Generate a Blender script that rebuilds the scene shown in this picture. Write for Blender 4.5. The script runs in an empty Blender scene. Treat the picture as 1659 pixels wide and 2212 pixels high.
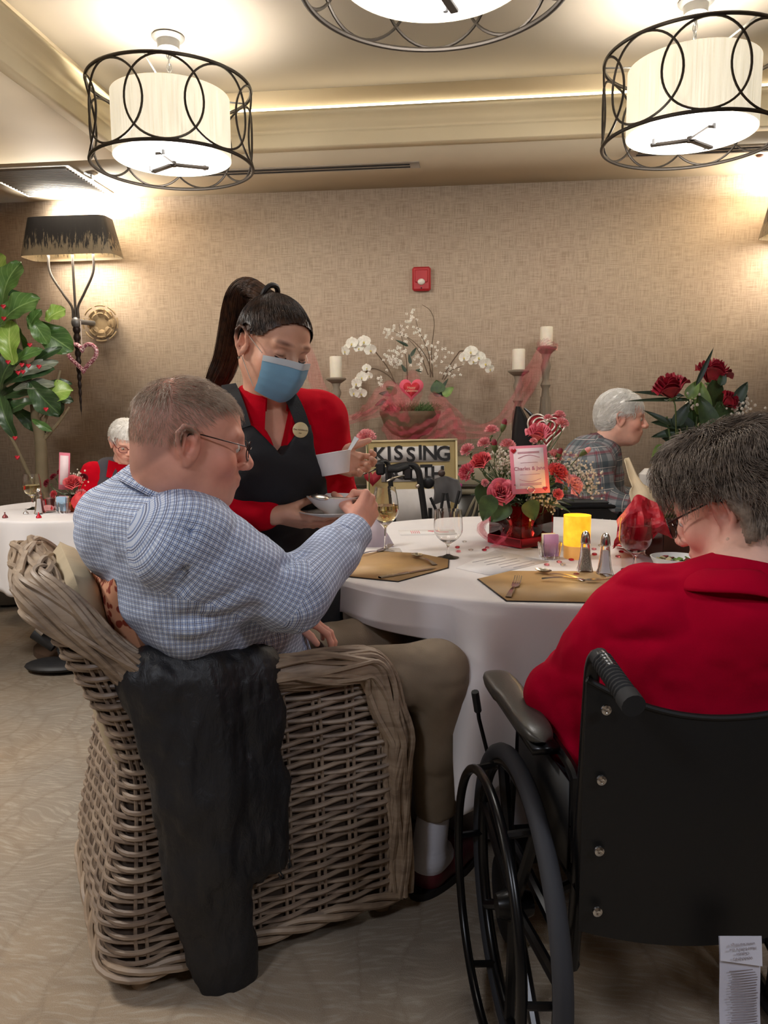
import bpy, math, random
import numpy as np
from mathutils import Vector, Matrix
random.seed(7); RNG = np.random.RandomState(11)
sc = bpy.context.scene
PSI = math.radians(6.2)                       # the camera looks this far left of the wall's normal
F_PX, CAM_Z = 1660.0, 1.26
PIT, ROL = math.radians(7.4), math.radians(0.4)
# ---- camera
cd = bpy.data.cameras.new('camera'); cam = bpy.data.objects.new('camera', cd); sc.collection.objects.link(cam)
cd.sensor_fit = 'HORIZONTAL'; cd.sensor_width = 36; cd.lens = 36*F_PX/1659; cd.clip_start = .05
_f = np.array([0, math.cos(PIT), -math.sin(PIT)]); _r = np.array([1., 0, 0]); _u = np.cross(_r, _f)
_r2 = _r*math.cos(ROL)-_u*math.sin(ROL); _u2 = _u*math.cos(ROL)+_r*math.sin(ROL)
CC = np.array([0, 0, CAM_Z])
RZ = np.array([[math.cos(PSI), -math.sin(PSI), 0], [math.sin(PSI), math.cos(PSI), 0], [0, 0, 1.]])
m3 = RZ @ np.stack([_r2, _u2, -_f], 1)
cam.matrix_world = Matrix(np.vstack([np.hstack([m3, CC[:, None]]), [0, 0, 0, 1]]).tolist())
sc.camera = cam
sc.view_settings.view_transform = 'Standard'; sc.view_settings.look = 'None'; sc.view_settings.gamma = 1
sc.view_settings.exposure = 0.2
W = bpy.data.worlds.new('world'); sc.world = W; W.use_nodes = True
W.node_tree.nodes['Background'].inputs[0].default_value = (.9, .88, 1, 1); W.node_tree.nodes['Background'].inputs[1].default_value = .15
L_PEND, L_SHADE, L_COVE, L_SCONCE, L_FILL = 1.9, .95, 6.5, 20.0, 26.0

def at(px, py, D):                            # the point seen at a pixel, D metres ahead (stage frame)
    d = F_PX*_f+(px-829.5)*_r2-(py-1106)*_u2
    return CC+d*D/d[1]
def on(px, py, z):                            # the point of the level z seen at a pixel
    d = F_PX*_f+(px-829.5)*_r2-(py-1106)*_u2
    return CC+d*(z-CAM_Z)/d[2]
def s2w(p): return RZ @ np.array(p, float)    # stage frame (camera azimuth) to room frame
def w2s(p): return RZ.T @ np.array(p, float)
A = lambda *a: np.array(a, float)
def nrm(v): v = np.asarray(v, float); return v/(np.linalg.norm(v)+1e-12)
def lerp(a, b, t): return a+(b-a)*t
def sstep(a, b, x): t = np.clip((x-a)/(b-a), 0, 1); return t*t*(3-2*t)

# ---- materials
def lin(c):
    return tuple(((x/12.92) if x <= .04045 else ((x+.055)/1.055)**2.4) for x in [v/255 for v in c])+(1,)
class N:
    def __init__(s, name):
        s.m = bpy.data.materials.new(name); s.m.use_nodes = True; s.t = s.m.node_tree; s.b = s.t.nodes['Principled BSDF']
    def n(s, kind, **k):
        o = s.t.nodes.new(kind)
        for a, v in k.items():
            if a.startswith('i_'):
                key = a[2:]; key = int(key) if key.isdigit() else key.replace('_', ' ')
                o.inputs[key].default_value = v
            else: setattr(o, a, v)
        return o
    def l(s, a, b): s.t.links.new(a, b)
    def coord(s, kind='Object', scale=(1, 1, 1), rot=(0, 0, 0)):
        c = s.n('ShaderNodeTexCoord'); m = s.n('ShaderNodeMapping'); m.inputs['Scale'].default_value = scale; m.inputs['Rotation'].default_value = rot
        s.l(c.outputs[kind], m.inputs[0]); return m.outputs[0]
    def noise(s, vec, scale=5, detail=3, rough=.5, dist=0):
        o = s.n('ShaderNodeTexNoise'); o.inputs['Scale'].default_value = scale; o.inputs['Detail'].default_value = detail; o.inputs['Roughness'].default_value = rough; o.inputs['Distortion'].default_value = dist
        s.l(vec, o.inputs['Vector']); return o.outputs['Fac']
    def ramp(s, fac, stops, interp='LINEAR'):
        o = s.n('ShaderNodeValToRGB'); o.color_ramp.interpolation = interp; e = o.color_ramp.elements
        while len(e) < len(stops): e.new(.5)
        for i, (p, c) in enumerate(stops): e[i].position = p; e[i].color = c if len(c) == 4 else tuple(c)+(1,)
        s.l(fac, o.inputs[0]); return o.outputs[0]
    def mix(s, fac, a, b, mode='MIX'):
        o = s.n('ShaderNodeMix', data_type='RGBA', blend_type=mode)
        for v, k in ((fac, 0), (a, 6), (b, 7)):
            if hasattr(v, 'links') or hasattr(v, 'is_linked'): s.l(v, o.inputs[k])
            else: o.inputs[k].default_value = v
        return o.outputs[2]
    def math(s, op, a, b=0.0, c=0.0):
        o = s.n('ShaderNodeMath', operation=op)
        for v, k in ((a, 0), (b, 1), (c, 2)):
            if hasattr(v, 'is_linked'): s.l(v, o.inputs[k])
            else: o.inputs[k].default_value = v
        return o.outputs[0]
    def bump(s, h, strength=.3, dist=.01):
        o = s.n('ShaderNodeBump'); o.inputs['Strength'].default_value = strength; o.inputs['Distance'].default_value = dist
        s.l(h, o.inputs['Height']); s.l(o.outputs[0], s.b.inputs['Normal'])
    def col(s, c):
        if hasattr(c, 'is_linked'): s.l(c, s.b.inputs['Base Color'])
        else: s.b.inputs['Base Color'].default_value = c
    def set(s, **k):
        for a, v in k.items(): s.b.inputs[a.replace('_', ' ')].default_value = v
        return s
MC = {}
def mat(name, c, rough=.6, metal=0, var=.06, bump=0, bscale=200, **k):
    """plain procedural material: colour with a little noise variation and optional fine bump"""
    if name in MC: return MC[name]
    n = N(name); c = lin(c)
    v = n.coord(); f = n.noise(v, 14, 3)
    hi = tuple(min(1, x*(1+var)) for x in c[:3])+(1,); lo = tuple(x*(1-var) for x in c[:3])+(1,)
    n.col(n.ramp(f, [(.3, lo), (.7, hi)])); n.set(Roughness=rough, Metallic=metal, **k)
    if bump: n.bump(n.noise(v, bscale, 2), bump, .002)
    MC[name] = n.m; return n.m
def emit(name, c, s, tex=None):
    if name in MC: return MC[name]
    n = N(name); c = lin(c); n.set(Roughness=.6); n.col(c); n.b.inputs['Emission Color'].default_value = c; n.b.inputs['Emission Strength'].default_value = s
    MC[name] = n.m; return n.m
def glass(name, c=(255, 255, 255), rough=0.0, ior=1.45):
    if name in MC: return MC[name]
    n = N(name); n.col(lin(c)); n.set(Roughness=rough, IOR=ior, Transmission_Weight=1.0); MC[name] = n.m; return n.m

# ---- mesh container
class G:
    def __init__(s): s.v = []; s.f = []; s.mi = []; s.n = 0; s.uv = {}
    def add(s, v, f, m=0):
        v = np.asarray(v, float).reshape(-1, 3); s.v.append(v)
        s.f.extend([tuple(i+s.n for i in q) for q in f]); s.mi.extend([m]*len(f)); s.n += len(v); return s
    def xf(s, fn):
        s.v = [fn(v) for v in s.v]; return s
    def join(s, o, M=None, loc=None):
        for v in o.v: pass
        v = np.vstack(o.v)
        if M is not None: v = v @ np.asarray(M).T
        if loc is not None: v = v+np.asarray(loc)
        s.v.append(v); s.f.extend([tuple(i+s.n for i in q) for q in o.f]); s.mi.extend(o.mi); s.n += len(v); return s
    # shapes
    def box(s, c, d, R=None, m=0, bev=0):
        c = np.asarray(c, float); hx, hy, hz = np.asarray(d, float)/2
        if bev <= 0:
            v = np.array([(x*hx, y*hy, z*hz) for z in (-1, 1) for y in (-1, 1) for x in (-1, 1)])
            f = [(0, 2, 3, 1), (4, 5, 7, 6), (0, 1, 5, 4), (2, 6, 7, 3), (0, 4, 6, 2), (1, 3, 7, 5)]
        else:
            b = min(bev, hx*.95, hy*.95, hz*.95); v = []; idx = {}
            for sx in (-1, 1):
                for sy in (-1, 1):
                    for sz in (-1, 1):
                        for ax in range(3):
                            p = [sx*(hx-b), sy*(hy-b), sz*(hz-b)]; h = (hx, hy, hz); p[ax] = (sx, sy, sz)[ax]*h[ax]
                            idx[(sx, sy, sz, ax)] = len(v); v.append(p)
            f = []
            for ax in range(3):
                o = [a for a in range(3) if a != ax]
                for sg in (-1, 1):
                    q = []
                    for (a, b2) in ((-1, -1), (1, -1), (1, 1), (-1, 1)):
                        k = [0, 0, 0]; k[ax] = sg; k[o[0]] = a; k[o[1]] = b2; q.append(idx[(*k, ax)])
                    if (sg > 0) == (ax == 1): q = q[::-1]
                    f.append(tuple(q))
            for ax in range(3):      # edge strips parallel to ax
                o = [a for a in range(3) if a != ax]
                for a in (-1, 1):
                    for b2 in (-1, 1):
                        def K(e, w):
                            k = [0, 0, 0]; k[ax] = e; k[o[0]] = a; k[o[1]] = b2; return idx[(*k, w)]
                        f.append((K(-1, o[0]), K(1, o[0]), K(1, o[1]), K(-1, o[1])))
            for sx in (-1, 1):
                for sy in (-1, 1):
                    for sz in (-1, 1): f.append(tuple(idx[(sx, sy, sz, a)] for a in range(3)))
            v = np.array(v)
        if R is not None: v = v @ np.asarray(R).T
        return s.add(v+c, f, m)
    def tube(s, P, r, n=8, m=0, cap=True, closed=False, flat=None):
        P = np.asarray(P, float); L = len(P); r = np.broadcast_to(np.asarray(r, float), (L,))
        T = np.gradient(P, axis=0) if not closed else np.roll(P, -1, 0)-np.roll(P, 1, 0)
        T = T/(np.linalg.norm(T, axis=1)[:, None]+1e-12)
        a = np.array([0, 0, 1.]) if abs(T[0][2]) < .9 else np.array([1., 0, 0])
        X = nrm(np.cross(a, T[0])); fr = []
        for i in range(L):
            X = X-T[i]*(X@T[i]); X = nrm(X); fr.append((X, np.cross(T[i], X)))
        an = np.arange(n)*2*math.pi/n; v = []
        for i in range(L):
            X, Y = fr[i]; sx, sy = (1, 1) if flat is None else flat
            v.append(P[i]+r[i]*(np.cos(an)[:, None]*X*sx+np.sin(an)[:, None]*Y*sy))
        v = np.vstack(v); f = []
        for i in range(L-1 if not closed else L):
            j = (i+1) % L
            for k in range(n):
                k2 = (k+1) % n; f.append((i*n+k, i*n+k2, j*n+k2, j*n+k))
        if cap and not closed: f.append(tuple(range(n))[::-1]); f.append(tuple((L-1)*n+k for k in range(n)))
        return s.add(v, f, m)
    def lathe(s, prof, c=(0, 0, 0), n=32, m=0, R=None, cap=(True, True)):
        prof = np.asarray(prof, float); L = len(prof); an = np.arange(n)*2*math.pi/n
        v = np.stack([np.outer(prof[:, 0], np.cos(an)), np.outer(prof[:, 0], np.sin(an)), np.repeat(prof[:, 1][:, None], n, 1)], 2).reshape(-1, 3)
        f = [(i*n+k, i*n+(k+1) % n, (i+1)*n+(k+1) % n, (i+1)*n+k) for i in range(L-1) for k in range(n)]
        if cap[0] and prof[0, 0] > 1e-6: f.append(tuple(range(n))[::-1])
        if cap[1] and prof[-1, 0] > 1e-6: f.append(tuple((L-1)*n+k for k in range(n)))
        if R is not None: v = v @ np.asarray(R).T
        return s.add(v+np.asarray(c), f, m)
    def ball(s, c, r, n=12, m=0, R=None):
        r = np.broadcast_to(np.asarray(r, float), (3,)); k = max(4, n//2); ph = np.linspace(0, math.pi, k+1)
        g = G().lathe(np.stack([np.sin(ph), -np.cos(ph)], 1), n=n); v = g.v[0]*r
        if R is not None: v = v @ np.asarray(R).T
        return s.add(v+np.asarray(c), g.f, m)
    def grid(s, P, m=0, cu=False, cv=False, th=0):
        P = np.asarray(P, float); a, b = P.shape[:2]; f = []
        for i in range(a if cu else a-1):
            for j in range(b if cv else b-1):
                i2, j2 = (i+1) % a, (j+1) % b; f.append((i*b+j, i2*b+j, i2*b+j2, i*b+j2))
        if th:
            du = np.gradient(P, axis=0); dv = np.gradient(P, axis=1); n = np.cross(du, dv); n /= np.linalg.norm(n, axis=2)[..., None]+1e-12
            Q = P-n*th; o = a*b; f2 = [tuple(o+i for i in q[::-1]) for q in f]; side = []
            if not cv:
                for i in range(a if cu else a-1):
                    i2 = (i+1) % a; side += [(i*b, o+i*b, o+i2*b, i2*b), (i*b+b-1, i2*b+b-1, o+i2*b+b-1, o+i*b+b-1)]
            if not cu:
                for j in range(b if cv else b-1):
                    j2 = (j+1) % b; side += [(j, j2, o+j2, o+j), ((a-1)*b+j, o+(a-1)*b+j, o+(a-1)*b+j2, (a-1)*b+j2)]
            return s.add(np.vstack([P.reshape(-1, 3), Q.reshape(-1, 3)]), f+f2+side, m)
        return s.add(P.reshape(-1, 3), f, m)
    def prism(s, pts, h, R=None, c=(0, 0, 0), m=0):      # 2D outline extruded along local z
        p = np.asarray(pts, float); n = len(p)
        v = np.vstack([np.hstack([p, np.zeros((n, 1))]), np.hstack([p, np.full((n, 1), h)])])
        if R is not None: v = v @ np.asarray(R).T
        f = [tuple(range(n))[::-1], tuple(range(n, 2*n))]+[(i, (i+1) % n, n+(i+1) % n, n+i) for i in range(n)]
        return s.add(v+np.asarray(c), f, m)
    def mesh(s, name, smooth=True, ang=40):
        V = np.vstack(s.v); me = bpy.data.meshes.new(name)
        me.vertices.add(len(V)); me.vertices.foreach_set('co', V.astype(np.float32).ravel())
        ln = np.array([len(q) for q in s.f]); fl = np.fromiter((i for q in s.f for i in q), dtype=np.int32)
        me.loops.add(len(fl)); me.loops.foreach_set('vertex_index', fl)
        me.polygons.add(len(ln)); st = np.zeros(len(ln), np.int32); st[1:] = np.cumsum(ln)[:-1]
        me.polygons.foreach_set('loop_start', st); me.polygons.foreach_set('loop_total', ln.astype(np.int32))
        me.polygons.foreach_set('material_index', np.array(s.mi, np.int32))
        if smooth: me.polygons.foreach_set('use_smooth', np.ones(len(ln), bool))
        if 'uv' in s.uv:
            l = me.uv_layers.new(name='UVMap'); l.data.foreach_set('uv', np.asarray(s.uv['uv'], np.float32).ravel())
        me.update(calc_edges=True); me.validate()
        if smooth and ang < 180:
            try: me.set_sharp_from_angle(angle=math.radians(ang))
            except Exception: pass
        return me
def rot(ax, a):
    c, s_ = math.cos(a), math.sin(a)
    return np.array({'x': [[1, 0, 0], [0, c, -s_], [0, s_, c]], 'y': [[c, 0, s_], [0, 1, 0], [-s_, 0, c]], 'z': [[c, -s_, 0], [s_, c, 0], [0, 0, 1]]}[ax], float)
def basis(z, x=(1, 0, 0)):                    # rotation whose local z is z and local x near x
    z = nrm(z); x = np.asarray(x, float); x = x-z*(x@z)
    if np.linalg.norm(x) < 1e-6: x = np.cross(z, (0, 1, 0))
    x = nrm(x); return np.stack([x, np.cross(z, x), z], 1)
def spline(P, n=30):                          # Catmull-Rom through points
    P = np.asarray(P, float); P = np.vstack([2*P[0]-P[1], P, 2*P[-1]-P[-2]]); out = []; k = len(P)-3
    for u in np.linspace(0, k-1e-9, n):
        i = int(u); t = u-i; p0, p1, p2, p3 = P[i:i+4]
        out.append(.5*((2*p1)+(-p0+p2)*t+(2*p0-5*p1+4*p2-p3)*t*t+(-p0+3*p1-3*p2+p3)*t**3))
    return np.array(out)

# ---- objects
def props(o, label=None, cat=None, group=None, kind=None):
    for k, v in (('label', label), ('category', cat), ('group', group), ('kind', kind)):
        if v: o[k] = v
    return o
def link(name, g, mats, smooth=True, ang=40):
    me = g if isinstance(g, bpy.types.Mesh) else g.mesh(name, smooth, ang)
    for x in (mats if isinstance(mats, (list, tuple)) else [mats]): me.materials.append(x)
    o = bpy.data.objects.new(name, me); sc.collection.objects.link(o); return o
def struct(name, g, m, smooth=False, label=None):
    o = link(name, g, m, smooth); return props(o, label, kind='structure')
class T:
    """a thing: an Empty at its base; parts are given in stage coordinates (or local ones) and parented"""
    def __init__(s, name, label, cat, base=(0, 0, 0), rz=0, group=None, room=False, local=False):
        s.e = bpy.data.objects.new(name, None); sc.collection.objects.link(s.e); s.e.empty_display_size = .05
        s.base = np.array(base, float); s.rz = rz; s.local = local
        s.e.location = s.base if room else s2w(s.base); s.e.rotation_euler = (0, 0, rz+(0 if room else PSI))
        props(s.e, label, cat, group)
    def part(s, name, g, mats, parent=None, smooth=True, ang=40, label=None, kind=None):
        if not s.local and isinstance(g, G):
            R = rot('z', -s.rz); g.v = [(v-s.base) @ R.T for v in g.v]
        o = link(name, g, mats, smooth, ang); o.parent = parent or s.e
        return props(o, label, kind=kind)
def solo(name, label, cat, g, mats, base=(0, 0, 0), group=None, smooth=True, ang=40, kind=None, room=False):
    """a thing that is one mesh; g in stage coordinates"""
    b = np.array(base, float); g.v = [v-b for v in g.v]
    o = link(name, g, mats, smooth, ang); o.location = b if room else s2w(b); o.rotation_euler = (0, 0, 0 if room else PSI)
    return props(o, label, cat, group, kind)
def dup(e, loc=None, rz=None, label=None, group=None, room=False, scale=None):
    def cp(o, par):
        c = o.copy(); sc.collection.objects.link(c)
        if par: c.parent = par
        for ch in o.children: cp(ch, c)
        return c
    r = cp(e, None)
    if loc is not None: r.location = loc if room else s2w(loc)
    if rz is not None: r.rotation_euler = (0, 0, rz+(0 if room else PSI))
    if scale: r.scale = (scale,)*3
    if label: r['label'] = label
    if group: r['group'] = group
    return r
def text(body, size, thick, R, c, bold=False, align='CENTER'):
    """lettering as a mesh container; local x = reading direction, local y = up"""
    cu = bpy.data.curves.new('txt', 'FONT'); cu.body = body; cu.size = size; cu.extrude = thick/2; cu.align_x = align; cu.align_y = 'CENTER'
    cu.resolution_u = 3
    if bold: cu.offset = size*.022
    o = bpy.data.objects.new('txt', cu); sc.collection.objects.link(o)
    dg = bpy.context.evaluated_depsgraph_get(); me = bpy.data.meshes.new_from_object(o.evaluated_get(dg))
    v = np.zeros(len(me.vertices)*3, np.float32); me.vertices.foreach_get('co', v); v = v.reshape(-1, 3).astype(float)
    f = [tuple(p.vertices) for p in me.polygons]
    bpy.data.objects.remove(o); bpy.data.curves.remove(cu); bpy.data.meshes.remove(me)
    g = G(); g.add(v @ np.asarray(R).T+np.asarray(c), f); return g
def heart(n=28, w=1.0):                       # unit heart outline
    t = np.linspace(0, 2*math.pi, n, endpoint=False)
    return np.stack([16*np.sin(t)**3, 13*np.cos(t)-5*np.cos(2*t)-2*np.cos(3*t)-np.cos(4*t)], 1)/32*w
def pnoise(p, seed=0):                        # smooth value noise in -1..1, vectorised
    p = np.asarray(p, float); i = np.floor(p).astype(np.int64); f = p-i; f = f*f*(3-2*f); out = 0
    for dx in (0, 1):
        for dy in (0, 1):
            for dz in (0, 1):
                h = (i[..., 0]+dx)*374761393+(i[..., 1]+dy)*668265263+(i[..., 2]+dz)*2147483647+seed*1274126177
                h = (h ^ (h >> 13))*1274126177; h = (h ^ (h >> 16)) & 0xffff
                w = (f[..., 0] if dx else 1-f[..., 0])*(f[..., 1] if dy else 1-f[..., 1])*(f[..., 2] if dz else 1-f[..., 2])
                out = out+w*(h/32767.5-1)
    return out
# ================= the room (room frame: back wall is y = WY) =================
WY, ZS, ZT = 5.40, 2.76, 2.98                 # back wall, soffit height, tray height
XL, XR, YF = -3.6, 3.4, -2.6
TX0, TX1, TY0, TY1 = -1.98, 2.75, -2.0, 4.52  # tray opening
def wallpaper():
    n = N('grasscloth_wallpaper'); v = n.coord()
    a = n.noise(n.coord(scale=(260, 260, 9)), 1.0, 3, .6); b = n.noise(n.coord(scale=(10, 10, 260)), 1.0, 3, .6)
    c = n.noise(v, 1.3, 2); h = n.math('ADD', a, b)
    base = n.ramp(h, [(.75, lin((150, 132, 114))), (1.0, lin((175, 156, 137))), (1.25, lin((196, 178, 159)))])
    n.col(n.mix(.35, base, n.ramp(c, [(.35, lin((162, 141, 120))), (.7, lin((172, 157, 134)))]))); n.set(Roughness=.85); n.bump(h, .25, .002); return n.m
def carpet():
    n = N('patterned_carpet'); v = n.coord()
    w = n.n('ShaderNodeVectorMath', operation='ADD'); nz = n.n('ShaderNodeTexNoise'); nz.inputs['Scale'].default_value = 2.2; nz.inputs['Detail'].default_value = 2; n.l(v, nz.inputs['Vector'])
    sc_ = n.n('ShaderNodeVectorMath', operation='SCALE'); sc_.inputs['Scale'].default_value = .3; n.l(nz.outputs['Color'], sc_.inputs[0]); n.l(v, w.inputs[0]); n.l(sc_.outputs[0], w.inputs[1])
    st0 = n.n('ShaderNodeMapping'); st0.inputs['Scale'].default_value = (1, .45, 1); st0.inputs['Rotation'].default_value = (0, 0, .9); n.l(w.outputs[0], st0.inputs[0])
    vo = n.n('ShaderNodeTexVoronoi', feature='DISTANCE_TO_EDGE'); vo.inputs['Scale'].default_value = 7; n.l(st0.outputs[0], vo.inputs['Vector'])
    vc = n.n('ShaderNodeTexVoronoi'); vc.inputs['Scale'].default_value = 7; n.l(st0.outputs[0], vc.inputs['Vector'])
    sel = n.ramp(vc.outputs['Color'], [(.45, (0, 0, 0, 1)), (.5, (1, 1, 1, 1))])
    ln = n.ramp(vo.outputs['Distance'], [(.0, (1, 1, 1, 1)), (.07, (0, 0, 0, 1))])
    def hatch(r):
        st = n.n('ShaderNodeMapping'); st.inputs['Scale'].default_value = (14, 110, 1); st.inputs['Rotation'].default_value = (0, 0, r); n.l(w.outputs[0], st.inputs[0]); return n.noise(st.outputs[0], 1, 3, .6)
    s1 = n.mix(sel, hatch(.5), hatch(-.7))
    big = n.noise(v, 1.1, 2); fine = n.noise(v, 420, 2)
    base = n.mix(n.ramp(big, [(.4, (0, 0, 0, 1)), (.6, (1, 1, 1, 1))]), lin((150, 130, 106)), lin((132, 122, 110)))
    base = n.mix(n.ramp(s1, [(.48, (0, 0, 0, 1)), (.66, (.55, .55, .55, 1))]), base, lin((178, 168, 152)))
    base = n.mix(n.math('MULTIPLY', ln, .3), base, lin((104, 84, 64)))
    n.col(n.mix(n.ramp(fine, [(.3, (.0, .0, .0, 1)), (.7, (.25, .25, .25, 1))]), base, lin((190, 180, 165))))
    n.set(Roughness=.95); n.bump(fine, .5, .004); return n.m
def ceilpaint(name, c):
    n = N(name); v = n.coord(); f = n.noise(v, 2.5, 3); n.col(n.ramp(f, [(.3, lin(tuple(x*.97 for x in c))), (.7, lin(c))])); n.set(Roughness=.7); n.bump(n.noise(v, 90, 2), .08, .002); return n.m
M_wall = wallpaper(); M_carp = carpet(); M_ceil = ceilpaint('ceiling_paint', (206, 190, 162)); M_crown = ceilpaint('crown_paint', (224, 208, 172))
struct('floor', G().box(((XL+XR)/2, (YF+WY)/2, -.05), (XR-XL+.4, WY-YF+.4, .1)), M_carp)
struct('wall_back', G().box(((XL+XR)/2, WY+.06, 1.7), (XR-XL+.4, .12, 3.5)), M_wall)
struct('wall_left', G().box((XL-.06, (YF+WY)/2, 1.7), (.12, WY-YF+.4, 3.5)), M_wall)
struct('wall_right', G().box((XR+.06, (YF+WY)/2, 1.7), (.12, WY-YF+.4, 3.5)), M_wall)
struct('wall_front', G().box(((XL+XR)/2, YF-.06, 1.7), (XR-XL+.4, .12, 3.5)), M_wall)
g = G(); zz = ZS+.05; d_ = .07
g.box(((XL+XR)/2, (TY1+d_+WY)/2, zz), (XR-XL, WY-TY1-d_, .1)); g.box(((XL+XR)/2, (YF+TY0-d_)/2, zz), (XR-XL, TY0-d_-YF, .1))
g.box(((XL+TX0-d_)/2, (TY0+TY1)/2, zz), (TX0-d_-XL, TY1-TY0+2*d_, .1)); g.box(((XR+TX1+d_)/2, (TY0+TY1)/2, zz), (XR-TX1-d_, TY1-TY0+2*d_, .1))
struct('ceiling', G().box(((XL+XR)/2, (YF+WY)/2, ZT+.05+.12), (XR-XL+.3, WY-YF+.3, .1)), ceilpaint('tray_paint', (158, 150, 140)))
struct('ceiling_soffit', g, M_ceil, label='lower ceiling band around the raised tray')
g = G(); cx, cy = (TX0+TX1)/2, (TY0+TY1)/2    # inner tray: vertical sides standing back of the cove + tray top
hx, hy = (TX1-TX0)/2+.088, (TY1-TY0)/2+.088
for sx in (-1, 1): g.box((cx+sx*(hx+.02), cy, ZT-.0), (.04, 2*hy+.08, .32))
for sy in (-1, 1): g.box((cx, cy+sy*(hy+.02), ZT-.0), (2*hx, .04, .32))
struct('ceiling_cove', g, M_ceil, label='side faces of the raised ceiling tray')
# crown moulding swept round the opening: profile (outward from the opening edge, z)
prof = [(.07, ZS-.004), (.004, ZS-.004), (.0, ZS+.002), (0, ZS+.062), (-.012, ZS+.066), (-.012, ZS+.076), (-.022, ZS+.085), (-.032, ZS+.105), (-.05, ZS+.125), (-.072, ZS+.137), (-.09, ZS+.14), (-.09, ZS+.165), (-.078, ZS+.17), (.0, ZS+.13), (.07, ZS+.13)]
P = []
for (o, z) in prof:
    x0, x1, y0, y1 = TX0-o, TX1+o, TY0-o, TY1+o; P.append([(x0, y0, z), (x1, y0, z), (x1, y1, z), (x0, y1, z)])
struct('trim_1', G().grid(np.array(P), cv=True, cu=True), M_crown, label='crown moulding around the ceiling tray')
g = G(); zt = ZS+.228; M_led = emit('cove_led', (255, 244, 216), L_COVE)
for sx, x in ((-1, TX0), (1, TX1)): g.box((x+sx*.070, cy, zt), (.022, TY1-TY0+.06, .012))
for sy, y in ((-1, TY0), (1, TY1)): g.box((cx, y+sy*.070, zt), (TX1-TX0+.06, .022, .012))
o = solo('cove_light_strip', 'warm glowing light strip hidden behind the crown moulding', 'light', g, M_led, (cx, cy, zt), smooth=False, room=True)
g = G()
for (a, b) in (((XL, WY-.008), (XR, WY-.008)),): g.box(((XL+XR)/2, WY-.008, .06), (XR-XL, .016, .12))
struct('baseboard_back', g, mat('base_paint', (205, 196, 180)))
struct('baseboard_left', G().box((XL+.008, (YF+WY)/2, .06), (.016, WY-YF, .12)), MC['base_paint'])
# slot diffusers in the soffit
M_dark = mat('dark_slot', (38, 34, 32), .7); M_white = mat('white_paint_metal', (196, 186, 172), .5)
for i, (x0, x1, y, lab) in enumerate([(-1.72, -.36, 4.92, 'long twin slot air diffuser in the soffit behind the left lantern'), (.98, 2.3, 4.88, 'long twin slot air diffuser in the soffit behind the right lantern')]):
    t = T('slot_diffuser', lab, 'air vent', ((x0+x1)/2, y, ZS), room=True, group='slot air diffusers'); t.local = True; L = x1-x0
    t.part('frame', G().box((0, 0, -.003), (L+.12, .12, .006), bev=.002), M_white, smooth=False)
    for k in (-1, 1): t.part('slot', G().box((0, k*.024, -.0075), (L, .016, .004)), M_dark, smooth=False)
t = T('ceiling_vent', 'square white louvred grille in the soffit at far left', 'air vent', (-2.72, 4.95, ZS), room=True); t.local = True
t.part('frame', G().box((0, 0, -.004), (.62, .62, .008), bev=.003), M_white, smooth=False)
g = G()
for k in range(16): g.box((0, -.25+k*.033, -.013), (.54, .006, .014), R=rot('x', .6))
t.part('louvre', g, mat('vent_grey', (150, 148, 145), .5), smooth=False)
t = T('sprinkler_head', 'small round metal sprinkler in the soffit above the left sconce', 'sprinkler', (-2.36, 4.83, ZS), room=True); t.local = True
t.part('escutcheon', G().lathe([(.0, -.0), (.04, 0), (.04, -.004), (.02, -.014), (.012, -.014), (.012, 0)], n=20), mat('steel', (190, 190, 188), .3, 1))
t.part('deflector', G().lathe([(.004, -.014), (.004, -.034), (.016, -.036), (.016, -.039), (0, -.039)], n=12), MC['steel'])
solo('recessed_detector', 'tiny round detector in the soffit under the right slot diffuser', 'detector', G().lathe([(0, 0), (.02, 0), (.022, -.004), (.012, -.009), (0, -.01)], (1.72, 5.02, ZS), 16), mat('det', (160, 110, 90), .5), (1.72, 5.02, ZS), room=True)
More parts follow.
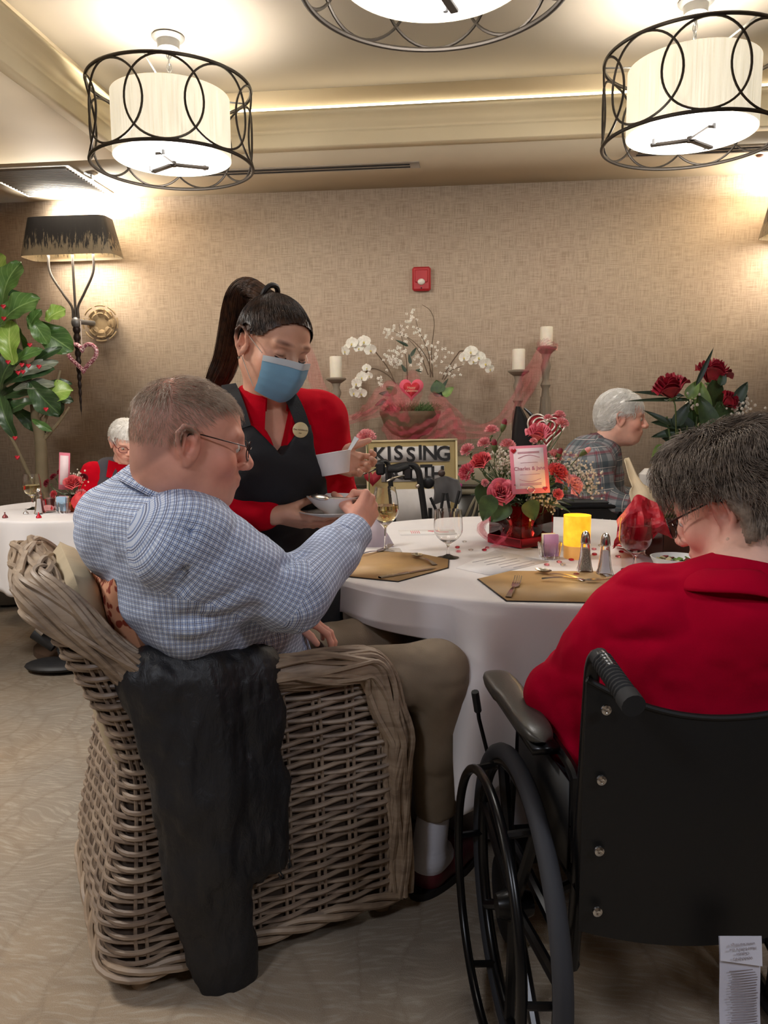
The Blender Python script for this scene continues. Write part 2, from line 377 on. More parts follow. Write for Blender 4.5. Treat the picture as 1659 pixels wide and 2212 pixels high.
# ================= drum lanterns =================
M_iron = mat('brushed_iron', (62, 56, 50), .42, .75, bump=.05); M_pew = mat('pewter', (120, 120, 120), .45, .6)
def shade_mat():
    n = N('sheer_drum_fabric'); v = n.coord(scale=(1, 1, 1)); gx = n.noise(n.coord(scale=(160, 160, 3)), 1, 3)
    n.col(lin((236, 228, 206))); n.set(Roughness=.9)
    n.l(n.ramp(gx, [(.3, lin((205, 196, 172))), (.7, lin((240, 232, 212)))]), n.b.inputs['Emission Color']); n.b.inputs['Emission Strength'].default_value = L_SHADE*.78
    n.bump(gx, .2, .002); return n.m
M_drum = shade_mat(); M_diff = emit('lit_diffuser', (255, 250, 244), L_PEND)
RC, HC = .395, .37
def lantern(base, label):                     # base = canopy centre on the ceiling, local z down
    t = T('drum_lantern', label, 'ceiling light', base, group='drum lantern pendants', local=True)
    zc0 = -.24; zc1 = zc0-HC; rs = .285
    t.part('canopy', G().lathe([(0, 0), (.075, 0), (.08, -.008), (.07, -.018), (.055, -.022), (.052, -.06), (.03, -.068), (0, -.07)], n=28), M_pew)
    g = G()
    for k in range(6):
        c = A(0, 0, -.085-.03*k); an = np.linspace(0, 2*math.pi, 14, endpoint=False); P = np.stack([.011*np.cos(an), 0*an, .02*np.sin(an)], 1)
        g.tube((P @ rot('z', k*math.pi/2+.4).T)+c, .0028, 6, closed=True)
    t.part('chain', g, M_pew)
    an = np.linspace(0, 2*math.pi, 80, endpoint=False)
    for z in (zc0, zc1): t.part('ring', G().tube(np.stack([RC*np.cos(an), RC*np.sin(an), 0*an+z], 1), .0085, 8, closed=True), M_iron)
    g = G(); n = 9
    for k in range(n):                         # overlapping upright ovals wrapped on the drum
        c0 = 2*math.pi*k/n; u = np.linspace(0, 2*math.pi, 48, endpoint=False); w = 2*math.pi/n*.66
        aa = c0+w*np.cos(u); P = np.stack([RC*np.cos(aa), RC*np.sin(aa), (zc0+zc1)/2+(HC/2-.004)*np.sin(u)], 1); g.tube(P, .0055, 6, closed=True)
    t.part('oval_lattice', g, M_iron)
    g = G()
    for k in range(3):
        a = 2*math.pi*k/3+.5; P = [A(0, 0, zc0-.03), A(.1*math.cos(a), .1*math.sin(a), zc0-.03), A(RC*math.cos(a), RC*math.sin(a), zc0-.005)]; g.tube(P, .004, 6)
        t.part('stem', G().tube([A(.16*math.cos(a), .16*math.sin(a), zc1+.11), A(.16*math.cos(a), .16*math.sin(a), zc1+.005)], .008, 8), M_pew)
    g.tube([A(0, 0, -.06), A(0, 0, zc0-.05)], .004, 6)
    t.part('spider', g, M_pew)
    g = G(); zs0, zs1 = zc0-.045, zc1+.035; an = np.linspace(0, 2*math.pi, 64, endpoint=False)
    g.grid(np.array([[(rs*math.cos(a), rs*math.sin(a), z) for a in an] for z in np.linspace(zs1, zs0, 6)]), cv=True, th=.003)
    t.part('drum_shade', g, M_drum)
    t.part('diffuser', G().lathe([(0, zs1+.004), (rs-.006, zs1+.004), (rs-.004, zs1+.0), (rs-.02, zs1-.004), (0, zs1-.012)], n=48), M_diff)
    g = G()
    for a, l in ((.35, .3), (.35+2.1, .3), (.35+4.2, .3)):
        g.box((.08*math.cos(a), .08*math.sin(a), zs1-.026), (.19, .026, .012), R=rot('z', a), bev=.002)
    g.lathe([(0, zs1-.035), (.016, zs1-.035), (.016, zs1-.012), (0, zs1-.01)], n=12)
    t.part('cross_bar', g, M_iron)
    return t.e
LZ = ZT+.12
l1 = lantern((at(363, 80, 4.05)[0], 4.05, LZ), 'drum lantern with iron oval lattice hanging over the left, nearest the corner of the tray')
c2 = at(1503, 25, 3.75)
def pl(loc, r, e, c=(1, .93, .84), name='bulb'):
    d = bpy.data.lights.new(name, 'POINT'); d.energy = e; d.color = c; d.shadow_soft_size = r; o = bpy.data.objects.new(name, d); sc.collection.objects.link(o); o.location = s2w(loc); return o
LP = [(at(363, 80, 4.05)[0], 4.05), (c2[0], 3.75), (.16, 2.42)]
dup(l1, (LP[1][0], LP[1][1], LZ), .3, 'drum lantern with iron oval lattice hanging at the upper right')
dup(l1, (LP[2][0], LP[2][1], LZ), .8, 'drum lantern nearest the viewer, cropped by the top of the photo')
for x, y in LP: pl((x, y, LZ-.32), .14, 1.0, (.97, 1, .95))
for x, y in LP: pl((x, y, LZ-.24-HC+.06), .25, 68, (1, .97, .93))
for (x, y) in ((-1.3, -.5), (1.5, -.5)):  # added fill lights behind the camera, not fixtures of the room
    d = bpy.data.lights.new('fill_light', 'AREA'); d.shape = 'DISK'; d.size = .5; d.energy = L_FILL; d.color = (.86, .90, 1); o = bpy.data.objects.new('fill_light', d); sc.collection.objects.link(o); o.location = s2w((x, y, 2.6))
d = bpy.data.lights.new('fill_light', 'AREA'); d.shape = 'DISK'; d.size = .6; d.energy = 60; d.color = (1, .96, .9); o = bpy.data.objects.new('fill_light', d); sc.collection.objects.link(o); o.location = s2w((-2.5, 2.0, 2.66))  # unseen fill light added to brighten the left side
# ================= wall sconces =================
def sc_shade():
    n = N('distressed_sconce_shade'); v = n.coord(scale=(70, 70, 9)); f = n.noise(v, 1, 4, .7); o = n.n('ShaderNodeTexCoord'); sp = n.n('ShaderNodeSeparateXYZ'); n.l(o.outputs['Object'], sp.inputs[0])
    h = n.math('ADD', n.math('MULTIPLY', n.math('SUBTRACT', sp.outputs[2], .53), 1.9), n.math('MULTIPLY', f, 1.0))         # worn pale drips towards the lower rim
    n.col(n.ramp(n.math('ADD', h, -.0), [(.02, lin((138, 124, 102))), (.42, lin((134, 122, 102))), (.5, lin((44, 42, 42))), (1, lin((36, 36, 38)))]))
    n.set(Roughness=.55, Metallic=.3); return n.m
M_sc = sc_shade(); M_bronze = mat('dark_bronze', (46, 36, 34), .45, .5); M_arm = mat('grey_arm', (90, 84, 78), .4, .6); M_gold = mat('carved_gold', (168, 144, 108), .8, bump=.4, bscale=60)
M_scin = mat('sconce_lining', (235, 225, 205), .8)
def sconce(base, label):                      # room frame; base on the wall at rosette height
    t = T('wall_sconce', label, 'wall lamp', base, room=True, group='tall wall sconces', local=True)
    y0 = -.17
    def ring(z, wx, wy):
        a = np.linspace(0, 2*math.pi, 40, endpoint=False); c, s_ = np.cos(a), np.sin(a); e = .35
        return np.stack([wx*np.sign(c)*abs(c)**e, y0+wy*np.sign(s_)*abs(s_)**e, 0*a+z], 1)
    zb = .43
    g = G().grid(np.array([ring(zb+.255*k/4, .335-.06*k/4, .115-.02*k/4) for k in range(5)]), cv=True, th=.004)
    sh = t.part('lamp_shade', g, M_sc); sh.location = (0, 0, 0)
    g = G()
    for x in (-.14, 0, .12):
        top = A(x*1.25, y0, zb+.03); P = spline([top, A(x*1.2, y0, zb-.1), A(x*.6, y0, zb-.24), A(x*.18+.0, y0, .1), A(.0+.02*np.sign(x), y0, .02)], 24); g = G().tube(P, .009, 8)
        t.part('arm', g, M_arm)
    t.part('knuckle', G().ball((0, y0, -.01), (.034, .034, .04), 14).tube([A(0, y0, 0), A(.06, -.03, 0)], .018, 10), M_pew)
    z = -.04; pr = [(.0, -.03)]; zs_ = np.linspace(-.03, -.63, 90)
    for q in zs_: k = (q+.03)/-.6; pr.append(((.024*(1-k)**.7+.003)*(.62+.38*abs(math.sin(k*math.pi*11))), q))
    pr.append((0, -.68)); t.part('twisted_tail', G().lathe(pr[::-1], (0, y0, 0), 12, R=None), M_bronze)
    g = G()
    for k in range(8):
        a = k*math.pi/4; 
        for q in range(3):
            rr = .055+.022*q; P = [A(.11+rr*1.25*math.cos(a+b)*(1 if q < 2 else 1.05), -.012-.02*math.cos(b*2), rr*1.25*math.sin(a+b)) for b in np.linspace(-.3, .3, 6)]; g.tube(P, .006, 5)
        g.ball((.11+.075*math.cos(a), -.015, .075*math.sin(a)), (.036, .014, .036), 8)
    g.lathe([(0, 0), (.1, 0), (.1, .012), (0, .02)], (.11, -.0, 0), 20, R=rot('x', math.pi/2)); t.part('rosette', g, M_gold)
    o = t.part('bulb', G().ball((0, y0, zb+.12), (.12, .03, .04), 12), emit('sconce_bulb', (255, 226, 180), L_SCONCE*2.2))
    return t
SX, SXR = s2w(at(192, 700, 1))[0], 0
def onwall(px, py):                           # where a pixel's ray meets the back wall (room frame)
    d = s2w(at(px, py, 1)-CC); return CC+d*(WY/d[1])
q = onwall(190, 700); t = sconce((q[0]-.0, WY, q[2]), 'tall bronze wall sconce with a pink heart hung on it, left of the server'); SC1 = q
q2 = onwall(1735, 650); dup(t.e, (q2[0], WY, q[2]), room=True, rz=0, label='bronze wall sconce cut off by the right edge of the photo')
for x in (q[0], q2[0]):
    for z, e in ((q[2]+.71, L_SCONCE*1.6), (q[2]+.45, L_SCONCE*.22)):
        d = bpy.data.lights.new('sconce_bulb', 'AREA'); d.shape = 'RECTANGLE'; d.size = .42; d.size_y = .14; d.energy = e; d.color = (1, .94, .84) if z > q[2]+.5 else (1, .9, .78)
        o = bpy.data.objects.new('sconce_bulb', d); sc.collection.objects.link(o); o.location = (x, WY-.17, z); o.rotation_euler = (math.pi if z > q[2]+.5 else 0, 0, 0)
# pink glitter heart on the sconce
hp = A(q[0]+.05, WY-.205, q[2]-.24); H = heart(40, .21)
P = np.stack([H[:, 0], 0*H[:, 0], H[:, 1]], 1)+hp
M_glit = N('pink_sequins'); v_ = M_glit.coord(); vo = M_glit.n('ShaderNodeTexVoronoi'); vo.inputs['Scale'].default_value = 140; M_glit.l(v_, vo.inputs['Vector'])
M_glit.col(M_glit.ramp(vo.outputs['Color'], [(.3, lin((150, 70, 90))), (.55, lin((206, 140, 156))), (.75, lin((250, 225, 230)))])); M_glit.set(Roughness=.3, Metallic=.2); M_glit.bump(vo.outputs['Distance'], .6, .004)
t = T('heart_ornament', 'open pink sequin heart hanging from the left wall sconce', 'heart decoration', hp, room=True); t.local = True
t.part('heart_ring', G().tube(P-hp, .015, 8, closed=True), M_glit.m); t.part('string', G().tube([A(0, 0, .06), A(-.01, .02, .24)], .003, 5), mat('ribbon_white', (230, 220, 215)))
# fire alarm strobe
q = onwall(911, 604); t = T('fire_alarm', 'red fire alarm strobe on the wall above the orchids', 'fire alarm', (q[0], WY, q[2]), room=True); t.local = True
M_red = mat('alarm_red', (178, 36, 44), .4)
t.part('housing', G().box((0, -.022, 0), (.125, .044, .158), bev=.012), M_red)
t.part('raised_panel', G().box((0, -.046, .016), (.088, .012, .085), bev=.005), M_red)
t.part('strobe_lens', G().ball((0, -.05, -.022), (.026, .02, .021), 14), mat('lens', (235, 228, 215), .15))
t.part('screw', G().ball((0, -.046, -.062), (.005, .004, .005), 8), M_dark)
# ================= tables =================
TC, TR, TZ = A(.55, 2.78, 0), .855, .765
def linen(name, c):
    n = N(name); v = n.coord(); f = n.noise(v, 6, 4); n.col(n.ramp(f, [(.3, lin(tuple(x*.97 for x in c))), (.7, lin(c))])); n.set(Roughness=.9)
    n.b.inputs['Sheen Weight'].default_value = .2; n.bump(n.noise(v, 500, 2), .12, .001); return n.m
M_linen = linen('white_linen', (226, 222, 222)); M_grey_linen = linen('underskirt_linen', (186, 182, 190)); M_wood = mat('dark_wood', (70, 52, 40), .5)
def adist(a, b): return (a-b+180) % 360-180
def table_cloth(c, r, ztop, hem, rad, nt=300, nd=30, th=.0015):
    P = []
    for k in range(nt):
        a = 360*k/nt; d = A(math.cos(math.radians(a)), math.sin(math.radians(a)), 0); row = []
        for q in (0.02, .5, .97, .993): row.append(c+d*r*q+A(0, 0, ztop))
        row.append(c+d*(r+.004)+A(0, 0, ztop-.004)); row.append(c+d*(r+.007)+A(0, 0, ztop-.012)); h = hem(a)
        for j in range(1, nd+1):
            t = j/nd; z = (ztop-.012)*(1-t)+h*t; row.append(c+d*(r+.007+rad(a, ztop-z))+A(0, 0, z))
        P.append(row)
    return G().grid(np.array(P), cu=True, th=-th)
def hem1(a):
    h = .30+.04*math.cos(math.radians(a*4))
    w = sstep(19, 12, abs(adist(a, 232)))
    h = h*(1-w)+(.665+.012*(232-a)/10)*w
    h -= .01*math.exp(-(adist(a, 251)/6)**2)
    return h
def rad1(a, d):
    s = min(1, d/.45); r = 0
    for (c0, w, am) in ((250, 4.5, .23), (264, 7, -.035), (275, 6, .075), (290, 7, .05), (306, 8, .10), (213, 6, .09), (202, 6, .07), (188, 8, .05), (160, 9, .09), (130, 9, .08), (100, 9, .09), (66, 9, .08), (35, 9, .09), (5, 8, .09), (335, 9, .09)):
        r += am*math.exp(-(adist(a, c0+ (6*s if c0 == 264 else 0))/w)**2)
    r = r*s**.9+.03*s
    k = math.exp(-(adist(a, 231)/11)**2); return r*(1-k)+k*.05*min(1, d/.08)
t = T('round_table', 'large round dining table under a white cloth in the middle of the room', 'table', TC)
t.part('tabletop', G().lathe([(0, .725), (TR-.005, .725), (TR, .735), (TR-.003, .755), (0, .755)], TC, 64), M_wood)
t.part('pedestal', G().lathe([(.32, 0), (.32, .03), (.08, .08), (.06, .3), (.07, .6), (.2, .72), (0, .724)], TC, 24), M_wood)
gc = table_cloth(TC, TR, TZ, hem1, rad1)
solo('tablecloth', 'white linen tablecloth draped over the large round table', 'tablecloth', gc, M_linen, TC, ang=180)
def hemu(a): return .012
def radu(a, d): return .012*math.cos(math.radians(a*22))*min(1, d/.4)
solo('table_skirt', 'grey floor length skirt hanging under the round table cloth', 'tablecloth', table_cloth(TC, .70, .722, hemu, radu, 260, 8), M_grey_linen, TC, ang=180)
LC = A(-1.62, 4.06, 0)
t = T('round_table', 'small round table with a white cloth at the left by the fig tree', 'table', LC)
t.part('tabletop', G().lathe([(0, .725), (.5, .725), (.5, .755), (0, .755)], LC, 48), M_wood)
t.part('pedestal', G().lathe([(.27, 0), (.27, .03), (.07, .08), (.05, .4), (.2, .72), (0, .724)], LC, 24), M_wood)
def hem2(a): return .43+.02*math.cos(math.radians(a*5))
def rad2(a, d): return (.02+.03*math.cos(math.radians(a*11+40))+.012*math.cos(math.radians(a*5)))*min(1, d/.3)
solo('tablecloth', 'white tablecloth on the small round table at the left', 'tablecloth', table_cloth(LC, .505, .765, hem2, rad2, 200, 14), M_linen, LC, ang=180)
# ================= glassware =================
M_glass = glass('clear_glass'); M_water = glass('water', (250, 250, 250), ior=1.33); M_wine = glass('white_wine', (246, 232, 170), ior=1.34); M_pinkw = glass('pink_drink', (240, 170, 175), ior=1.34)
def stem_glass(name, label, loc, H, rb, rr, zb, rf, liquid=None, level=.6, group='stemmed glasses'):
    t = T(name, label, 'glass', loc, local=True, group=group); w = .0011
    out = [(rf, 0), (rf, .002), (rf*.55, .006), (.007, .012), (.0045, .03), (.0042, zb-.012), (.010, zb-.002)]
    nb = 14; zz = np.linspace(0, 1, nb); bow = []
    for k in zz: z = zb+(H-zb)*k; r = rb*math.sin(min(1, (k+.02)/.42)*math.pi/2)**.62 if k < .42 else lerp(rb, rr, ((k-.42)/.58)**1.6); bow.append((r, z))
    inn = [(max(r-w, 0), z+(.003 if i == 0 else 0)) for i, (r, z) in enumerate(bow)]
    t.part('bowl', G().lathe([(0, 0)]+out+bow[1:]+inn[::-1][:-1]+[(0, zb+.006)], n=40), M_glass)
    if liquid:
        zl = zb+(H-zb)*level; pr = [(0, zb+.0065)]+[(r-.0004, z) for r, z in inn[1:] if z < zl]; rl = np.interp(zl, [z for _, z in inn], [r for r, _ in inn])-.0004
        t.part('drink', G().lathe(pr+[(rl, zl), (0, zl)], n=40), liquid)
    return t.e
q = on(833, 1192, TZ)
stem_glass('wine_glass', 'tall glass of white wine behind the man\'s hand on the round table', q, .232, .0475, .036, .098, .036, M_wine, .52)
stem_glass('water_goblet', 'empty stemmed goblet standing left of the pink flower centrepiece', on(968, 1205, TZ), .165, .0495, .0455, .052, .037)
stem_glass('water_goblet', 'goblet full of water in front of the red tissue, right of the salt shaker', on(1370, 1232, TZ), .168, .0505, .047, .054, .04, M_water, .78)
stem_glass('wine_glass', 'glass of white wine on the small left table', on(72, 1100, TZ), .185, .046, .037, .07, .034, M_wine, .5)
stem_glass('pink_goblet', 'pink drink in a goblet seen past the red shirted woman\'s glasses', (1.12, 3.0, TZ), .17, .05, .045, .05, .037, M_pinkw, .8)
t = T('water_tumbler', 'clear tumbler on the left table between shaker and flowers', 'glass', on(103, 1106, TZ)+A(.01,0,0), local=True)
t.part('cup', G().lathe([(0, 0), (.03, 0), (.036, .1), (.0345, .1), (.0285, .006), (0, .006)], n=28), M_glass); t.part('drink', G().lathe([(0, .0065), (.0282, .0065), (.0325, .07), (0, .07)], n=28), M_pinkw)
# ================= shakers =================
M_chrome = mat('chrome', (210, 208, 205), .15, 1); M_salt = mat('salt_grain', (196, 192, 192), .8, bump=.3, bscale=900)
def pepper_mat():
    n = N('pepper_grain'); v = n.coord(); f = n.noise(v, 500, 3, .8); n.col(n.ramp(f, [(.4, lin((66, 58, 48))), (.6, lin((160, 150, 132)))])); n.set(Roughness=.8); return n.m
def shaker(label, loc, fill, name):
    t = T(name, label, 'shaker', loc, local=True, group='shakers')
    def sq(r, z, e=.55, n=24):
        a = np.linspace(0, 2*math.pi, n, endpoint=False)+math.pi/4; c, s_ = np.cos(a), np.sin(a); return np.stack([r*np.sign(c)*abs(c)**e, r*np.sign(s_)*abs(s_)**e, 0*a+z], 1)
    R = [(.0245, .0), (.0245, .006), (.020, .02), (.0155, .05), (.0125, .085), (.0115, .092)]
    t.part('glass_body', G().grid(np.array([sq(.001, 0)]+[sq(r, z) for r, z in R]+[sq(.001, .092)]), cv=True), M_glass)
    t.part('filling', G().grid(np.array([sq(.001, .009)]+[sq(r-.003, max(z, .009)) for r, z in R[1:4]]+[sq(.0128-.002, .076), sq(.001, .076)]), cv=True), fill)
    t.part('cap', G().lathe([(0, .09), (.0145, .09), (.015, .095), (.0135, .108), (.0125, .118), (.008, .127), (0, .13)], n=24), M_chrome)
    return t
shaker('glass pepper shaker with a chrome dome, beside the orange candle', on(1263, 1236, TZ), pepper_mat(), 'pepper_shaker')
t = shaker('glass salt shaker with a chrome dome, left of the water goblet', on(1306, 1242, TZ), M_salt, 'salt_shaker')
shaker('glass salt shaker beside the tumbler on the left table', on(86, 1110, TZ), M_salt, 'salt_shaker')
# ================= orange candles =================
def amber():
    n = N('lit_amber_glass'); v = n.coord(scale=(1, 1, 1)); f = n.noise(v, 22, 4, .6); c = n.ramp(f, [(.3, lin((255, 150, 12))), (.7, lin((255, 206, 50)))])
    n.col(lin((238, 160, 50))); n.l(c, n.b.inputs['Emission Color']); n.b.inputs['Emission Strength'].default_value = .85; n.set(Roughness=.35); return n.m
M_amber = amber(); M_amber_low = mat('amber_base', (226, 170, 96), .4, Emission_Color=lin((226, 160, 80)), Emission_Strength=.25)
def candle(label, loc, r, h):
    t = T('candle_holder', label, 'candle', loc, local=True, group='orange glowing candles')
    t.part('cup', G().lathe([(r*.96, h*.3), (r*.98, h*.35), (r, h), (r-.004, h), (r*.9, h*.3)], n=36, cap=(False, False)), M_amber)
    t.part('base', G().lathe([(0, 0), (r*.9, 0), (r*.95, .004), (r*.96, h*.3), (0, h*.3)], n=36), M_amber_low)
    t.part('flame', G().lathe([(0, h*.3), (.008, h*.42), (.006, h*.5), (0, h*.62)], n=12), emit('flame', (255, 210, 120), 6))
q = on(1245, 1205, TZ); candle('glowing orange glass candle holder on the round table behind the pepper shaker', q, .0455, .147)
candle('glowing orange candle holder on the small left table', on(211, 1103, TZ), .042, .105)
for p, e in ((q+A(0, 0, .2), .5),):
    pl(p, .03, e, (1, .6, .2), 'candle_glow')
# ================= sweetener caddies =================
M_pk = [mat('packet_purple', (196, 150, 196), .6), mat('packet_yellow', (226, 210, 150), .6), mat('packet_blue', (150, 180, 205), .6), mat('packet_white', (232, 228, 226), .6), mat('packet_pink', (225, 150, 170), .6)]
M_ink = mat('purple_ink', (96, 60, 120), .6)
def caddy(label, loc, rz, cols, where):
    t = T('sweetener_caddy', label, 'caddy', loc, rz, local=True, group='fluted glass caddies'); P = []
    for z, s in ((0, .8), (.004, .86), (.055, 1.04), (.057, 1.0), (.008, .8), (.006, .1)):
        a = np.linspace(0, 2*math.pi, 96, endpoint=False); c, s_ = np.cos(a), np.sin(a); w = 1+.05*np.cos(a*16)
        P.append(np.stack([.036*s*w*np.sign(c)*abs(c)**.6, .026*s*w*np.sign(s_)*abs(s_)**.6, 0*a+z], 1))
    t.part('cup', G().grid(np.array(P), cv=True), M_glass)
    loc = np.array(loc)
    for i, ci in enumerate(cols):
        p = T('sugar_packet', {0: 'purple', 1: 'yellow', 2: 'blue', 3: 'white', 4: 'pink'}[ci]+' sweetener packet'+where, 'sweetener packet', loc+rot('z', rz) @ A(0, -.018+i*.036/max(1, len(cols)-1), .009), rz+.06*(i % 3-1), group='sweetener packets'+where, local=True)
        R = rot('x', -.08+.03*(i % 3))
        p.part('paper', G().box((.001*(i % 3-1), 0, .038+.002*(i % 2)), (.050, .0022, .072), R, bev=.001), M_pk[ci], smooth=False)
        if ci in (0, 2) and i < 3:
            g = G()
            for k in range(4): g.box(A(-.014+.009*k, -.0022, .045) @ R.T, (.0022, .0006, .02+.008*(k % 2)), R)
            p.part('print', g, M_ink, smooth=False)
caddy('fluted glass caddy of purple and yellow packets at the foot of the pink centrepiece', on(1187, 1207, TZ), .15, [0, 0, 0, 3, 1, 1], ' in the caddy on the round table')
caddy('fluted glass caddy of packets on the left table', on(137, 1108, TZ), -.1, [2, 2, 3, 4, 1], ' in the caddy on the left table')
# ================= placemats, cards, cutlery =================
M_tan = mat('tan_leatherette', (188, 152, 100), .5, bump=.12, bscale=350); M_edge = mat('black_edge', (26, 22, 20), .6)
def placemat(pts, label):
    c = A(*np.mean(pts, 0), TZ); t = T('placemat', label, 'placemat', c, group='tan octagonal placemats'); p = np.array(pts); k = np.mean(p, 0)
    t.part('backing', G().prism(p, .0022, c=(0, 0, TZ+.0005)), M_edge, smooth=False); t.part('surface', G().prism((p-k)*.985+k, .0012, c=(0, 0, TZ+.0028)), M_tan, smooth=False)
PM1 = [(-.20, 2.38), (-.11, 2.28), (.04, 2.207), (.205, 2.405), (.218, 2.54), (.12, 2.66), (-.02, 2.70), (-.17, 2.56)]
PM2 = [(.275, 2.235), (.318, 1.967), (.56, 1.938), (.70, 1.985), (.75, 2.17), (.66, 2.33), (.39, 2.345)]
placemat(PM1, 'tan octagonal placemat in front of the man in the blue shirt'); placemat(PM2, 'tan octagonal placemat in front of the woman in red')
M_paper = mat('white_card', (232, 228, 226), .7); M_txt = mat('grey_print', (150, 140, 145), .7); M_pinkp = mat('pink_print', (226, 130, 140), .7)
p = np.array([(.228, 2.405), (.318, 2.292), (.545, 2.50), (.40, 2.72)])
t = T('menu_card', 'white printed menu card lying between the two placemats', 'card', (*np.mean(p, 0), TZ)); t.part('card', G().prism(p, .0012, c=(0, 0, TZ+.0005)), M_paper, smooth=False)
ux = nrm(A(.545-.318, 2.5-2.292, 0)); uy = A(-ux[1], ux[0], 0); g = G()
for k in range(6): g.box(A(.40, 2.49, TZ+.002)+uy*(.075-k*.03), (.16-.05*(k % 2), .003, .0004), np.stack([ux, uy, A(0, 0, 1)], 1))
t.part('print', g, M_txt, smooth=False)
p0 = on(925, 1150, TZ); t = T('pink_menu', 'white card with pink print lying behind the wine glass', 'card', p0, .05, local=True)
t.part('card', G().box((0, 0, .001), (.24, .13, .001)), M_paper, smooth=False); g = G()
for k in range(5): g.box((-.07+.008*k, .0, .0018), (.003, .07, .0004))
g.box((.06, .0, .0018), (.05, .012, .0004)); t.part('print', g, M_pinkp, smooth=False); t.part('heart_print', G().prism(heart(20, .04)+[.0, .02], .0006, c=(.02, 0, .0016)), M_pinkp, smooth=False)
# violet tent card behind the man's fist
q = on(825, 1182, TZ); q[1] -= .0; t = T('tent_card', 'pale violet folded card standing behind the man\'s fist', 'card', q, 0, local=True)
t.part('card', G().prism([(-.09, 0), (.045, 0), (.025, .04), (-.02, .105), (-.09, .13)], .002, R=rot('x', math.pi/2-.2)).prism([(-.09, 0), (.045, 0), (.025, .04), (-.02, .105), (-.09, .13)], .002, R=rot('x', math.pi/2+.2), c=(0, .05, 0)), mat('violet_paper', (205, 198, 214), .7), smooth=False)
solo('white_envelope', 'white envelope under the stem of the wine glass', 'card', G().box((q[0]-.03, q[1]-.09, TZ+.0015), (.2, .1, .002), rot('z', .1)), M_paper, (q[0], q[1], TZ), smooth=False)
M_silver = mat('silver_cutlery', (196, 190, 180), .22, 1)
def strip(P, w, th=.0022):                    # flat tapering bar along P (local), width w, lying face up
    P = np.asarray(P, float); T_ = np.gradient(P, axis=0); out = []
    for p, t_, ww in zip(P, T_, w):
        s_ = nrm(np.cross(t_, (0, 0, 1))); u = nrm(np.cross(s_, t_)); out.append([p+s_*ww-u*th*.3, p+s_*ww*.9+u*th*.5, p-s_*ww*.9+u*th*.5, p-s_*ww-u*th*.3, p-u*th*.5])
    return G().grid(np.array(out), cv=True)
def handle(t):
    x = np.linspace(0, .125, 18); t.part('handle', strip(np.stack([x, 0*x, .003+.006*np.sin(x/.125*math.pi)], 1), .0028+.0055*(1-x/.125)**1.5), M_silver)
def fork(label, loc, rz):
    t = T('fork', label, 'fork', loc, rz, local=True, group='silver forks'); handle(t)
    g = strip(np.stack([np.linspace(.12, .155, 8), np.zeros(8), .003+.003*np.linspace(0, 1, 8)], 1), np.array([.003, .006, .0095, .011, .0115, .0115, .0115, .0115]))
    for k in range(4): x = np.linspace(.153, .205, 7); g.join(strip(np.stack([x, 0*x-.0095+.0063*k, .006+.012*((x-.153)/.052)**2], 1), np.linspace(.0019, .0011, 7)))
    t.part('tines', g, M_silver); return t
def spoon(label, loc, rz):
    t = T('spoon', label, 'spoon', loc, rz, local=True, group='silver spoons'); handle(t); P = []
    for a in np.linspace(0, 2*math.pi, 24, endpoint=False):
        P.append([A(.15+.029*k*math.cos(a), .0185*k*math.sin(a)*(1+.1*math.cos(a)), .003+.008*k**2.2) for k in (.02, .3, .6, .85, 1)])
    t.part('spoon_bowl', G().grid(np.array(P), cu=True, th=.0012), M_silver); return t
def knife(label, loc, rz):
    t = T('knife', label, 'knife', loc, rz, local=True, group='silver knives')
    x = np.linspace(0, .11, 14); t.part('handle', strip(np.stack([x, 0*x, 0*x+.004], 1), .0075-.003*x/.11, .005), M_silver)
    x = np.linspace(.108, .225, 14); t.part('blade', strip(np.stack([x, .002*np.sin((x-.108)*20), 0*x+.003], 1), np.array([.004]+[.0075]*10+[.006, .004, .001]), .0016), M_silver); return t
def lay(fn, label, a, b, z=TZ+.004):          # handle end at pixel a, tip towards pixel b
    p, q_ = on(*a, z), on(*b, z); return fn(label, p, math.atan2(q_[1]-p[1], q_[0]-p[0]))
lay(fork, 'fork pointing away on the left of the woman\'s placemat', (1098, 1292), (1135, 1232)); lay(knife, 'knife lying along the near edge of the man\'s placemat', (820, 1250), (960, 1226))
lay(spoon, 'teaspoon on the far right corner of the man\'s placemat', (940, 1222), (875, 1192)); lay(fork, 'fork tilted on the far edge of the man\'s placemat near the wine glass', (768, 1204), (818, 1192))
lay(spoon, 'spoon with its bowl to the left, lying across the woman\'s placemat', (1262, 1256), (1172, 1238)); lay(fork, 'fork lying crosswise beside the spoon on the woman\'s placemat', (1170, 1252), (1300, 1256), TZ+.008); lay(knife, 'knife reflecting red beside the white salad bowl', (1368, 1276), (1318, 1248))
# ================= gems and chocolates =================
gm = [glass('gem_red', (200, 40, 60)), glass('gem_pink', (240, 150, 165)), glass('gem_clear', (235, 232, 228))]
gn = ['dark red', 'pink', 'clear']
for i, (px, py, k) in enumerate([(988, 1184, 0), (990, 1193, 1), (1017, 1190, 2), (1046, 1190, 0), (1052, 1185, 1), (1003, 1172, 2), (1234, 1211, 0), (1245, 1243, 0), (1216, 1222, 2), (1283, 1188, 1), (1284, 1199, 0), (1335, 1204, 1), (1342, 1194, 0), (1181, 1222, 1), (1297, 1180, 2), (960, 1170, 2), (1208, 1216, 1)]):
    solo('glass_gem', gn[k]+' flat glass pebble '+('left of the pink centrepiece' if px < 1100 else 'scattered near the candle and shakers'), 'glass pebble', G().ball(on(px, py, TZ)+A(0, 0, .004), (.0095, .0085, .0045), 14), gm[k], on(px, py, TZ), group=gn[k]+' pebbles '+('left of the centrepiece' if px < 1100 else 'near the candle'))
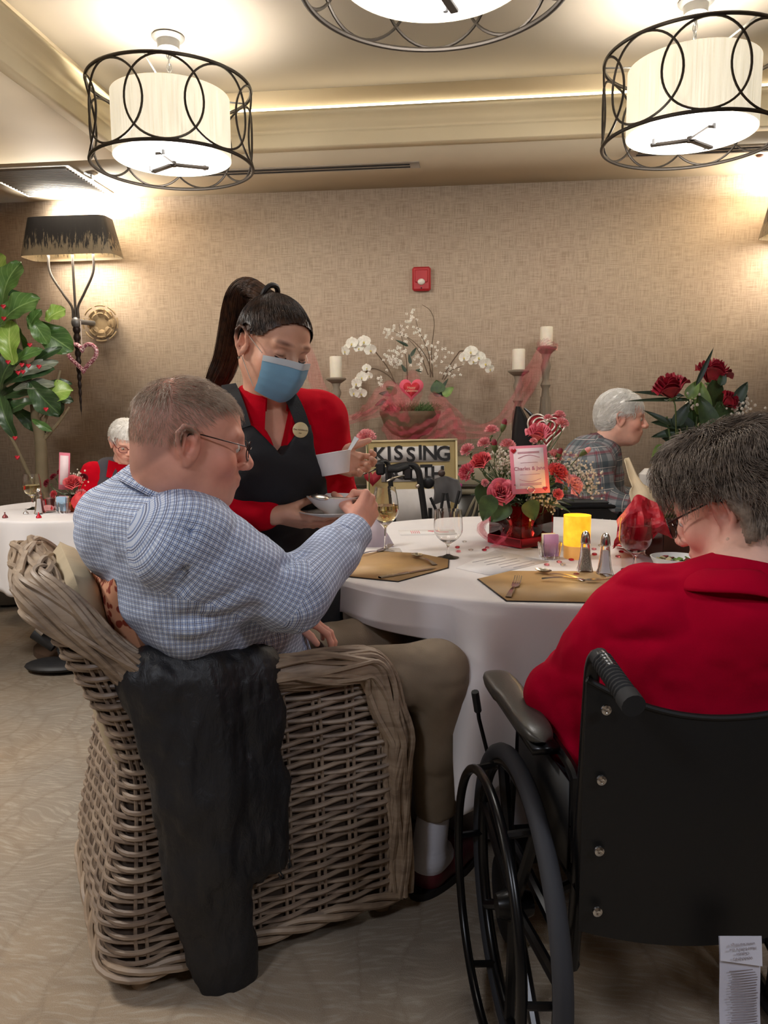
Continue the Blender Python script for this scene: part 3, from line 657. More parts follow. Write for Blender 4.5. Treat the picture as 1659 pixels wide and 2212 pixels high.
M_foil = [mat('foil_red', (190, 30, 44), .3, .7), mat('foil_silver', (200, 196, 196), .25, .8), mat('foil_dark', (120, 60, 60), .35, .6)]
for px, py, k in ((11, 1119, 2), (56, 1111, 1), (84, 1119, 0), (165, 1116, 1), (97, 1098, 0), (172, 1106, 0), (196, 1103, 1)):
    p = on(px, py, TZ); fn = ['red', 'silver', 'brown'][k]
    solo('foil_chocolate', fn+' foil wrapped chocolate drop on the left table'+(' near its front edge' if px < 90 else ' beside the flowers'), 'chocolate', G().lathe([(0, 0), (.012, 0), (.0135, .004), (.011, .01), (.005, .017), (.002, .022), (.004, .028), (0, .027)], p, 14), M_foil[k], p, group=fn+' chocolates '+('in front' if px < 90 else 'by flowers'))
# salad bowl on the right
M_china = mat('white_china', (242, 240, 236), .35)
q = on(1442, 1242, TZ)+A(.015, -.03, 0); t = T('salad_bowl', 'white bowl of salad half hidden behind the woman in red', 'bowl', q, local=True)
t.part('bowl', G().lathe([(0, 0), (.045, 0), (.047, .004), (.075, .058), (.077, .062), (.0735, .062), (.044, .01), (0, .008)], n=40), M_china)
t.part('dressing', G().lathe([(0, .04), (.06, .04)], n=30), mat('salad_bed', (150, 150, 96), .6))
M_let = [mat('lettuce', (110, 140, 60), .5), mat('beet', (120, 40, 40), .5), mat('crouton', (206, 190, 150), .7)]
for k in range(3):
    g = G()
    for j in range(10):
        a, r = RNG.rand()*6.28, .05*RNG.rand()**.5; g.box((r*math.cos(a), r*math.sin(a), .045+.012*RNG.rand()), (.022, .014, .004), rot('z', RNG.rand()*3) @ rot('x', RNG.rand()-.5) @ rot('y', RNG.rand()-.5), bev=.002)
    o = t.part(['lettuce_leaves', 'beet_pieces', 'croutons'][k], g, M_let[k]); o['kind'] = 'stuff'
# ================= flowers =================
def petal_mat(name, c, c2=None, rough=.6):
    n = N(name); v = n.coord(scale=(60, 60, 60)); f = n.noise(v, 1, 3); c2 = c2 or tuple(min(255, x*1.12+12) for x in c)
    n.col(n.ramp(f, [(.3, lin(c)), (.7, lin(c2))])); n.set(Roughness=rough, Subsurface_Weight=.15, Subsurface_Radius=(.01, .004, .004)); return n.m
M_rpink = petal_mat('rose_pink', (214, 96, 116), (236, 134, 146)); M_rcoral = petal_mat('rose_coral', (206, 74, 84), (228, 108, 108)); M_rred = petal_mat('rose_red', (128, 8, 32), (168, 16, 46))
M_carn = petal_mat('carnation_pink', (224, 138, 144), (248, 190, 190)); M_bud = petal_mat('bud_red', (110, 14, 34), (140, 24, 44)); M_orch = petal_mat('orchid_white', (224, 218, 204), (244, 240, 228)); M_cent = mat('orchid_lip', (214, 196, 110), .5)
def leaf_mat(name, c, c2):
    n = N(name); v = n.coord(scale=(30, 30, 30)); f = n.noise(v, 1, 3); n.col(n.ramp(f, [(.3, lin(c)), (.7, lin(c2))])); n.set(Roughness=.42); return n.m
M_leaf = leaf_mat('leaf_green', (44, 66, 36), (74, 100, 54)); M_leafd = leaf_mat('leaf_dark', (28, 44, 28), (46, 66, 40)); M_leafy = leaf_mat('leaf_yellow', (150, 140, 60), (170, 160, 84)); M_leafl = leaf_mat('leaf_light', (100, 130, 60), (140, 165, 90)); M_stem = mat('stem_green', (84, 104, 58), .5); M_gyp = mat('gypsophila_white', (222, 214, 196), .6); M_twig = mat('twig', (96, 78, 60), .7)
def rose(c, ax, R, layers=7, H=1.15, openn=.34):
    g = G(); B = basis(ax); r = np.random.RandomState(int(abs(c[0]*977+c[2]*313)*10) % 9999)
    for k in range(layers):
        f = k/(layers-1); n = 2 if k == 0 else (3 if k < 3 else 5); rad = R*(.10+.62*f); h = R*H*(1.22-.42*f*f)
        for j in range(n):
            a0 = 2*math.pi*j/n+k*1.1+r.rand()*.3; wd = (2.6 if k == 0 else 4.6/n*(1.25 if n == 5 else 1)); P = []
            for u in np.linspace(-.5, .5, 9):
                row = []
                for v in np.linspace(0, 1, 8):
                    lip = max(0, v-.6)/.4; top = 1-.35*abs(2*u)**2.6*(v**2)
                    rr = rad*(.25+.75*math.sin(min(1, v*1.35)*math.pi/2))*(1+.10*u)+R*openn*f*lip**1.6+.010*R*math.sin(7*u+k)*v
                    a = a0+u*wd*(.55+.45*math.sin(min(1, v*1.5)*math.pi/2)); row.append((rr*math.cos(a), rr*math.sin(a), h*v*top-R*.12*f*lip**2-R*.4))
                P.append(row)
            g.join(G().grid(np.array(P), th=R*.012), M=B, loc=c)
    return g
def sepals(c, ax, R):
    g = G(); B = basis(ax)
    g.join(G().lathe([(0, -R*.62), (R*.13, -R*.58), (R*.2, -R*.45), (R*.12, -R*.36)], n=10), M=B, loc=c)
    for j in range(5):
        a = j*1.257; P = [[(R*(.12+.4*v)*math.cos(a)-u*R*.12*(1-v)*math.sin(a), R*(.12+.4*v)*math.sin(a)+u*R*.12*(1-v)*math.cos(a), -R*.42-R*.1*math.sin(v*3)) for u in (-1, 0, 1)] for v in np.linspace(0, 1, 5)]
        g.join(G().grid(np.array(P), th=.0006), M=B, loc=c)
    return g
def carnation(c, ax, R, n=26):
    g = G(); B = basis(ax); r = np.random.RandomState(int(abs(c[0]*577+c[2]*713)*10) % 9999)
    for k in range(n):
        el = .15+1.35*(k+.5)/n; a0 = k*2.4; d = A(math.cos(el)*math.cos(a0), math.cos(el)*math.sin(a0), math.sin(el)); s_ = nrm(np.cross(d, A(0, 0, 1.01))); u_ = np.cross(s_, d); P = []
        for u in np.linspace(-1, 1, 8):
            P.append([d*R*(.15+.85*v)+s_*u*R*.42*v+u_*R*.10*math.sin(u*9+k)*v+d*R*.07*math.sin(u*14+k*2)*v for v in (0.05, .4, .75, 1)])
        g.join(G().grid(np.array(P)), M=B, loc=c)
    return g
def leafg(base, d, L, w, up=(0, 0, 1), curl=.2, fold=.15, wave=0, tip=1.6):
    d = nrm(d); s_ = np.cross(d, up); s_ = nrm(s_) if np.linalg.norm(s_) > 1e-3 else A(1, 0, 0); u_ = np.cross(s_, d); P = []
    for v in np.linspace(0, 1, 10):
        ww = w*math.sin(math.pi*min(1, v**(.62 if tip > 1 else 1.25)))**.8; row = []
        for q in (-1, -.5, 0, .5, 1): row.append(base+d*L*v+s_*q*ww+u_*(-curl*L*v*v+fold*w*abs(q)+wave*w*math.sin(v*12+q*2)*abs(q)))
        P.append(row)
    return G().grid(np.array(P), th=.0006)
def gyp(c, R, n, seed=0):
    r = np.random.RandomState(seed); g = G(); s_ = G()
    for _ in range(n):
        p = c+r.normal(0, .45, 3)*R; g.ball(p, .0035+.002*r.rand(), 6)
        if r.rand() < .5: s_.tube([p, p+(c-p)*.6-A(0, 0, R[2]*.8 if hasattr(R, '__len__') else R*.8)], .0006, 3)
    return g, s_
M_tulle = N('pink_tulle'); v_ = M_tulle.coord(scale=(1, 1, 1)); f_ = M_tulle.noise(v_, 420, 2, .8); M_tulle.col(lin((232, 84, 112))); M_tulle.set(Roughness=.5)
M_tulle.l(M_tulle.ramp(f_, [(.35, (.04, .04, .04, 1)), (.72, (.5, .5, .5, 1))]), M_tulle.b.inputs['Alpha']); M_tulle = M_tulle.m
M_dred = glass('dark_red_glass', (150, 16, 28), .02)
# ---- pink centrepiece
VC = A(.515, 2.86, TZ)
t = T('flower_centrepiece', 'square dark red vase of pink roses and carnations in the middle of the round table', 'flower arrangement', VC); Rv = rot('z', .62)
g = G(); s_ = .083
for sx, sy in ((1, 0), (-1, 0), (0, 1), (0, -1)): g.box(VC+Rv @ A(sx*s_, sy*s_, .078), (.004 if sx else 2*s_, .004 if sy else 2*s_, .15), Rv)
g.box(VC+A(0, 0, .006), (2*s_, 2*s_, .008), Rv); t.part('vase', g, glass('vase_glass', (190, 50, 50), .02), smooth=False)
t.part('ribbon_band', G().box(VC+A(0, 0, .019), (2*s_+.012, 2*s_+.012, .034), Rv, bev=.003), mat('red_satin', (164, 18, 40), .45), smooth=False)
t.part('moss', G().box(VC+A(0, 0, .082), (2*s_-.012, 2*s_-.012, .10), Rv, bev=.01), mat('moss', (34, 30, 22), .9, bump=.5, bscale=120), smooth=False)
P = [[VC+A(-.10-.05*math.sin(v*math.pi)*(1+.3*math.sin(u*14)), .0+.09*(u-.5)+.02*math.sin(v*9+u*5), .005+.105*v+.01*math.sin(u*17)) for v in np.linspace(0, 1, 12)] for u in np.linspace(0, 1, 16)]
t.part('tulle_puff', G().grid(np.array(P)), M_tulle)
P = [[VC+A(-.11+.05*v+.02*math.sin(7*u), -.05-.06*u+.015*math.sin(v*11), .004+.08*v*(1-u)) for v in np.linspace(0, 1, 9)] for u in np.linspace(0, 1, 9)]
t.part('tulle_puff', G().grid(np.array(P)), M_tulle)
cam_d = A(-.1, -1, .0)
def bloom(t, kind, px, py, D, rpx, ax, m, name=None, vc=None, zr=.14):
    c = at(px, py, D); R = rpx*D/1660; ax = nrm(ax); vc = VC if vc is None else vc
    g = rose(c, ax, R) if kind == 'rose' else carnation(c, ax, R)
    o = t.part(name or kind, g, m); b = vc+A(*(RNG.rand(2)-.5)*.08, zr)
    sg = sepals(c, ax, R); sg.tube(spline([c-ax*R*.5, c-ax*R*1.3-A(0, 0, .02), b], 10), .0022, 6); st = t.part('stem', sg, M_stem, parent=o); return o
for a in [('rose', 1083, 1064, 2.70, 29, (-.15, -1, .45), M_rpink), ('rose', 1163, 940, 2.84, 28, (.0, -.35, 1), M_rpink), ('rose', 1040, 1000, 2.80, 24, (-.5, -.5, .8), M_rcoral), ('carnation', 1062, 934, 2.86, 16, (-.1, -.3, 1), M_carn), ('carnation', 1012, 975, 2.86, 17, (-.6, -.4, .6), M_carn), ('carnation', 1048, 962, 2.88, 17, (-.3, -.4, .8), M_carn), ('carnation', 1012, 1022, 2.8, 21, (-.8, -.5, .3), M_rpink), ('carnation', 1096, 966, 2.88, 18, (0, -.4, 1), M_carn), ('carnation', 1208, 900, 2.9, 13, (.2, -.2, 1), M_carn), ('carnation', 1212, 918, 2.88, 16, (.2, -.5, .9), M_carn), ('carnation', 1184, 905, 2.9, 10, (-.2, -.4, 1), M_carn), ('carnation', 1196, 988, 2.86, 17, (.5, -.4, .7), M_carn), ('carnation', 1200, 1026, 2.8, 26, (.4, -.6, .5), M_rcoral), ('carnation', 1232, 1050, 2.78, 25, (.6, -.6, .4), M_carn), ('carnation', 1204, 1068, 2.74, 13, (.2, -1, .3), M_rpink), ('carnation', 1048, 1043, 2.72, 9, (-.4, -1, .2), M_carn), ('carnation', 1152, 955, 2.76, 9, (0, -.6, .8), M_carn)]: bloom(t, *a)
for px, py, D, m, d in ((1089, 914, 2.86, M_bud, (.25, 0, 1)), (1068, 958, 2.8, M_bud, (-.1, -.2, 1)), (1209, 977, 2.84, M_bud, (.3, -.2, .9)), (1268, 973, 2.86, M_carn, (.8, -.2, .6)), (1181, 1052, 2.72, M_bud, (.1, -.5, 1))):
    c = at(px, py, D); d = nrm(d); o = t.part('flower_bud', G().ball(c, (.011, .011, .018), 10, R=basis(d)), m)
    t.part('calyx', G().join(G().lathe([(.004, -.034), (.010, -.02), (.0115, -.006), (.009, -.002)], n=10), M=basis(d), loc=c).tube(spline([c-d*.03, c-d*.09-A(0, 0, .02), VC+A(.03*np.sign(d[0]), 0, .14)], 10), .0018, 5), M_stem, parent=o)
g1 = G(); g2 = G(); k = 0
for px, py, D, R, n in ((1090, 1005, 2.82, .045, 80), (1075, 975, 2.86, .035, 40), (1250, 1018, 2.88, .055, 110), (1272, 1045, 2.86, .05, 80), (1165, 1075, 2.76, .035, 40), (1190, 1085, 2.78, .04, 45), (1150, 1080, 2.74, .03, 25), (1215, 1000, 2.9, .05, 50)):
    a, b = gyp(at(px, py, D), R, n, k); k += 1; g1.join(a); g2.join(b) if b.v else None
t.part('gypsophila', g1, M_gyp, kind='stuff'); t.part('gypsophila_stems', g2, M_stem, kind='stuff')
r = np.random.RandomState(5)
for k in range(34):
    a = r.rand()*6.28; e = r.rand()*.9-.15; b = VC+A(.06*math.cos(a), .06*math.sin(a), .15+.03*r.rand()); d = A(math.cos(a)*math.cos(e), math.sin(a)*math.cos(e)*.8, math.sin(e)+.1)
    t.part('leaf', leafg(b, d, .09+.07*r.rand(), .022+.012*r.rand(), curl=.25), [M_leaf, M_leafd][k % 2])
for px, py, px2, py2, D in ((1062, 1068, 1050, 1105, 2.66), (1100, 1085, 1075, 1112, 2.7), (1140, 1080, 1150, 1108, 2.7), (1042, 1040, 1048, 1085, 2.74)):
    a, b = at(px, py, D), at(px2, py2, D); t.part('leaf', leafg(a, b-a, np.linalg.norm(b-a)*1.6, .034, up=(0, -1, .3), curl=.1), M_leaf)
g = G()
for k in range(60):                           # filler ferns
    a = r.rand()*6.28; b = VC+A(.05*math.cos(a), .05*math.sin(a), .15); d = nrm(A(math.cos(a), math.sin(a), .5+1.5*r.rand())); L = .08+.12*r.rand()
    g.tube(spline([b, b+d*L*.5+A(0, 0, .02), b+d*L], 5), .0011, 4)
    for j in range(5): g.join(leafg(b+d*L*(.3+.14*j), nrm(d+r.normal(0, .7, 3)), .022, .004))
t.part('greenery', g, M_leaf, kind='stuff')
# place card in the flowers
c4 = [at(1108, 965, 2.70), at(1187, 961, 2.70), at(1180, 1064, 2.66), at(1100, 1067, 2.66)]; cc = np.mean(c4, 0)
X = nrm(c4[1]-c4[0]); Y = nrm(c4[0]-c4[3]); Y = nrm(Y-X*(X@Y)); Z = np.cross(X, Y); Rk = np.stack([X, Y, Z], 1); w, h = .131, .170
t = T('place_card', 'pink bordered name card clipped in front of the pink roses', 'card', cc); Mp = mat('card_pink', (222, 122, 140), .6); Mq = mat('card_cream', (236, 214, 216), .6); Ms = mat('script_mauve', (190, 120, 140), .6)
t.part('border', G().box(cc, (w, h, .0015), Rk), Mp, smooth=False); t.part('panel', G().box(cc+Z*.0012+Y*.004, (w*.8, h*.84, .001), Rk), Mq, smooth=False)
g = G()
for yy, ww in ((.024, .06), (-.018, .07)): g.box(cc+Z*.002+Y*yy, (ww, .0012, .0004), Rk)
for s_, yy in ((1, .045), (-1, -.038)):
    x = np.linspace(-.038, .038, 20); t.part('scroll_line', G().tube([cc+Z*.002+X*q+Y*(yy+s_*.006*math.cos(q*60)) for q in x], .0008, 4), Ms)
for yy in (.062, .058, -.05, -.055): g.box(cc+Z*.002+Y*yy, (.076, .0022, .0003), Rk)
t.part('print', g, Ms, smooth=False); t.part('names', text('Charles & Jane', .0185, .0006, Rk, cc+Z*.002+Y*.003), mat('script_dark', (170, 84, 110), .6), smooth=False)
for sx, sy, w_ in ((-.052, .068, .02), (.05, -.07, .016)): t.part('heart_sticker', G().prism(heart(20, w_), .0012, Rk, cc+X*sx+Y*sy+Z*.002), mat('heart_red', (190, 20, 44), .5), smooth=False)
a = np.linspace(0, 2*math.pi, 20, endpoint=False); lc = cc-Y*.072+Z*.004
t.part('wire_clip', G().tube([lc+X*.013*math.cos(q)+Y*.011*math.sin(q) for q in a], .0009, 5, closed=True).tube([lc-Y*.011, lc-Y*.03-X*.003, VC+A(-.02, -.02, .12)], .001, 5), M_silver)
# ---- red roses behind the woman in red, with red tissue
BC = on(1452, 1212, TZ)+A(.02, .06, 0)
t = T('rose_bouquet', 'tall bouquet of dark red roses in a brown square vase wrapped in red tissue', 'flower arrangement', BC)
t.part('vase', G().box(BC+A(0, 0, .07), (.13, .13, .138), rot('z', .1), bev=.004), mat('brown_vase', (84, 46, 36), .4), smooth=False)
for a in [('rose', 1449, 843, 2.35, 38, (-.35, -.15, 1), M_rred), ('rose', 1538, 812, 2.45, 38, (.25, -.1, 1), M_rred), ('rose', 1572, 868, 2.4, 24, (.8, -.3, .6), M_rred)]: bloom(t, *a, vc=BC, zr=.14)
r = np.random.RandomState(8)
for k, (px, py, ang, L, w, m) in enumerate([(1545, 850, -70, .11, .03, 0), (1518, 870, 95, .11, .028, 2), (1565, 900, -60, .13, .034, 0), (1530, 930, 80, .13, .034, 0), (1500, 890, 100, .10, .026, 0), (1490, 930, 120, .12, .03, 1), (1470, 900, 60, .09, .02, 1), (1590, 880, 50, .09, .022, 1), (1600, 850, 60, .07, .018, 1), (1570, 960, 20, .13, .03, 0), (1520, 980, 70, .12, .03, 0), (1480, 960, 160, .12, .026, 1), (1450, 915, 172, .10, .017, 1), (1445, 935, 190, .09, .014, 1), (1470, 1000, 150, .12, .03, 0), (1450, 985, 200, .09, .028, 2), (1425, 975, 230, .06, .02, 2), (1455, 1030, 130, .1, .026, 0), (1450, 1000, 185, .09, .018, 3), (1440, 1035, 265, .11, .022, 1), (1500, 1050, 90, .12, .03, 1), (1545, 1020, 60, .13, .034, 1), (1495, 845, 60, .07, .02, 2), (1560, 820, 75, .05, .014, 0), (1520, 800, 65, .13, .008, 1), (1435, 850, 172, .16, .009, 1), (1440, 862, 178, .20, .007, 1), (1430, 905, 150, .10, .01, 1), (1580, 930, 30, .1, .03, 0), (1600, 905, -20, .08, .024, 1), (1530, 900, 110, .12, .032, 0), (1480, 1080, 100, .14, .03, 1)]):
    c = at(px, py, 2.38+.05*r.rand()); th = math.radians(ang); d = A(math.cos(th), .15*(r.rand()-.5), math.sin(th)); t.part('leaf', leafg(c-d*L*.4, d, L, w, up=nrm(A(.2*(r.rand()-.5), -1, .35)), curl=.15), [M_leaf, M_leafd, M_leafl, M_leafy][m])
for k in range(7):
    a = at(1440+22*k, 900+10*(k % 3), 2.4); t.part('stem', G().tube(spline([a, at(1462+9*k, 1050, 2.42), BC+A(.01*(k-3), 0, .13)], 10), .003, 6), M_stem)
g, s_ = gyp(at(1600, 890, 2.4), .055, 70, 21); a, b = gyp(at(1490, 870, 2.42), .03, 25, 22); g.join(a); t.part('gypsophila', g, M_gyp, kind='stuff')
M_tissue = N('red_tissue'); M_tissue.col(lin((206, 26, 46))); M_tissue.set(Roughness=.45); M_tissue.b.inputs['Transmission Weight'].default_value = .15; v_ = M_tissue.coord(); M_tissue.bump(M_tissue.noise(v_, 18, 3), .6, .02)
P = []; top = [at(x, y, 2.42) for x, y in ((1333, 1125), (1358, 1085), (1376, 1066), (1400, 1075), (1428, 1092), (1440, 1150))]; bot = [at(x, y, 2.40) for x, y in ((1322, 1180), (1350, 1180), (1375, 1184), (1395, 1180), (1420, 1150), (1440, 1160))]
tp, bt = spline(top, 24), spline(bot, 24)
for i in range(24):
    row = []
    for v in np.linspace(0, 1, 16):
        p = tp[i]*(1-v)+bt[i]*v; p = p+A(0, -.035*math.sin(v*math.pi)+.02*pnoise(A(i*.4, v*5, 3.)), .008*pnoise(A(i*.3, v*4, 9.))); row.append(p)
    P.append(row)
t.part('tissue_wrap', G().grid(np.array(P), th=.001), M_tissue.m, ang=25)
P = [[bt[i]*(1-v)+(on(1340+3*i, 1186, TZ+.004)+A(0, .05*v, .03*(1-v)))*v+A(0, .01*math.sin(i), 0) for v in np.linspace(0, 1, 6)] for i in range(20)]
t.part('tissue_tail', G().grid(np.array(P), th=.001), M_tissue.m, ang=25)
# ---- left table flowers
LV = on(150, 1106, TZ)+A(.02, .05, 0)
t = T('flower_posy', 'low red posy with one coral rose and a tulle puff on the left table', 'flower arrangement', LV)
t.part('vase', G().box(LV+A(0, 0, .035), (.09, .09, .068), rot('z', .4), bev=.003), mat('posy_vase', (150, 34, 44), .3), smooth=False)
D_ = LV[1]
for a in [('rose', 158, 1045, D_-.06, 19, (.1, -.7, .8), M_rcoral), ('carnation', 135, 1022, D_, 11, (-.5, -.3, 1), M_bud), ('carnation', 105, 1045, D_, 10, (-.9, -.3, .4), M_bud), ('carnation', 118, 1032, D_, 9, (-.7, -.3, .7), M_bud), ('carnation', 175, 1068, D_-.07, 12, (.5, -1, .4), M_carn), ('carnation', 118, 1068, D_-.05, 9, (-.5, -1, .3), M_rcoral), ('carnation', 180, 1033, D_, 10, (.6, -.2, .8), M_bud)]: bloom(t, *a, vc=LV, zr=.06)
g, s_ = gyp(at(170, 1030, D_), .04, 40, 3); t.part('gypsophila', g, M_gyp, kind='stuff')
P = []
for u in np.linspace(0, 2*math.pi, 28, endpoint=False): P.append([at(178, 1085, D_-.09)+A(.05*math.cos(u)*math.sin(v)*(1+.2*math.sin(u*7+v*5)), .04*math.sin(u)*math.sin(v), -.05*math.cos(v)*(1+.15*math.sin(u*5))) for v in np.linspace(.1, 3.04, 10)])
t.part('tulle_puff', G().grid(np.array(P), cu=True), mat('red_net', (206, 52, 56), .6, bump=.8, bscale=160))
for k in range(10): a = k*.63; t.part('leaf', leafg(LV+A(0, 0, .07), A(math.cos(a), math.sin(a), .5), .08, .018), M_leafd)
c = at(139, 1018, D_-.03); t = T('place_card', 'narrow pink card standing in the posy on the left table', 'card', c); t.part('border', G().box(c, (.055, .002, .19), rot('y', .08)), Mp, smooth=False); t.part('panel', G().box(c+A(0, -.0018, .005), (.042, .001, .15), rot('y', .08)), Mq, smooth=False)
t.part('wire_stem', G().tube([c-A(0, 0, .09), LV+A(0, 0, .05)], .0015, 5), M_silver)
# ================= fiddle leaf fig =================
FB = A(-2.15, 4.78, 0)
t = T('fiddle_leaf_fig', 'tall fiddle leaf fig tree with big glossy leaves at the far left', 'tree', FB); t_fig = t
t.part('pot', G().lathe([(0, 0), (.13, 0), (.17, .3), (.175, .32), (.16, .32), (.15, .28), (0, .28)], FB, 28), mat('fig_pot', (60, 54, 50), .6))
M_bark = mat('fig_bark', (112, 100, 76), .8, bump=.4, bscale=60)
tr = spline([FB+A(0, 0, .27), at(92, 1085, 4.78), at(88, 960, 4.78), at(78, 905, 4.78), at(70, 850, 4.78), at(45, 760, 4.78), at(20, 640, 4.78)], 30)
t.part('trunk', G().tube(tr, np.linspace(.046, .012, 30), 10), M_bark)
for a in ([(80, 905), (112, 872), (122, 862)], [(78, 960), (100, 900), (118, 850), (130, 800)], [(85, 960), (125, 915), (150, 880)], [(88, 1085), (60, 1020), (20, 940), (-20, 900)], [(70, 850), (30, 800), (-10, 790)]): t.part('branch', G().tube(spline([at(x, y, 4.78) for x, y in a], 12), np.linspace(.014, .007, 12), 8), M_bark)
def figmat(name, c, c2, cv):
    n = N(name); v = n.coord('UV'); sp = n.n('ShaderNodeSeparateXYZ'); n.l(v, sp.inputs[0]); x = n.math('ABSOLUTE', n.math('SUBTRACT', sp.outputs[0], .5))
    vein = n.math('FRACT', n.math('SUBTRACT', n.math('MULTIPLY', sp.outputs[1], 7), n.math('MULTIPLY', x, 5))); vm = n.ramp(vein, [(0, (1, 1, 1, 1)), (.10, (0, 0, 0, 1)), (.92, (0, 0, 0, 1)), (1, (1, 1, 1, 1))]); mid = n.ramp(x, [(.0, (1, 1, 1, 1)), (.035, (0, 0, 0, 1))])
    f = n.noise(n.coord(), 9, 3); b = n.ramp(f, [(.3, lin(c)), (.7, lin(c2))]); n.col(n.mix(n.math('MAXIMUM', n.math('MULTIPLY', vm, .45), mid), b, lin(cv))); n.set(Roughness=.32); n.bump(vm, -.25, .004); return n.m
MF = [figmat('fig_leaf_dark', (34, 58, 34), (54, 80, 44), (90, 120, 70)), figmat('fig_leaf_mid', (58, 92, 44), (86, 122, 58), (130, 160, 100)), figmat('fig_leaf_light', (120, 156, 60), (150, 180, 90), (190, 210, 130)), figmat('fig_leaf_back', (90, 96, 84), (120, 128, 110), (150, 156, 130))]
def figleaf(c, d, L, w, up, m):
    d = nrm(d); s_ = nrm(np.cross(d, up)); u_ = np.cross(s_, d); P = []; nu, nv = 9, 16
    for v in np.linspace(0, 1, nv):
        sh = (math.sin(math.pi*min(1, v**.8*.98+.01)))**.55*(.62+.5*sstep(.25, .75, v)); ww = w*.5*sh; row = []
        for q in np.linspace(-1, 1, nu): row.append(c+d*L*(v-.5)+s_*q*ww+u_*(L*.12*math.sin(v*3)-.12*L*v*v+.10*w*abs(q)+.055*w*math.sin(v*17+q*3)*abs(q)**2))
        P.append(row)
    g = G().grid(np.array(P)); uv = []
    for i in range(nv-1):
        for j in range(nu-1):
            for a, b in ((i, j), (i+1, j), (i+1, j+1), (i, j+1)): uv.append((b/(nu-1), a/(nv-1)))
    g.uv['uv'] = uv; t_fig.part('leaf', g, MF[m])
r = np.random.RandomState(3)
for (px, py, ang, L, w, m) in [(22, 612, 70, 90, 62, 1), (0, 585, 100, 70, 50, 2), (40, 672, 35, 92, 66, 1), (20, 650, 20, 60, 40, 0), (25, 740, 95, 84, 58, 2), (75, 690, 60, 44, 26, 1), (120, 680, 35, 42, 40, 2), (82, 712, -60, 60, 40, 1), (112, 728, -35, 86, 60, 1), (45, 735, -80, 50, 34, 1), (55, 815, 20, 110, 34, 0), (75, 800, 25, 90, 30, 3), (95, 860, -50, 80, 56, 0), (125, 850, 15, 60, 50, 2), (40, 850, 20, 95, 40, 0), (75, 835, 10, 80, 26, 3), (20, 800, 60, 90, 50, 0), (115, 868, -70, 60, 44, 0), (60, 905, -40, 80, 34, 0), (90, 918, -30, 44, 18, 1), (15, 900, 110, 90, 40, 0), (5, 860, 130, 80, 46, 0), (125, 830, 5, 50, 20, 0), (70, 665, 115, 40, 18, 1), (8, 700, 100, 80, 50, 1), (60, 770, 30, 60, 30, 1), (135, 862, -10, 40, 22, 0), (0, 740, 80, 90, 50, 0), (45, 880, 200, 70, 34, 0), (100, 770, 30, 70, 22, 0)]:
    D = 4.78-.1+.2*r.rand(); k = D/1660; th = math.radians(ang); figleaf(at(px, py, D), A(math.cos(th), .5*(r.rand()-.5), math.sin(th)), L*k*1.12, w*k*1.05, nrm(A(.5*(r.rand()-.5), -1, .25+.4*r.rand())), m)
for px, py in ((8, 662), (9, 688), (40, 805), (50, 803), (62, 790), (85, 792), (33, 946), (38, 988), (65, 745), (18, 782), (100, 884), (48, 788)):
    p = at(px, py, 4.66); solo('heart_charm', 'small red heart charm hung among the fig tree leaves', 'heart decoration', G().prism(heart(16, .03), .006, R=rot('x', math.pi/2), c=p), mat('charm_red', (180, 24, 44), .4), p, group='red heart charms in the fig tree', smooth=False)
# ================= sideboard wall (room frame) =================
def rp(px, py, Y):
    d = s2w(at(px, py, 1)-CC); return CC+d*(Y/d[1])
YB, YS = WY-.02, 4.93; x0, x1 = rp(590, 1000, YS)[0], rp(1290, 1000, YS)[0]; SXc, SW = (x0+x1)/2, x1-x0; SH = .955
M_sb = mat('weathered_sage_wood', (150, 140, 116), .6, bump=.2, bscale=70); M_mir = mat('smoked_mirror', (70, 66, 60), .25, .3)
t = T('sideboard', 'long weathered sideboard with X lattice doors against the back wall', 'sideboard', (SXc, (YB+YS)/2, 0), room=True); t.local = True; dY = (YB-YS)/2
t.part('top', G().box((0, 0, SH-.02), (SW+.04, 2*dY+.03, .04), bev=.008), M_sb, smooth=False)
t.part('carcass', G().box((0, .01, .5), (SW, 2*dY-.04, .86)).box((0, .01, .04), (SW-.1, 2*dY-.1, .08)), M_sb, smooth=False)
t.part('frieze', G().box((0, -dY+.01, SH-.10), (SW, .03, .12), bev=.004), M_sb, smooth=False)
t.part('moulding', G().box((0, -dY, SH-.165), (SW, .045, .014), bev=.004), mat('frieze_shadow', (70, 60, 50), .6), smooth=False)  # dark strip, colour stands in for the shadow line under the frieze
nd = 6; dw = SW/nd
for k in range(nd):
    x = -SW/2+dw*(k+.5); o = t.part('door', G().box((x, -dY+.015, .44), (dw-.02, .02, .66), bev=.003), M_mir, smooth=False); g = G(); h = .66
    for sx in (-1, 1): g.box((x+sx*(dw/2-.028), -dY, .44), (.036, .02, h)); g.box((x, -dY, .44+sx*(h/2-.018)), (dw-.03, .02, .036))
    t.part('door_frame', g, M_sb, parent=o, smooth=False); g = G()
    for s_ in (-1, 1):
        P = [A(x+s_*(.10-.085*math.sin(a))*1.2, -dY+.0, .44+(a/math.pi-.5)*h*.9) for a in np.linspace(0, math.pi, 16)]; g.tube(P, .009, 6)
        P = [A(x+s_*(.02+.10*abs(math.cos(a))), -dY+.0, .44+(a/math.pi-.5)*h*.9) for a in np.linspace(0, math.pi, 16)]; g.tube(P, .008, 6)
    t.part('lattice', g, M_sb, parent=o)
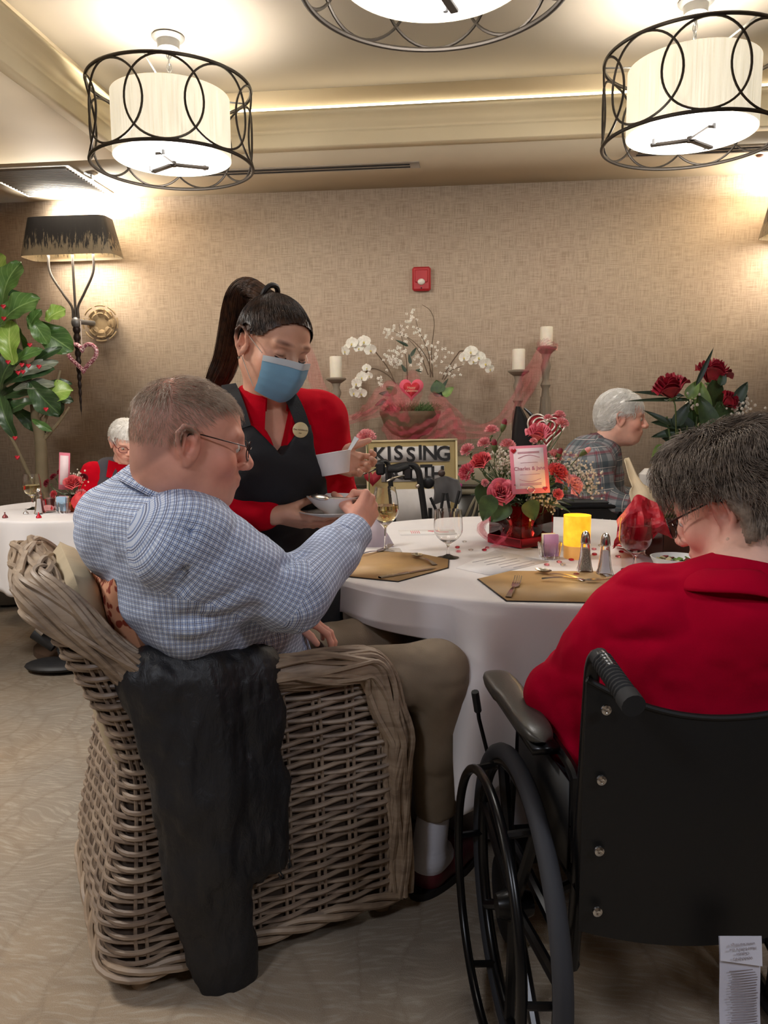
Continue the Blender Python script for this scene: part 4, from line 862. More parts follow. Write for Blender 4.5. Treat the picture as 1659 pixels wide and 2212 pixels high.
# candlesticks
M_cs = mat('greywashed_wood', (132, 120, 104), .7, bump=.3, bscale=80); M_wax = mat('ivory_wax', (232, 224, 206), .5, Subsurface_Weight=.3, Subsurface_Radius=(.02, .012, .006))
def candlestick(px, ytop, ybase, Y, lab):
    p = rp(px, ybase, Y); ht = p[2]-SH; t = T('candlestick', lab+' greywashed turned candlestick on the sideboard', 'candlestick', (p[0], Y, SH), room=True, group='turned candlesticks'); t.local = True
    f = [(0, 0), (.075, 0), (.078, .01), (.06, .02), (.03, .035), (.026, .06), (.04, .075), (.026, .09)]; k = ht
    f += [(.024, .10), (.036, k*.34), (.03, k*.5), (.022, k*.62), (.034, k*.655), (.020, k*.70), (.024, k*.76), (.034, k*.82), (.022, k*.88), (.03, k*.93)]
    pr = [q for i, q in enumerate(f) if i == 0 or q[1] >= f[i-1][1]]
    t.part('column', G().lathe(pr, n=20), M_cs); t.part('drip_plate', G().lathe([(.03, k*.93), (.05, k*.955), (.066, k*.975), (.068, k*.99), (.062, k), (0, k)], n=28), M_cs)
    g = G()
    for j in range(8): a = j*math.pi/4; g.tube([A(.034*math.cos(a), .034*math.sin(a), k*.32), A(.033*math.cos(a), .033*math.sin(a), k*.42), A(.027*math.cos(a), .027*math.sin(a), k*.55)], .006, 5)
    t.part('fluting', g, M_cs)
    q = rp(px, ytop, Y); c = T('pillar_candle', 'ivory pillar candle on '+lab+' candlestick', 'candle', (p[0], Y, p[2]), room=True, group='ivory pillar candles'); c.local = True
    h = q[2]-p[2]; c.part('wax', G().lathe([(0, 0), (.040, 0), (.041, .004), (.041, h-.004), (.038, h), (.012, h-.004), (0, h-.005)], n=28), M_wax); c.part('wick', G().tube([(0, 0, h-.006), (.001, 0, h+.008)], .0012, 5), M_dark)
    return q
candlestick(726, 770, 816, 5.12, 'the left'); candlestick(1120, 754, 799, 5.08, 'the shorter right'); candlestick(1180, 706, 748, 5.20, 'the tallest right')
# orchid bowl
bc = rp(886, 888, 5.12); OB = A(bc[0], 5.12, SH); bz = rp(886, 945, 5.0)[2]-SH; rz_ = bc[2]-SH
t = T('orchid_bowl', 'footed stone bowl of white orchids and twigs wrapped in pink tulle', 'flower arrangement', OB, room=True); t.local = True
M_bowl = mat('aged_bowl', (124, 106, 84), .6, var=.25, bump=.3, bscale=40)
t.part('bowl', G().lathe([(0, 0), (.09, 0), (.095, .012), (.05, .03), (.04, bz*.6), (.07, bz), (.12, bz+.02), (.175, bz+.08), (.195, rz_-.03), (.2, rz_-.025), (.203, rz_), (.19, rz_), (.16, bz+.09), (0, bz+.05)], n=48), M_bowl)
def op(px, py, dy=0): return rp(px, py, 5.12+dy)-OB
r = np.random.RandomState(12)
g = G()
for k in range(420):
    a, q = r.rand()*6.28, .17*r.rand()**.5; b = A(q*math.cos(a), q*math.sin(a), rz_-.02); d = nrm(A(math.cos(a)*.5+r.normal(0, .4), math.sin(a)*.5+r.normal(0, .4), 1)); L = .05+.05*r.rand(); g.tube([b, b+d*L*.6, b+d*L+A(d[0], d[1], -.2)*.02], [.003, .0022, .0008], 3)
t.part('grass_moss', g, mat('grass_green', (88, 116, 66), .6, var=.3), kind='stuff')
def orch(c, ax, R):
    g = G(); B = basis(ax, (1, 0, .1))
    for j, (a, w, l) in enumerate(((90, .42, 1), (210, .42, .95), (330, .42, .95), (10, .72, 1), (170, .72, 1))):
        a = math.radians(a); P = []
        for v in np.linspace(0, 1, 7):
            ww = w*math.sin(math.pi*min(.97, v**.7*.95+.03))**.6; P.append([((l*v)*math.cos(a)-q*ww*math.sin(a), (l*v)*math.sin(a)+q*ww*math.cos(a), (.012 if j > 2 else 0)*8-.22*v*v+.1*abs(q)) for q in (-1, -.5, 0, .5, 1)])
        g.join(G().grid(np.array(P)*R, th=.0008), M=B, loc=c)
    return g, G().join(G().ball((0, -.18*R, .12*R), (.16*R, .2*R, .15*R), 8), M=B, loc=c)
def spray(stem, flowers):
    P = spline([op(*s_) for s_ in stem], 24); t.part('orchid_stem', G().tube(P, .004, 6), M_twig)
    for px, py, R, ax in flowers:
        g, l = orch(op(px, py, -.03), ax, R*5.12/1660); o = t.part('orchid_bloom', g, M_orch); t.part('orchid_lip', l, M_cent, parent=o)
spray([(855, 830), (838, 795), (815, 765), (795, 742), (760, 740)], [(746, 758, 13, (-.6, -.7, -.3)), (760, 742, 15, (-.3, -1, .1)), (786, 738, 15, (.0, -1, .2)), (800, 756, 14, (.4, -1, -.2)), (775, 752, 11, (0, -1, 0))])
spray([(855, 830), (840, 812), (815, 798), (795, 800), (775, 825)], [(792, 795, 10, (.2, -1, .2)), (782, 815, 14, (-.3, -1, 0)), (770, 828, 13, (-.4, -1, -.2)), (765, 848, 14, (-.5, -.8, -.4)), (780, 850, 13, (.2, -1, -.3)), (797, 812, 9, (.5, -1, 0))])
spray([(955, 820), (965, 800), (985, 770), (1000, 758), (1040, 775)], [(1003, 772, 13, (-.4, -1, 0)), (1017, 760, 15, (-.2, -1, .3)), (1034, 772, 15, (.1, -1, .1)), (1048, 785, 14, (.4, -1, -.2)), (1058, 797, 11, (.6, -1, -.4)), (1022, 780, 11, (.1, -1, -.2))])
for a in ([(935, 815), (932, 760), (938, 700), (930, 672), (912, 658)], [(930, 815), (925, 760), (905, 715), (898, 690)], [(935, 815), (920, 770), (890, 735), (850, 715)], [(925, 810), (905, 760), (880, 730)], [(960, 820), (975, 800), (1000, 790)], [(880, 830), (878, 780), (870, 740), (862, 700)]): t.part('twig', G().tube(spline([op(*p) for p in a], 24), np.linspace(.0035, .0015, 24), 5), M_twig)
g = G()
for (px, py, R, n) in ((892, 682, 12, 10), (880, 700, 14, 10), (845, 715, 16, 16), (870, 728, 14, 10), (845, 770, 18, 26), (860, 785, 16, 16), (905, 715, 16, 10), (920, 750, 18, 12), (940, 780, 20, 12), (905, 790, 14, 10), (965, 800, 16, 10), (820, 822, 12, 8), (985, 790, 20, 9), (955, 760, 22, 8), (905, 770, 14, 8), (865, 760, 16, 12)):
    for _ in range(n):
        c = op(px+r.normal(0, R*.55), py+r.normal(0, R*.5), r.normal(0, .02))
        for j in range(4): a = j*1.57+r.rand(); g.ball(c+A(.006*math.cos(a), 0, .006*math.sin(a)), (.0045, .002, .0045), 5)
t.part('blossom_sprays', g, M_orch, kind='stuff')
for px, py, ang, L, w, m in [(945, 835, 100, .09, .05, M_leaf), (845, 842, 140, .09, .03, M_leaf), (832, 850, 175, .09, .02, M_leafd), (968, 845, 40, .09, .03, M_leafl), (960, 830, 60, .09, .012, M_leafd), (885, 775, 100, .07, .012, M_leafd), (893, 760, 60, .07, .012, M_leafd), (872, 795, 120, .06, .012, M_leafd), (868, 740, 150, .1, .01, M_leafd), (905, 800, 170, .05, .012, M_leafd), (948, 850, -20, .08, .026, M_leafd), (822, 870, 200, .09, .02, M_leafd)]:
    th = math.radians(ang); d = A(math.cos(th), 0, math.sin(th)); t.part('leaf', leafg(op(px, py, -.03)-d*L*.5, d, L, w, up=(0, -1, .3)), m)
# tulle swag
M_t = M_tulle
def swag(pts, wid, lab=None, folds=3, parent=t):
    P = spline([op(x, y, dy) for x, y, dy in pts], 50); T_ = np.gradient(P, axis=0); w = np.interp(np.linspace(0, 1, 50), np.linspace(0, 1, len(wid)), wid); out = []
    for i, p in enumerate(P):
        s_ = nrm(np.cross(T_[i], (0, -1, 0))); out.append([p+s_*q*w[i]+A(0, -.02*math.cos(q*folds*3+i*.15), .006*math.sin(i*.9+q*9)) for q in np.linspace(-1, 1, 14)])
    return G().grid(np.array(out))
tt = T('tulle_garland', 'sheer pink tulle swagged along the sideboard from candlestick to bowl', 'garland', OB, room=True); tt.local = True
for pts, w in (([(640, 690, .1), (665, 770, .1), (700, 860, .05), (740, 905, -.02), (800, 895, -.1), (850, 870, -.19)], [.03, .05, .05, .03, .03, .08]),
               ([(850, 900, -.23), (885, 840, -.12), (893, 800, -.02)], [.10, .09, .02]), ([(830, 915, -.235), (870, 945, -.23), (930, 930, -.235), (985, 905, -.18)], [.04, .07, .07, .08]),
               ([(930, 850, -.12), (960, 885, -.2), (1000, 925, -.12), (1060, 925, -.06), (1110, 880, -.1), (1150, 810, -.12), (1185, 745, .0)], [.03, .06, .07, .04, .05, .06, .045]),
               ([(760, 905, -.1), (800, 880, -.17), (840, 850, -.17), (870, 880, -.24)], [.01, .04, .08, .06]), ([(985, 900, -.1), (990, 945, -.1), (940, 940, -.24)], [.02, .05, .03]),
               ([(1160, 748, -.02), (1180, 742, -.08), (1205, 752, .0)], [.025, .03, .02])): tt.part('tulle_fold', swag(pts, w), M_t)
# heart pick
hc = op(889, 839, -.17); t.part('heart_pick', G().prism(heart(30, .155), .008, rot('x', math.pi/2), hc), mat('pick_pink', (226, 96, 116), .6), smooth=False)
t.part('heart_centre', G().prism(heart(30, .105), .004, rot('x', math.pi/2), hc+A(0, -.009, -.002)), mat('pick_red', (196, 40, 52), .6), smooth=False)
t.part('pick_text', text('Happy\nValentines', .02, .001, rot('x', math.pi/2), hc+A(0, -.0145, -.005)), mat('pick_ink', (236, 190, 160), .6), smooth=False)
# kissing booth sign leaning on the sideboard
yS = 4.80; a, b = rp(797, 960, yS), rp(993, 946, yS); wS = b[0]-a[0]; cS = A((a[0]+b[0])/2, yS, 0); zt = (a[2]+b[2])/2; tl = -.02
t = T('kissing_booth_sign', 'gold framed KISSING BOOTH board leaning on the sideboard behind the walker', 'sign', cS, room=True); t.local = True; hS = zt
Rr = rot('y', tl) @ rot('x', -.05); tilt = lambda g_: g_.xf(lambda v: v @ Rr.T)
t.part('board', tilt(G().box((0, .02, hS/2), (wS, .02, hS))), mat('gold_board', (158, 138, 92), .6), smooth=False)
g = G().box((0, .018, hS+.004), (wS+.012, .03, .012))
for sx in (-1, 1): g.box((sx*wS/2, .018, hS/2), (.012, .03, hS))
t.part('frame', tilt(g), mat('cream_edge', (206, 190, 150), .5), smooth=False)
g = G(); M_blk = mat('letter_black', (20, 18, 20), .5); zz = hS-.083
for k, w_ in ((0, .47), (1, .40)): g.box((.005, .008, zz-.123*k), (w_, .004, .098))
g.box((.06, .008, zz-.33), (.36, .004, .22))
t.part('paper_panels', tilt(g), mat('panel_white', (206, 202, 200), .7), smooth=False)
fR = rot('x', math.pi/2)
for k, w_ in ((0, 'KISSING'), (1, 'BOOTH')):
    ws = [1.0, .5, .95, .95, .5, 1.0, 1.05] if k == 0 else [1.0, 1.05, 1.05, .9, 1.0]; x = -sum(ws)/2; st = .0825 if k == 0 else .076
    for ch, cw in zip(w_, ws): t.part('letter', tilt(text(ch, .128, .003, fR, A((x+cw/2)*st+.012*(k == 1), .003, zz-.123*k+.006*math.sin(x*3)), bold=True)), M_blk, smooth=False); x += cw
# black bag and scrolled heart plaque on the sideboard
p = rp(1133, 975, 5.0); b0 = A(p[0], 4.99, SH); t = T('black_bag', 'black leather pointed bag standing on the sideboard behind the pink roses', 'bag', b0, room=True); t.local = True
def q_(x, y): return rp(x, y, 4.99)-b0
h0 = q_(1118, 878)[2]; g = G(); P = []
for v, xc, w_ in ((0, 0, .075), (.3, -.005, .08), (.6, -.02, .06), (.85, -.035, .035), (1, -.045, .016)): P.append([A(xc+w_*math.cos(a), .03*math.sin(a), h0*v+.0) for a in np.linspace(0, 2*math.pi, 20, endpoint=False)])
t.part('bag_body', G().grid(np.array(P), cv=True), mat('black_leather', (24, 24, 26), .3)); 
t.part('bag_flap', G().tube(spline([q_(1120, 880), q_(1128, 920), q_(1140, 968)], 12), [.012]*12, 8), MC['black_leather']); t.part('bag_flap', G().tube(spline([q_(1133, 882), q_(1150, 900), q_(1157, 925), q_(1150, 968)], 14), np.linspace(.006, .028, 14), 8), MC['black_leather'])
p = rp(1182, 985, 4.98); b0 = A(p[0], 4.98, SH); t = T('heart_plaque', 'red and silver scrolled heart plaque behind the pink roses', 'plaque', b0, room=True); t.local = True; hc = rp(1180, 925, 4.98)-b0
M_sil = mat('silver_scroll', (214, 200, 190), .35, .4); Mrh = mat('plaque_red', (150, 30, 40), .4)
t.part('heart_back', G().prism(heart(36, .23), .012, rot('x', math.pi/2), hc), Mrh, smooth=False)
for s_ in (1.0, .72, .45): H = heart(40, .235*s_); t.part('scroll_band', G().tube(np.stack([H[:, 0], 0*H[:, 0]-.014, H[:, 1]+.01*(1-s_)], 1)+hc, .006, 6, closed=True), M_sil)
for s_ in (-1, 1): t.part('scroll_leg', G().tube(spline([hc+A(s_*.09, 0, -.02), hc+A(s_*.06, 0, -.09), A(s_*.03, 0, .06), A(s_*.05, 0, .03), A(s_*.065, 0, .05), A(s_*.05, 0, .06)], 24), .006, 6), M_sil)
t.part('foot', G().box((0, 0, .006), (.16, .07, .012), bev=.003), M_sil, smooth=False)
for (px, py, c, lab, s_) in ((805, 1032, (150, 24, 40), 'dark red paper heart hung by the walker brake on the sideboard front', .11), (990, 1050, (170, 50, 120), 'magenta paper heart beside the grey walker bag', .05)):
    p = rp(px, py, 4.795); solo('paper_heart', lab, 'heart decoration', G().prism(heart(24, s_), .002, rot('x', math.pi/2), p), mat('heart_%d' % px, c, .6), p, smooth=False, room=True)
p = rp(792, 950, 4.55); t = T('pink_blossom', 'pale pink blossom behind the spoon of the small bowl', 'flower', p, room=True); t.local = True; t.part('petals', carnation(A(0, 0, 0), A(-.1, -.5, .8), .062), M_carn); t.part('stem', G().tube([A(0, 0, -.02), A(.01, .02, -.2), A(0, .1, -.5)], .003, 5), M_stem)
# ================= rollator =================
RB = A(at(880, 1000, 4.25)[0], 4.25, 0); M_rb = mat('black_tube', (26, 27, 30), .4, .2); M_rub = mat('black_rubber', (22, 22, 24), .75); M_mesh = mat('grey_mesh', (98, 96, 96), .7)
t = T('rollator', 'black rolling walker with brake handles in front of the sign', 'walker', RB); t_ = t
R4 = lambda x, y, D=4.25: at(x, y, D)
t.part('left_handle_bar', G().tube(spline([R4(808, 1003, 4.15), R4(835, 998, 4.2), R4(842, 1030, 4.2), R4(850, 1110, 4.2), R4(850, 1180, 4.2)], 24), .014, 8), M_rb)
t.part('right_handle_bar', G().tube(spline([R4(838, 1012, 4.0), R4(885, 1004, 4.05), R4(903, 1016, 4.05), R4(910, 1060, 4.05), R4(918, 1120, 4.05), R4(925, 1200, 4.05)], 30), .017, 8), M_rb)
for a, b in (((772, 1000, 4.15), (822, 1003, 4.15)), ((838, 1014, 4.0), (880, 1007, 4.03))): t.part('grip', G().tube([R4(*a), R4((a[0]+b[0])/2, a[1]+1, a[2]), R4(*b)], [.018, .015, .017], 10), M_rub)
for a in (((776, 1026, 4.1), (790, 1022, 4.1), (815, 1012, 4.15)), ((836, 1040, 3.98), (850, 1033, 3.98), (878, 1026, 4.03))): t.part('brake_lever', G().tube(spline([R4(*p) for p in a], 12), .006, 6), M_silver)
for a in ((822, 1012, 4.15), (880, 1022, 4.04)): t.part('brake_housing', G().box(R4(*a), (.05, .05, .07), bev=.01), M_rb)
t.part('joint', G().ball(R4(902, 1050, 4.02), (.012, .008, .012), 10), M_silver); t.part('lock_knob', G().ball(R4(925, 1042, 4.1), (.035, .02, .035), 14), M_rb); t.part('bell', G().ball(R4(954, 1022, 4.15), (.02, .012, .02), 12), mat('bell_brown', (70, 54, 48), .3))
P = [[R4(lerp(930, 990, u)+8*math.sin(v*3), lerp(1032, 1085, v)+4*math.cos(u*6), 4.15+.05*math.sin(u*3)) for v in np.linspace(0, 1, 10)] for u in np.linspace(0, 1, 12)]
t.part('mesh_bag', G().grid(np.array(P), th=.01), M_mesh)
for a in ([(930, 1075), (950, 1120)], [(958, 1065), (950, 1120), (940, 1130)], [(965, 1065), (975, 1125)], [(992, 1060), (975, 1130)], [(930, 1128), (1005, 1122)]): t.part('strap', G().tube([R4(x, y, 4.1) for x, y in a], .009, 6), M_rub)
for sx, D in ((-.28, 4.1), (.1, 4.0), (-.25, 4.5), (.14, 4.5)):
    c = A(RB[0]+sx, D, .1); w = t.part('wheel', G().lathe([(.06, -.016), (.098, -.016), (.1, -.01), (.1, .01), (.098, .016), (.06, .016)], c, 24, R=rot('y', math.pi/2)), M_rub); t.part('frame_leg', G().tube([c, c+A(.0, -.02, .6)], .012, 8), M_rb)
t.part('seat', G().box(RB+A(-.08, .0, .56), (.36, .3, .03), bev=.01), M_rub)
# ================= smooth-blended solids meshed with surface nets =================
class S:
    def __init__(s): s.p = []
    def _add(s, fn, lo, hi, k, op, uv=None): s.p.append((fn, np.array(lo), np.array(hi), k, op, uv)); return s
    def cap(s, a, b, ra, rb=None, k=.02, op=0, sq=None, uv=None):
        """tapered capsule; sq = (axis, factor) squashes it along an axis"""
        a, b = np.array(a, float), np.array(b, float); rb = ra if rb is None else rb; m = max(ra, rb)
        ax, fc = (None, 1) if sq is None else (nrm(sq[0]), sq[1]); ba = b-a; L2 = ba@ba+1e-12
        def fn(P):
            Q = P-a; t = np.clip((Q@ba)/L2, 0, 1); d = Q-t[..., None]*ba
            if ax is not None: e = d@ax; d = d+ax*(e*(1/fc-1))[..., None]
            return (np.sqrt((d*d).sum(-1))-(ra+(rb-ra)*t))*(1 if ax is None else min(1, max(fc, .6)))
        return s._add(fn, np.minimum(a, b)-m*max(1, fc), np.maximum(a, b)+m*max(1, fc), k, op, uv or (a, b, (ra+rb)/2))
    def ell(s, c, r, R=None, k=.02, op=0, uv=None):
        c = np.array(c, float); r = np.broadcast_to(np.array(r, float), (3,)); R = np.eye(3) if R is None else np.asarray(R); m = r.max()
        def fn(P):
            Q = (P-c)@R; k0 = np.sqrt(((Q/r)**2).sum(-1)); k1 = np.sqrt(((Q/r**2)**2).sum(-1))+1e-9; return k0*(k0-1)/k1
        return s._add(fn, c-m, c+m, k, op, uv or (c-R[:, 2]*r[2], c+R[:, 2]*r[2], (r[0]+r[1])/2))
    def func(s, fn, k=.004, op=2): s.p.append((fn, np.full(3, -99.), np.full(3, 99.), k, op, None)); return s
    def plane(s, c, n, k=.0): # keep the side n points away from
        c = np.array(c, float); n = nrm(n); return s._add(lambda P: (P-c)@n, c-9, c+9, k, 2)
    def ev(s, P):
        F = np.full(P.shape[:-1], 1.0)
        for fn, lo, hi, k, op, uv in s.p: F = comb(F, fn(P), k, op)
        return F
    def grad(s, P, h=.0015):
        g = np.stack([s.ev(P+h*e)-s.ev(P-h*e) for e in np.eye(3)], -1); return g/(np.linalg.norm(g, axis=-1)[..., None]+1e-9)
    def bounds(s):
        q = [x for x in s.p if x[4] == 0]; return np.min([x[1] for x in q], 0)-.02, np.max([x[2] for x in q], 0)+.02
def comb(a, b, k, op):
    if op == 1: b = -b; a2, b2 = -a, -b; r = smin(a2, b2, k); return -r
    if op == 2: return -smin(-a, -b, k)
    return smin(a, b, k)
def smin(a, b, k):
    if k <= 0: return np.minimum(a, b)
    h = np.maximum(k-np.abs(a-b), 0)/k; return np.minimum(a, b)-h*h*k*.25
def net(s, h, lo=None, hi=None, disp=None):
    l0, h0 = s.bounds(); lo = l0 if lo is None else np.maximum(lo, l0); hi = h0 if hi is None else np.minimum(hi, h0)
    X = [np.arange(lo[i], hi[i]+h, h) for i in range(3)]; n = [len(x) for x in X]; F = np.full(n, .05)
    for fn, pl_, ph, k, op, uv in s.p:
        m = k+2.5*h; i0 = [max(0, int((pl_[i]-m-lo[i])/h)) for i in range(3)]; i1 = [min(n[i], int((ph[i]+m-lo[i])/h)+2) for i in range(3)]
        if any(i1[i] <= i0[i] for i in range(3)): continue
        sl = tuple(slice(i0[i], i1[i]) for i in range(3)); P = np.stack(np.meshgrid(*[X[i][sl[i]] for i in range(3)], indexing='ij'), -1)
        F[sl] = comb(F[sl], fn(P), k, op)
    if disp is not None:
        near = np.abs(F) < .035; idx = np.nonzero(near); P = np.stack([X[i][idx[i]] for i in range(3)], -1); F[idx] += disp(P)
    F[0] = F[-1] = np.maximum(F[0], .01); F[:, 0] = np.maximum(F[:, 0], .01); F[:, -1] = np.maximum(F[:, -1], .01); F[:, :, 0] = np.maximum(F[:, :, 0], .01); F[:, :, -1] = np.maximum(F[:, :, -1], .01); F[0] = np.maximum(F[0], .01); F[-1] = np.maximum(F[-1], .01)
    sg = F < 0; c = np.zeros([q-1 for q in n], np.int8)
    for dx in (0, 1):
        for dy in (0, 1):
            for dz in (0, 1): c += sg[dx:n[0]-1+dx, dy:n[1]-1+dy, dz:n[2]-1+dz]
    act = (c > 0) & (c < 8); ci = np.argwhere(act); vid = np.full(act.shape, -1, np.int64); vid[act] = np.arange(len(ci))
    acc = np.zeros((len(ci), 3)); cnt = np.zeros(len(ci)); cs = [np.array(q) for q in [(x, y, z) for x in (0, 1) for y in (0, 1) for z in (0, 1)]]
    for ia, a in enumerate(cs):
        for b in cs[ia+1:]:
            if np.abs(a-b).sum() != 1: continue
            fa = F[tuple((ci+a).T)]; fb = F[tuple((ci+b).T)]; x = (fa < 0) != (fb < 0); t = np.where(x, fa/(fa-fb+1e-20), 0)
            acc += np.where(x[:, None], a+(b-a)*t[:, None], 0); cnt += x
    V = lo+(ci+acc/cnt[:, None])*h; faces = []
    for ax in range(3):
        sl0 = [slice(1, -1)]*3; sl0[ax] = slice(0, -1); sl1 = list(sl0); sl1[ax] = slice(1, None); a, b = sg[tuple(sl0)], sg[tuple(sl1)]; o1, o2 = [(1, 2), (2, 0), (0, 1)][ax]
        for flip in (0, 1):
            e = np.argwhere((a & ~b) if flip == 0 else (~a & b))
            if not len(e): continue
            off = np.ones(3, int); off[ax] = 0; e = e+off; q = []
            for d1, d2 in ((0, 0), (-1, 0), (-1, -1), (0, -1)):
                k = e.copy(); k[:, o1] += d1; k[:, o2] += d2; q.append(vid[tuple(k.T)])
            q = np.stack(q if flip == 1 else q[::-1], 1); q = q[(q >= 0).all(1)]; faces.append(q[:, ::-1])
    g = G(); g.add(V, [tuple(x) for x in np.vstack(faces)]); return g
def seg_uv(g, s):                             # cloth grain follows the limb nearest to each face
    V = np.vstack(g.v); Fc = np.array(g.f); c = V[Fc].mean(1); pr = [q for q in s.p if q[4] == 0 and q[5] is not None]
    best = np.argmin([q[0](c) for q in pr], 0); uv = np.zeros((len(Fc), 4, 2))
    for i, q in enumerate(pr):
        a, b, r = q[5]; m = best == i
        if not m.any(): continue
        z = nrm(b-a); B = basis(z, (0, 1, 0) if abs(z[1]) < .8 else (1, 0, 0)); Q = (V[Fc[m]]-a)@B; Cq = (c[m]-a)@B; ca = np.arctan2(Cq[:, 1], Cq[:, 0]); an = np.arctan2(Q[..., 1], Q[..., 0]); an = ca[:, None]+((an-ca[:, None]+math.pi) % (2*math.pi)-math.pi)
        uv[m, :, 0] = an*r; uv[m, :, 1] = Q[..., 2]
    g.uv['uv'] = uv.reshape(-1, 2); return g
def relax(g, n=1, f=.5):
    V = np.vstack(g.v); Fc = np.array(g.f); E = np.vstack([Fc[:, [0, 1]], Fc[:, [1, 2]], Fc[:, [2, 3]], Fc[:, [3, 0]]])
    for _ in range(n):
        acc = np.zeros_like(V); cnt = np.zeros(len(V)); 
        for i, j in ((0, 1), (1, 0)):
            cnt += np.bincount(E[:, i], minlength=len(V))
            for k in range(3): acc[:, k] += np.bincount(E[:, i], V[E[:, j], k], len(V))
        V = V*(1-f)+f*acc/cnt[:, None]
    g.v = [V]; return g
# ================= wicker armchair =================
A0 = A(-.562, 1.525, 0); FU = nrm(A(.9, .44, 0)); FV = A(-FU[1], FU[0], 0); CL, CW = .655, .62
def CH(a, b, z): return A0+FU*a+FV*b+A(0, 0, z)
RC_ = .07
def cpath(s):                                 # outline from the near front corner round the back to the far front corner
    L1 = CL-RC_; q = math.pi/2*RC_; L2 = CW-2*RC_
    if s < L1: return CL-s, 0, 0, -1
    s -= L1
    if s < q: t = s/RC_; return RC_-RC_*math.sin(t), RC_-RC_*math.cos(t), -math.sin(t), -math.cos(t)
    s -= q
    if s < L2: return 0, RC_+s, -1, 0
    s -= L2
    if s < q: t = s/RC_; return RC_-RC_*math.cos(t), CW-RC_+RC_*math.sin(t), -math.cos(t), math.sin(t)
    s -= q; return RC_+s, CW, 0, 1
CS = 2*(CL-RC_)+math.pi*RC_+CW-2*RC_
def ctop(s):
    a, b, na, nb = cpath(s); arm = .655+.045*(1-a/CL)-.16*sstep(CL-.10, CL, a)**2; return lerp(arm, .905, 1-sstep(-.02, .145, a)) if a < .15 else arm
def cpos(s, z, off=0):
    a, b, na, nb = cpath(s); rear = 1-a/CL
    fl = .045*math.exp(-((z-.12)/.16)**2)*(.35+.65*max(0, -na))*(1 if na <= 0 else 1)-.02*sstep(.3, .55, z)*sstep(.9, .5, z)*max(0, -na)
    lean = -.13*sstep(.45, .95, z)*rear**1.5
    return CH(a+na*(fl+off)+lean, b+nb*(fl*.6+off), z)
def rattan(name, c1, c2):
    n = N(name); v = n.coord(); f = n.noise(v, 16, 3); f2 = n.noise(n.coord(scale=(8, 8, 90)), 1, 2); b = n.ramp(f, [(.3, lin(c1)), (.7, lin(c2))]); n.col(n.mix(n.ramp(f2, [(.4, (0, 0, 0, 1)), (.62, (.4, .4, .4, 1))]), b, lin((176, 156, 134)))); n.set(Roughness=.5); n.bump(n.noise(v, 160, 2), .15, .002); return n.m
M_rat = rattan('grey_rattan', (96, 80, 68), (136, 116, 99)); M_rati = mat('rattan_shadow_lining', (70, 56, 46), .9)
t = T('wicker_armchair', 'grey rattan armchair with rolled arms in the left foreground, holding the man in blue', 'armchair', CH(CL/2, CW/2, 0))
g = G(); zs = np.arange(.065, .9, .0152); rr = np.random.RandomState(2)
for k, z in enumerate(zs):
    ss = np.arange(0, CS+.001, .0125); run = []
    def flush(run):
        if len(run) > 4: g.tube(run, .0054+.0012*rr.rand(), 6)
    for s_ in ss:
        if ctop(s_) > z+.01:
            w = math.sin(math.pi*s_/.082+k*math.pi); run.append(cpos(s_, z+.004*math.sin(s_*3+k)+.0025*math.cos(math.pi*s_/.082+k*math.pi), .0065*w))
        else: flush(run); run = []
    flush(run)
t.part('woven_shell', g, M_rat)
g = G()
for s_ in np.arange(.041, CS, .082):
    zt_ = ctop(s_)-.01
    for o in (-.008, .008): g.tube([cpos(s_+o, z, 0) for z in np.linspace(.05, zt_, 10)], .0042, 5)
t.part('stakes', g, M_rat)
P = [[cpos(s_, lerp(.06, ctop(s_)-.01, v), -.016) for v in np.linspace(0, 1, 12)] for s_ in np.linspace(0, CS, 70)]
t.part('gap_shade_sheet', G().grid(np.array(P), th=.004), M_rati)  # dark sheet added inside the weave so its gaps read as shade
rim = [cpos(0, z) for z in np.linspace(.06, ctop(0)-.03, 14)]+[cpos(s_, ctop(s_)) for s_ in np.linspace(.012, CS-.012, 110)]+[cpos(CS, z) for z in np.linspace(ctop(CS)-.03, .06, 14)]
rim = spline(rim, 300); nr = len(rim)
arm_r = [];
for p in rim:
    q = p-A0; a = q@FU; z = q[2]; arm_r.append(lerp(.030, .044, sstep(.3, .62, z))+.006*sstep(.78, .92, z)-.008*math.exp(-((z-.78)/.06)**2))
arm_r = np.array(arm_r); T_ = np.gradient(rim, axis=0); T_ /= np.linalg.norm(T_, axis=1)[:, None]; cen = CH(CL/2, CW/2, .3); L_ = np.concatenate([[0], np.cumsum(np.linalg.norm(np.diff(rim, axis=0), axis=1))])
g = G(); ns = 22; RM = rattan('rim_rattan', (116, 97, 80), (158, 136, 113))
for j in range(ns):
    pts = []
    for i in range(nr):
        x = nrm(np.cross(T_[i], cen-rim[i])); y = np.cross(T_[i], x); ph = 2*math.pi*j/ns+(1 if j % 2 else -1)*.55*math.sin(L_[i]*9+j*1.7)+L_[i]*1.2; r_ = arm_r[i]*(1+.10*math.sin(L_[i]*22+j*2.4)); pts.append(rim[i]+x*math.cos(ph)*r_*.85+y*math.sin(ph)*r_)
    g.tube(pts, .0058+.0012*(j % 3), 6)
g.tube(rim, arm_r*.86, 12); t.part('rolled_rim', g, RM)
g = G()
for j in range(3):
    g.tube([cpos(s_, .062+.012*math.sin(s_*22+j*2.1)-.004, .012+.010*math.cos(s_*22+j*2.1)) for s_ in np.arange(-.0, CS, .015)], .0085, 7)
t.part('base_braid', g, RM)
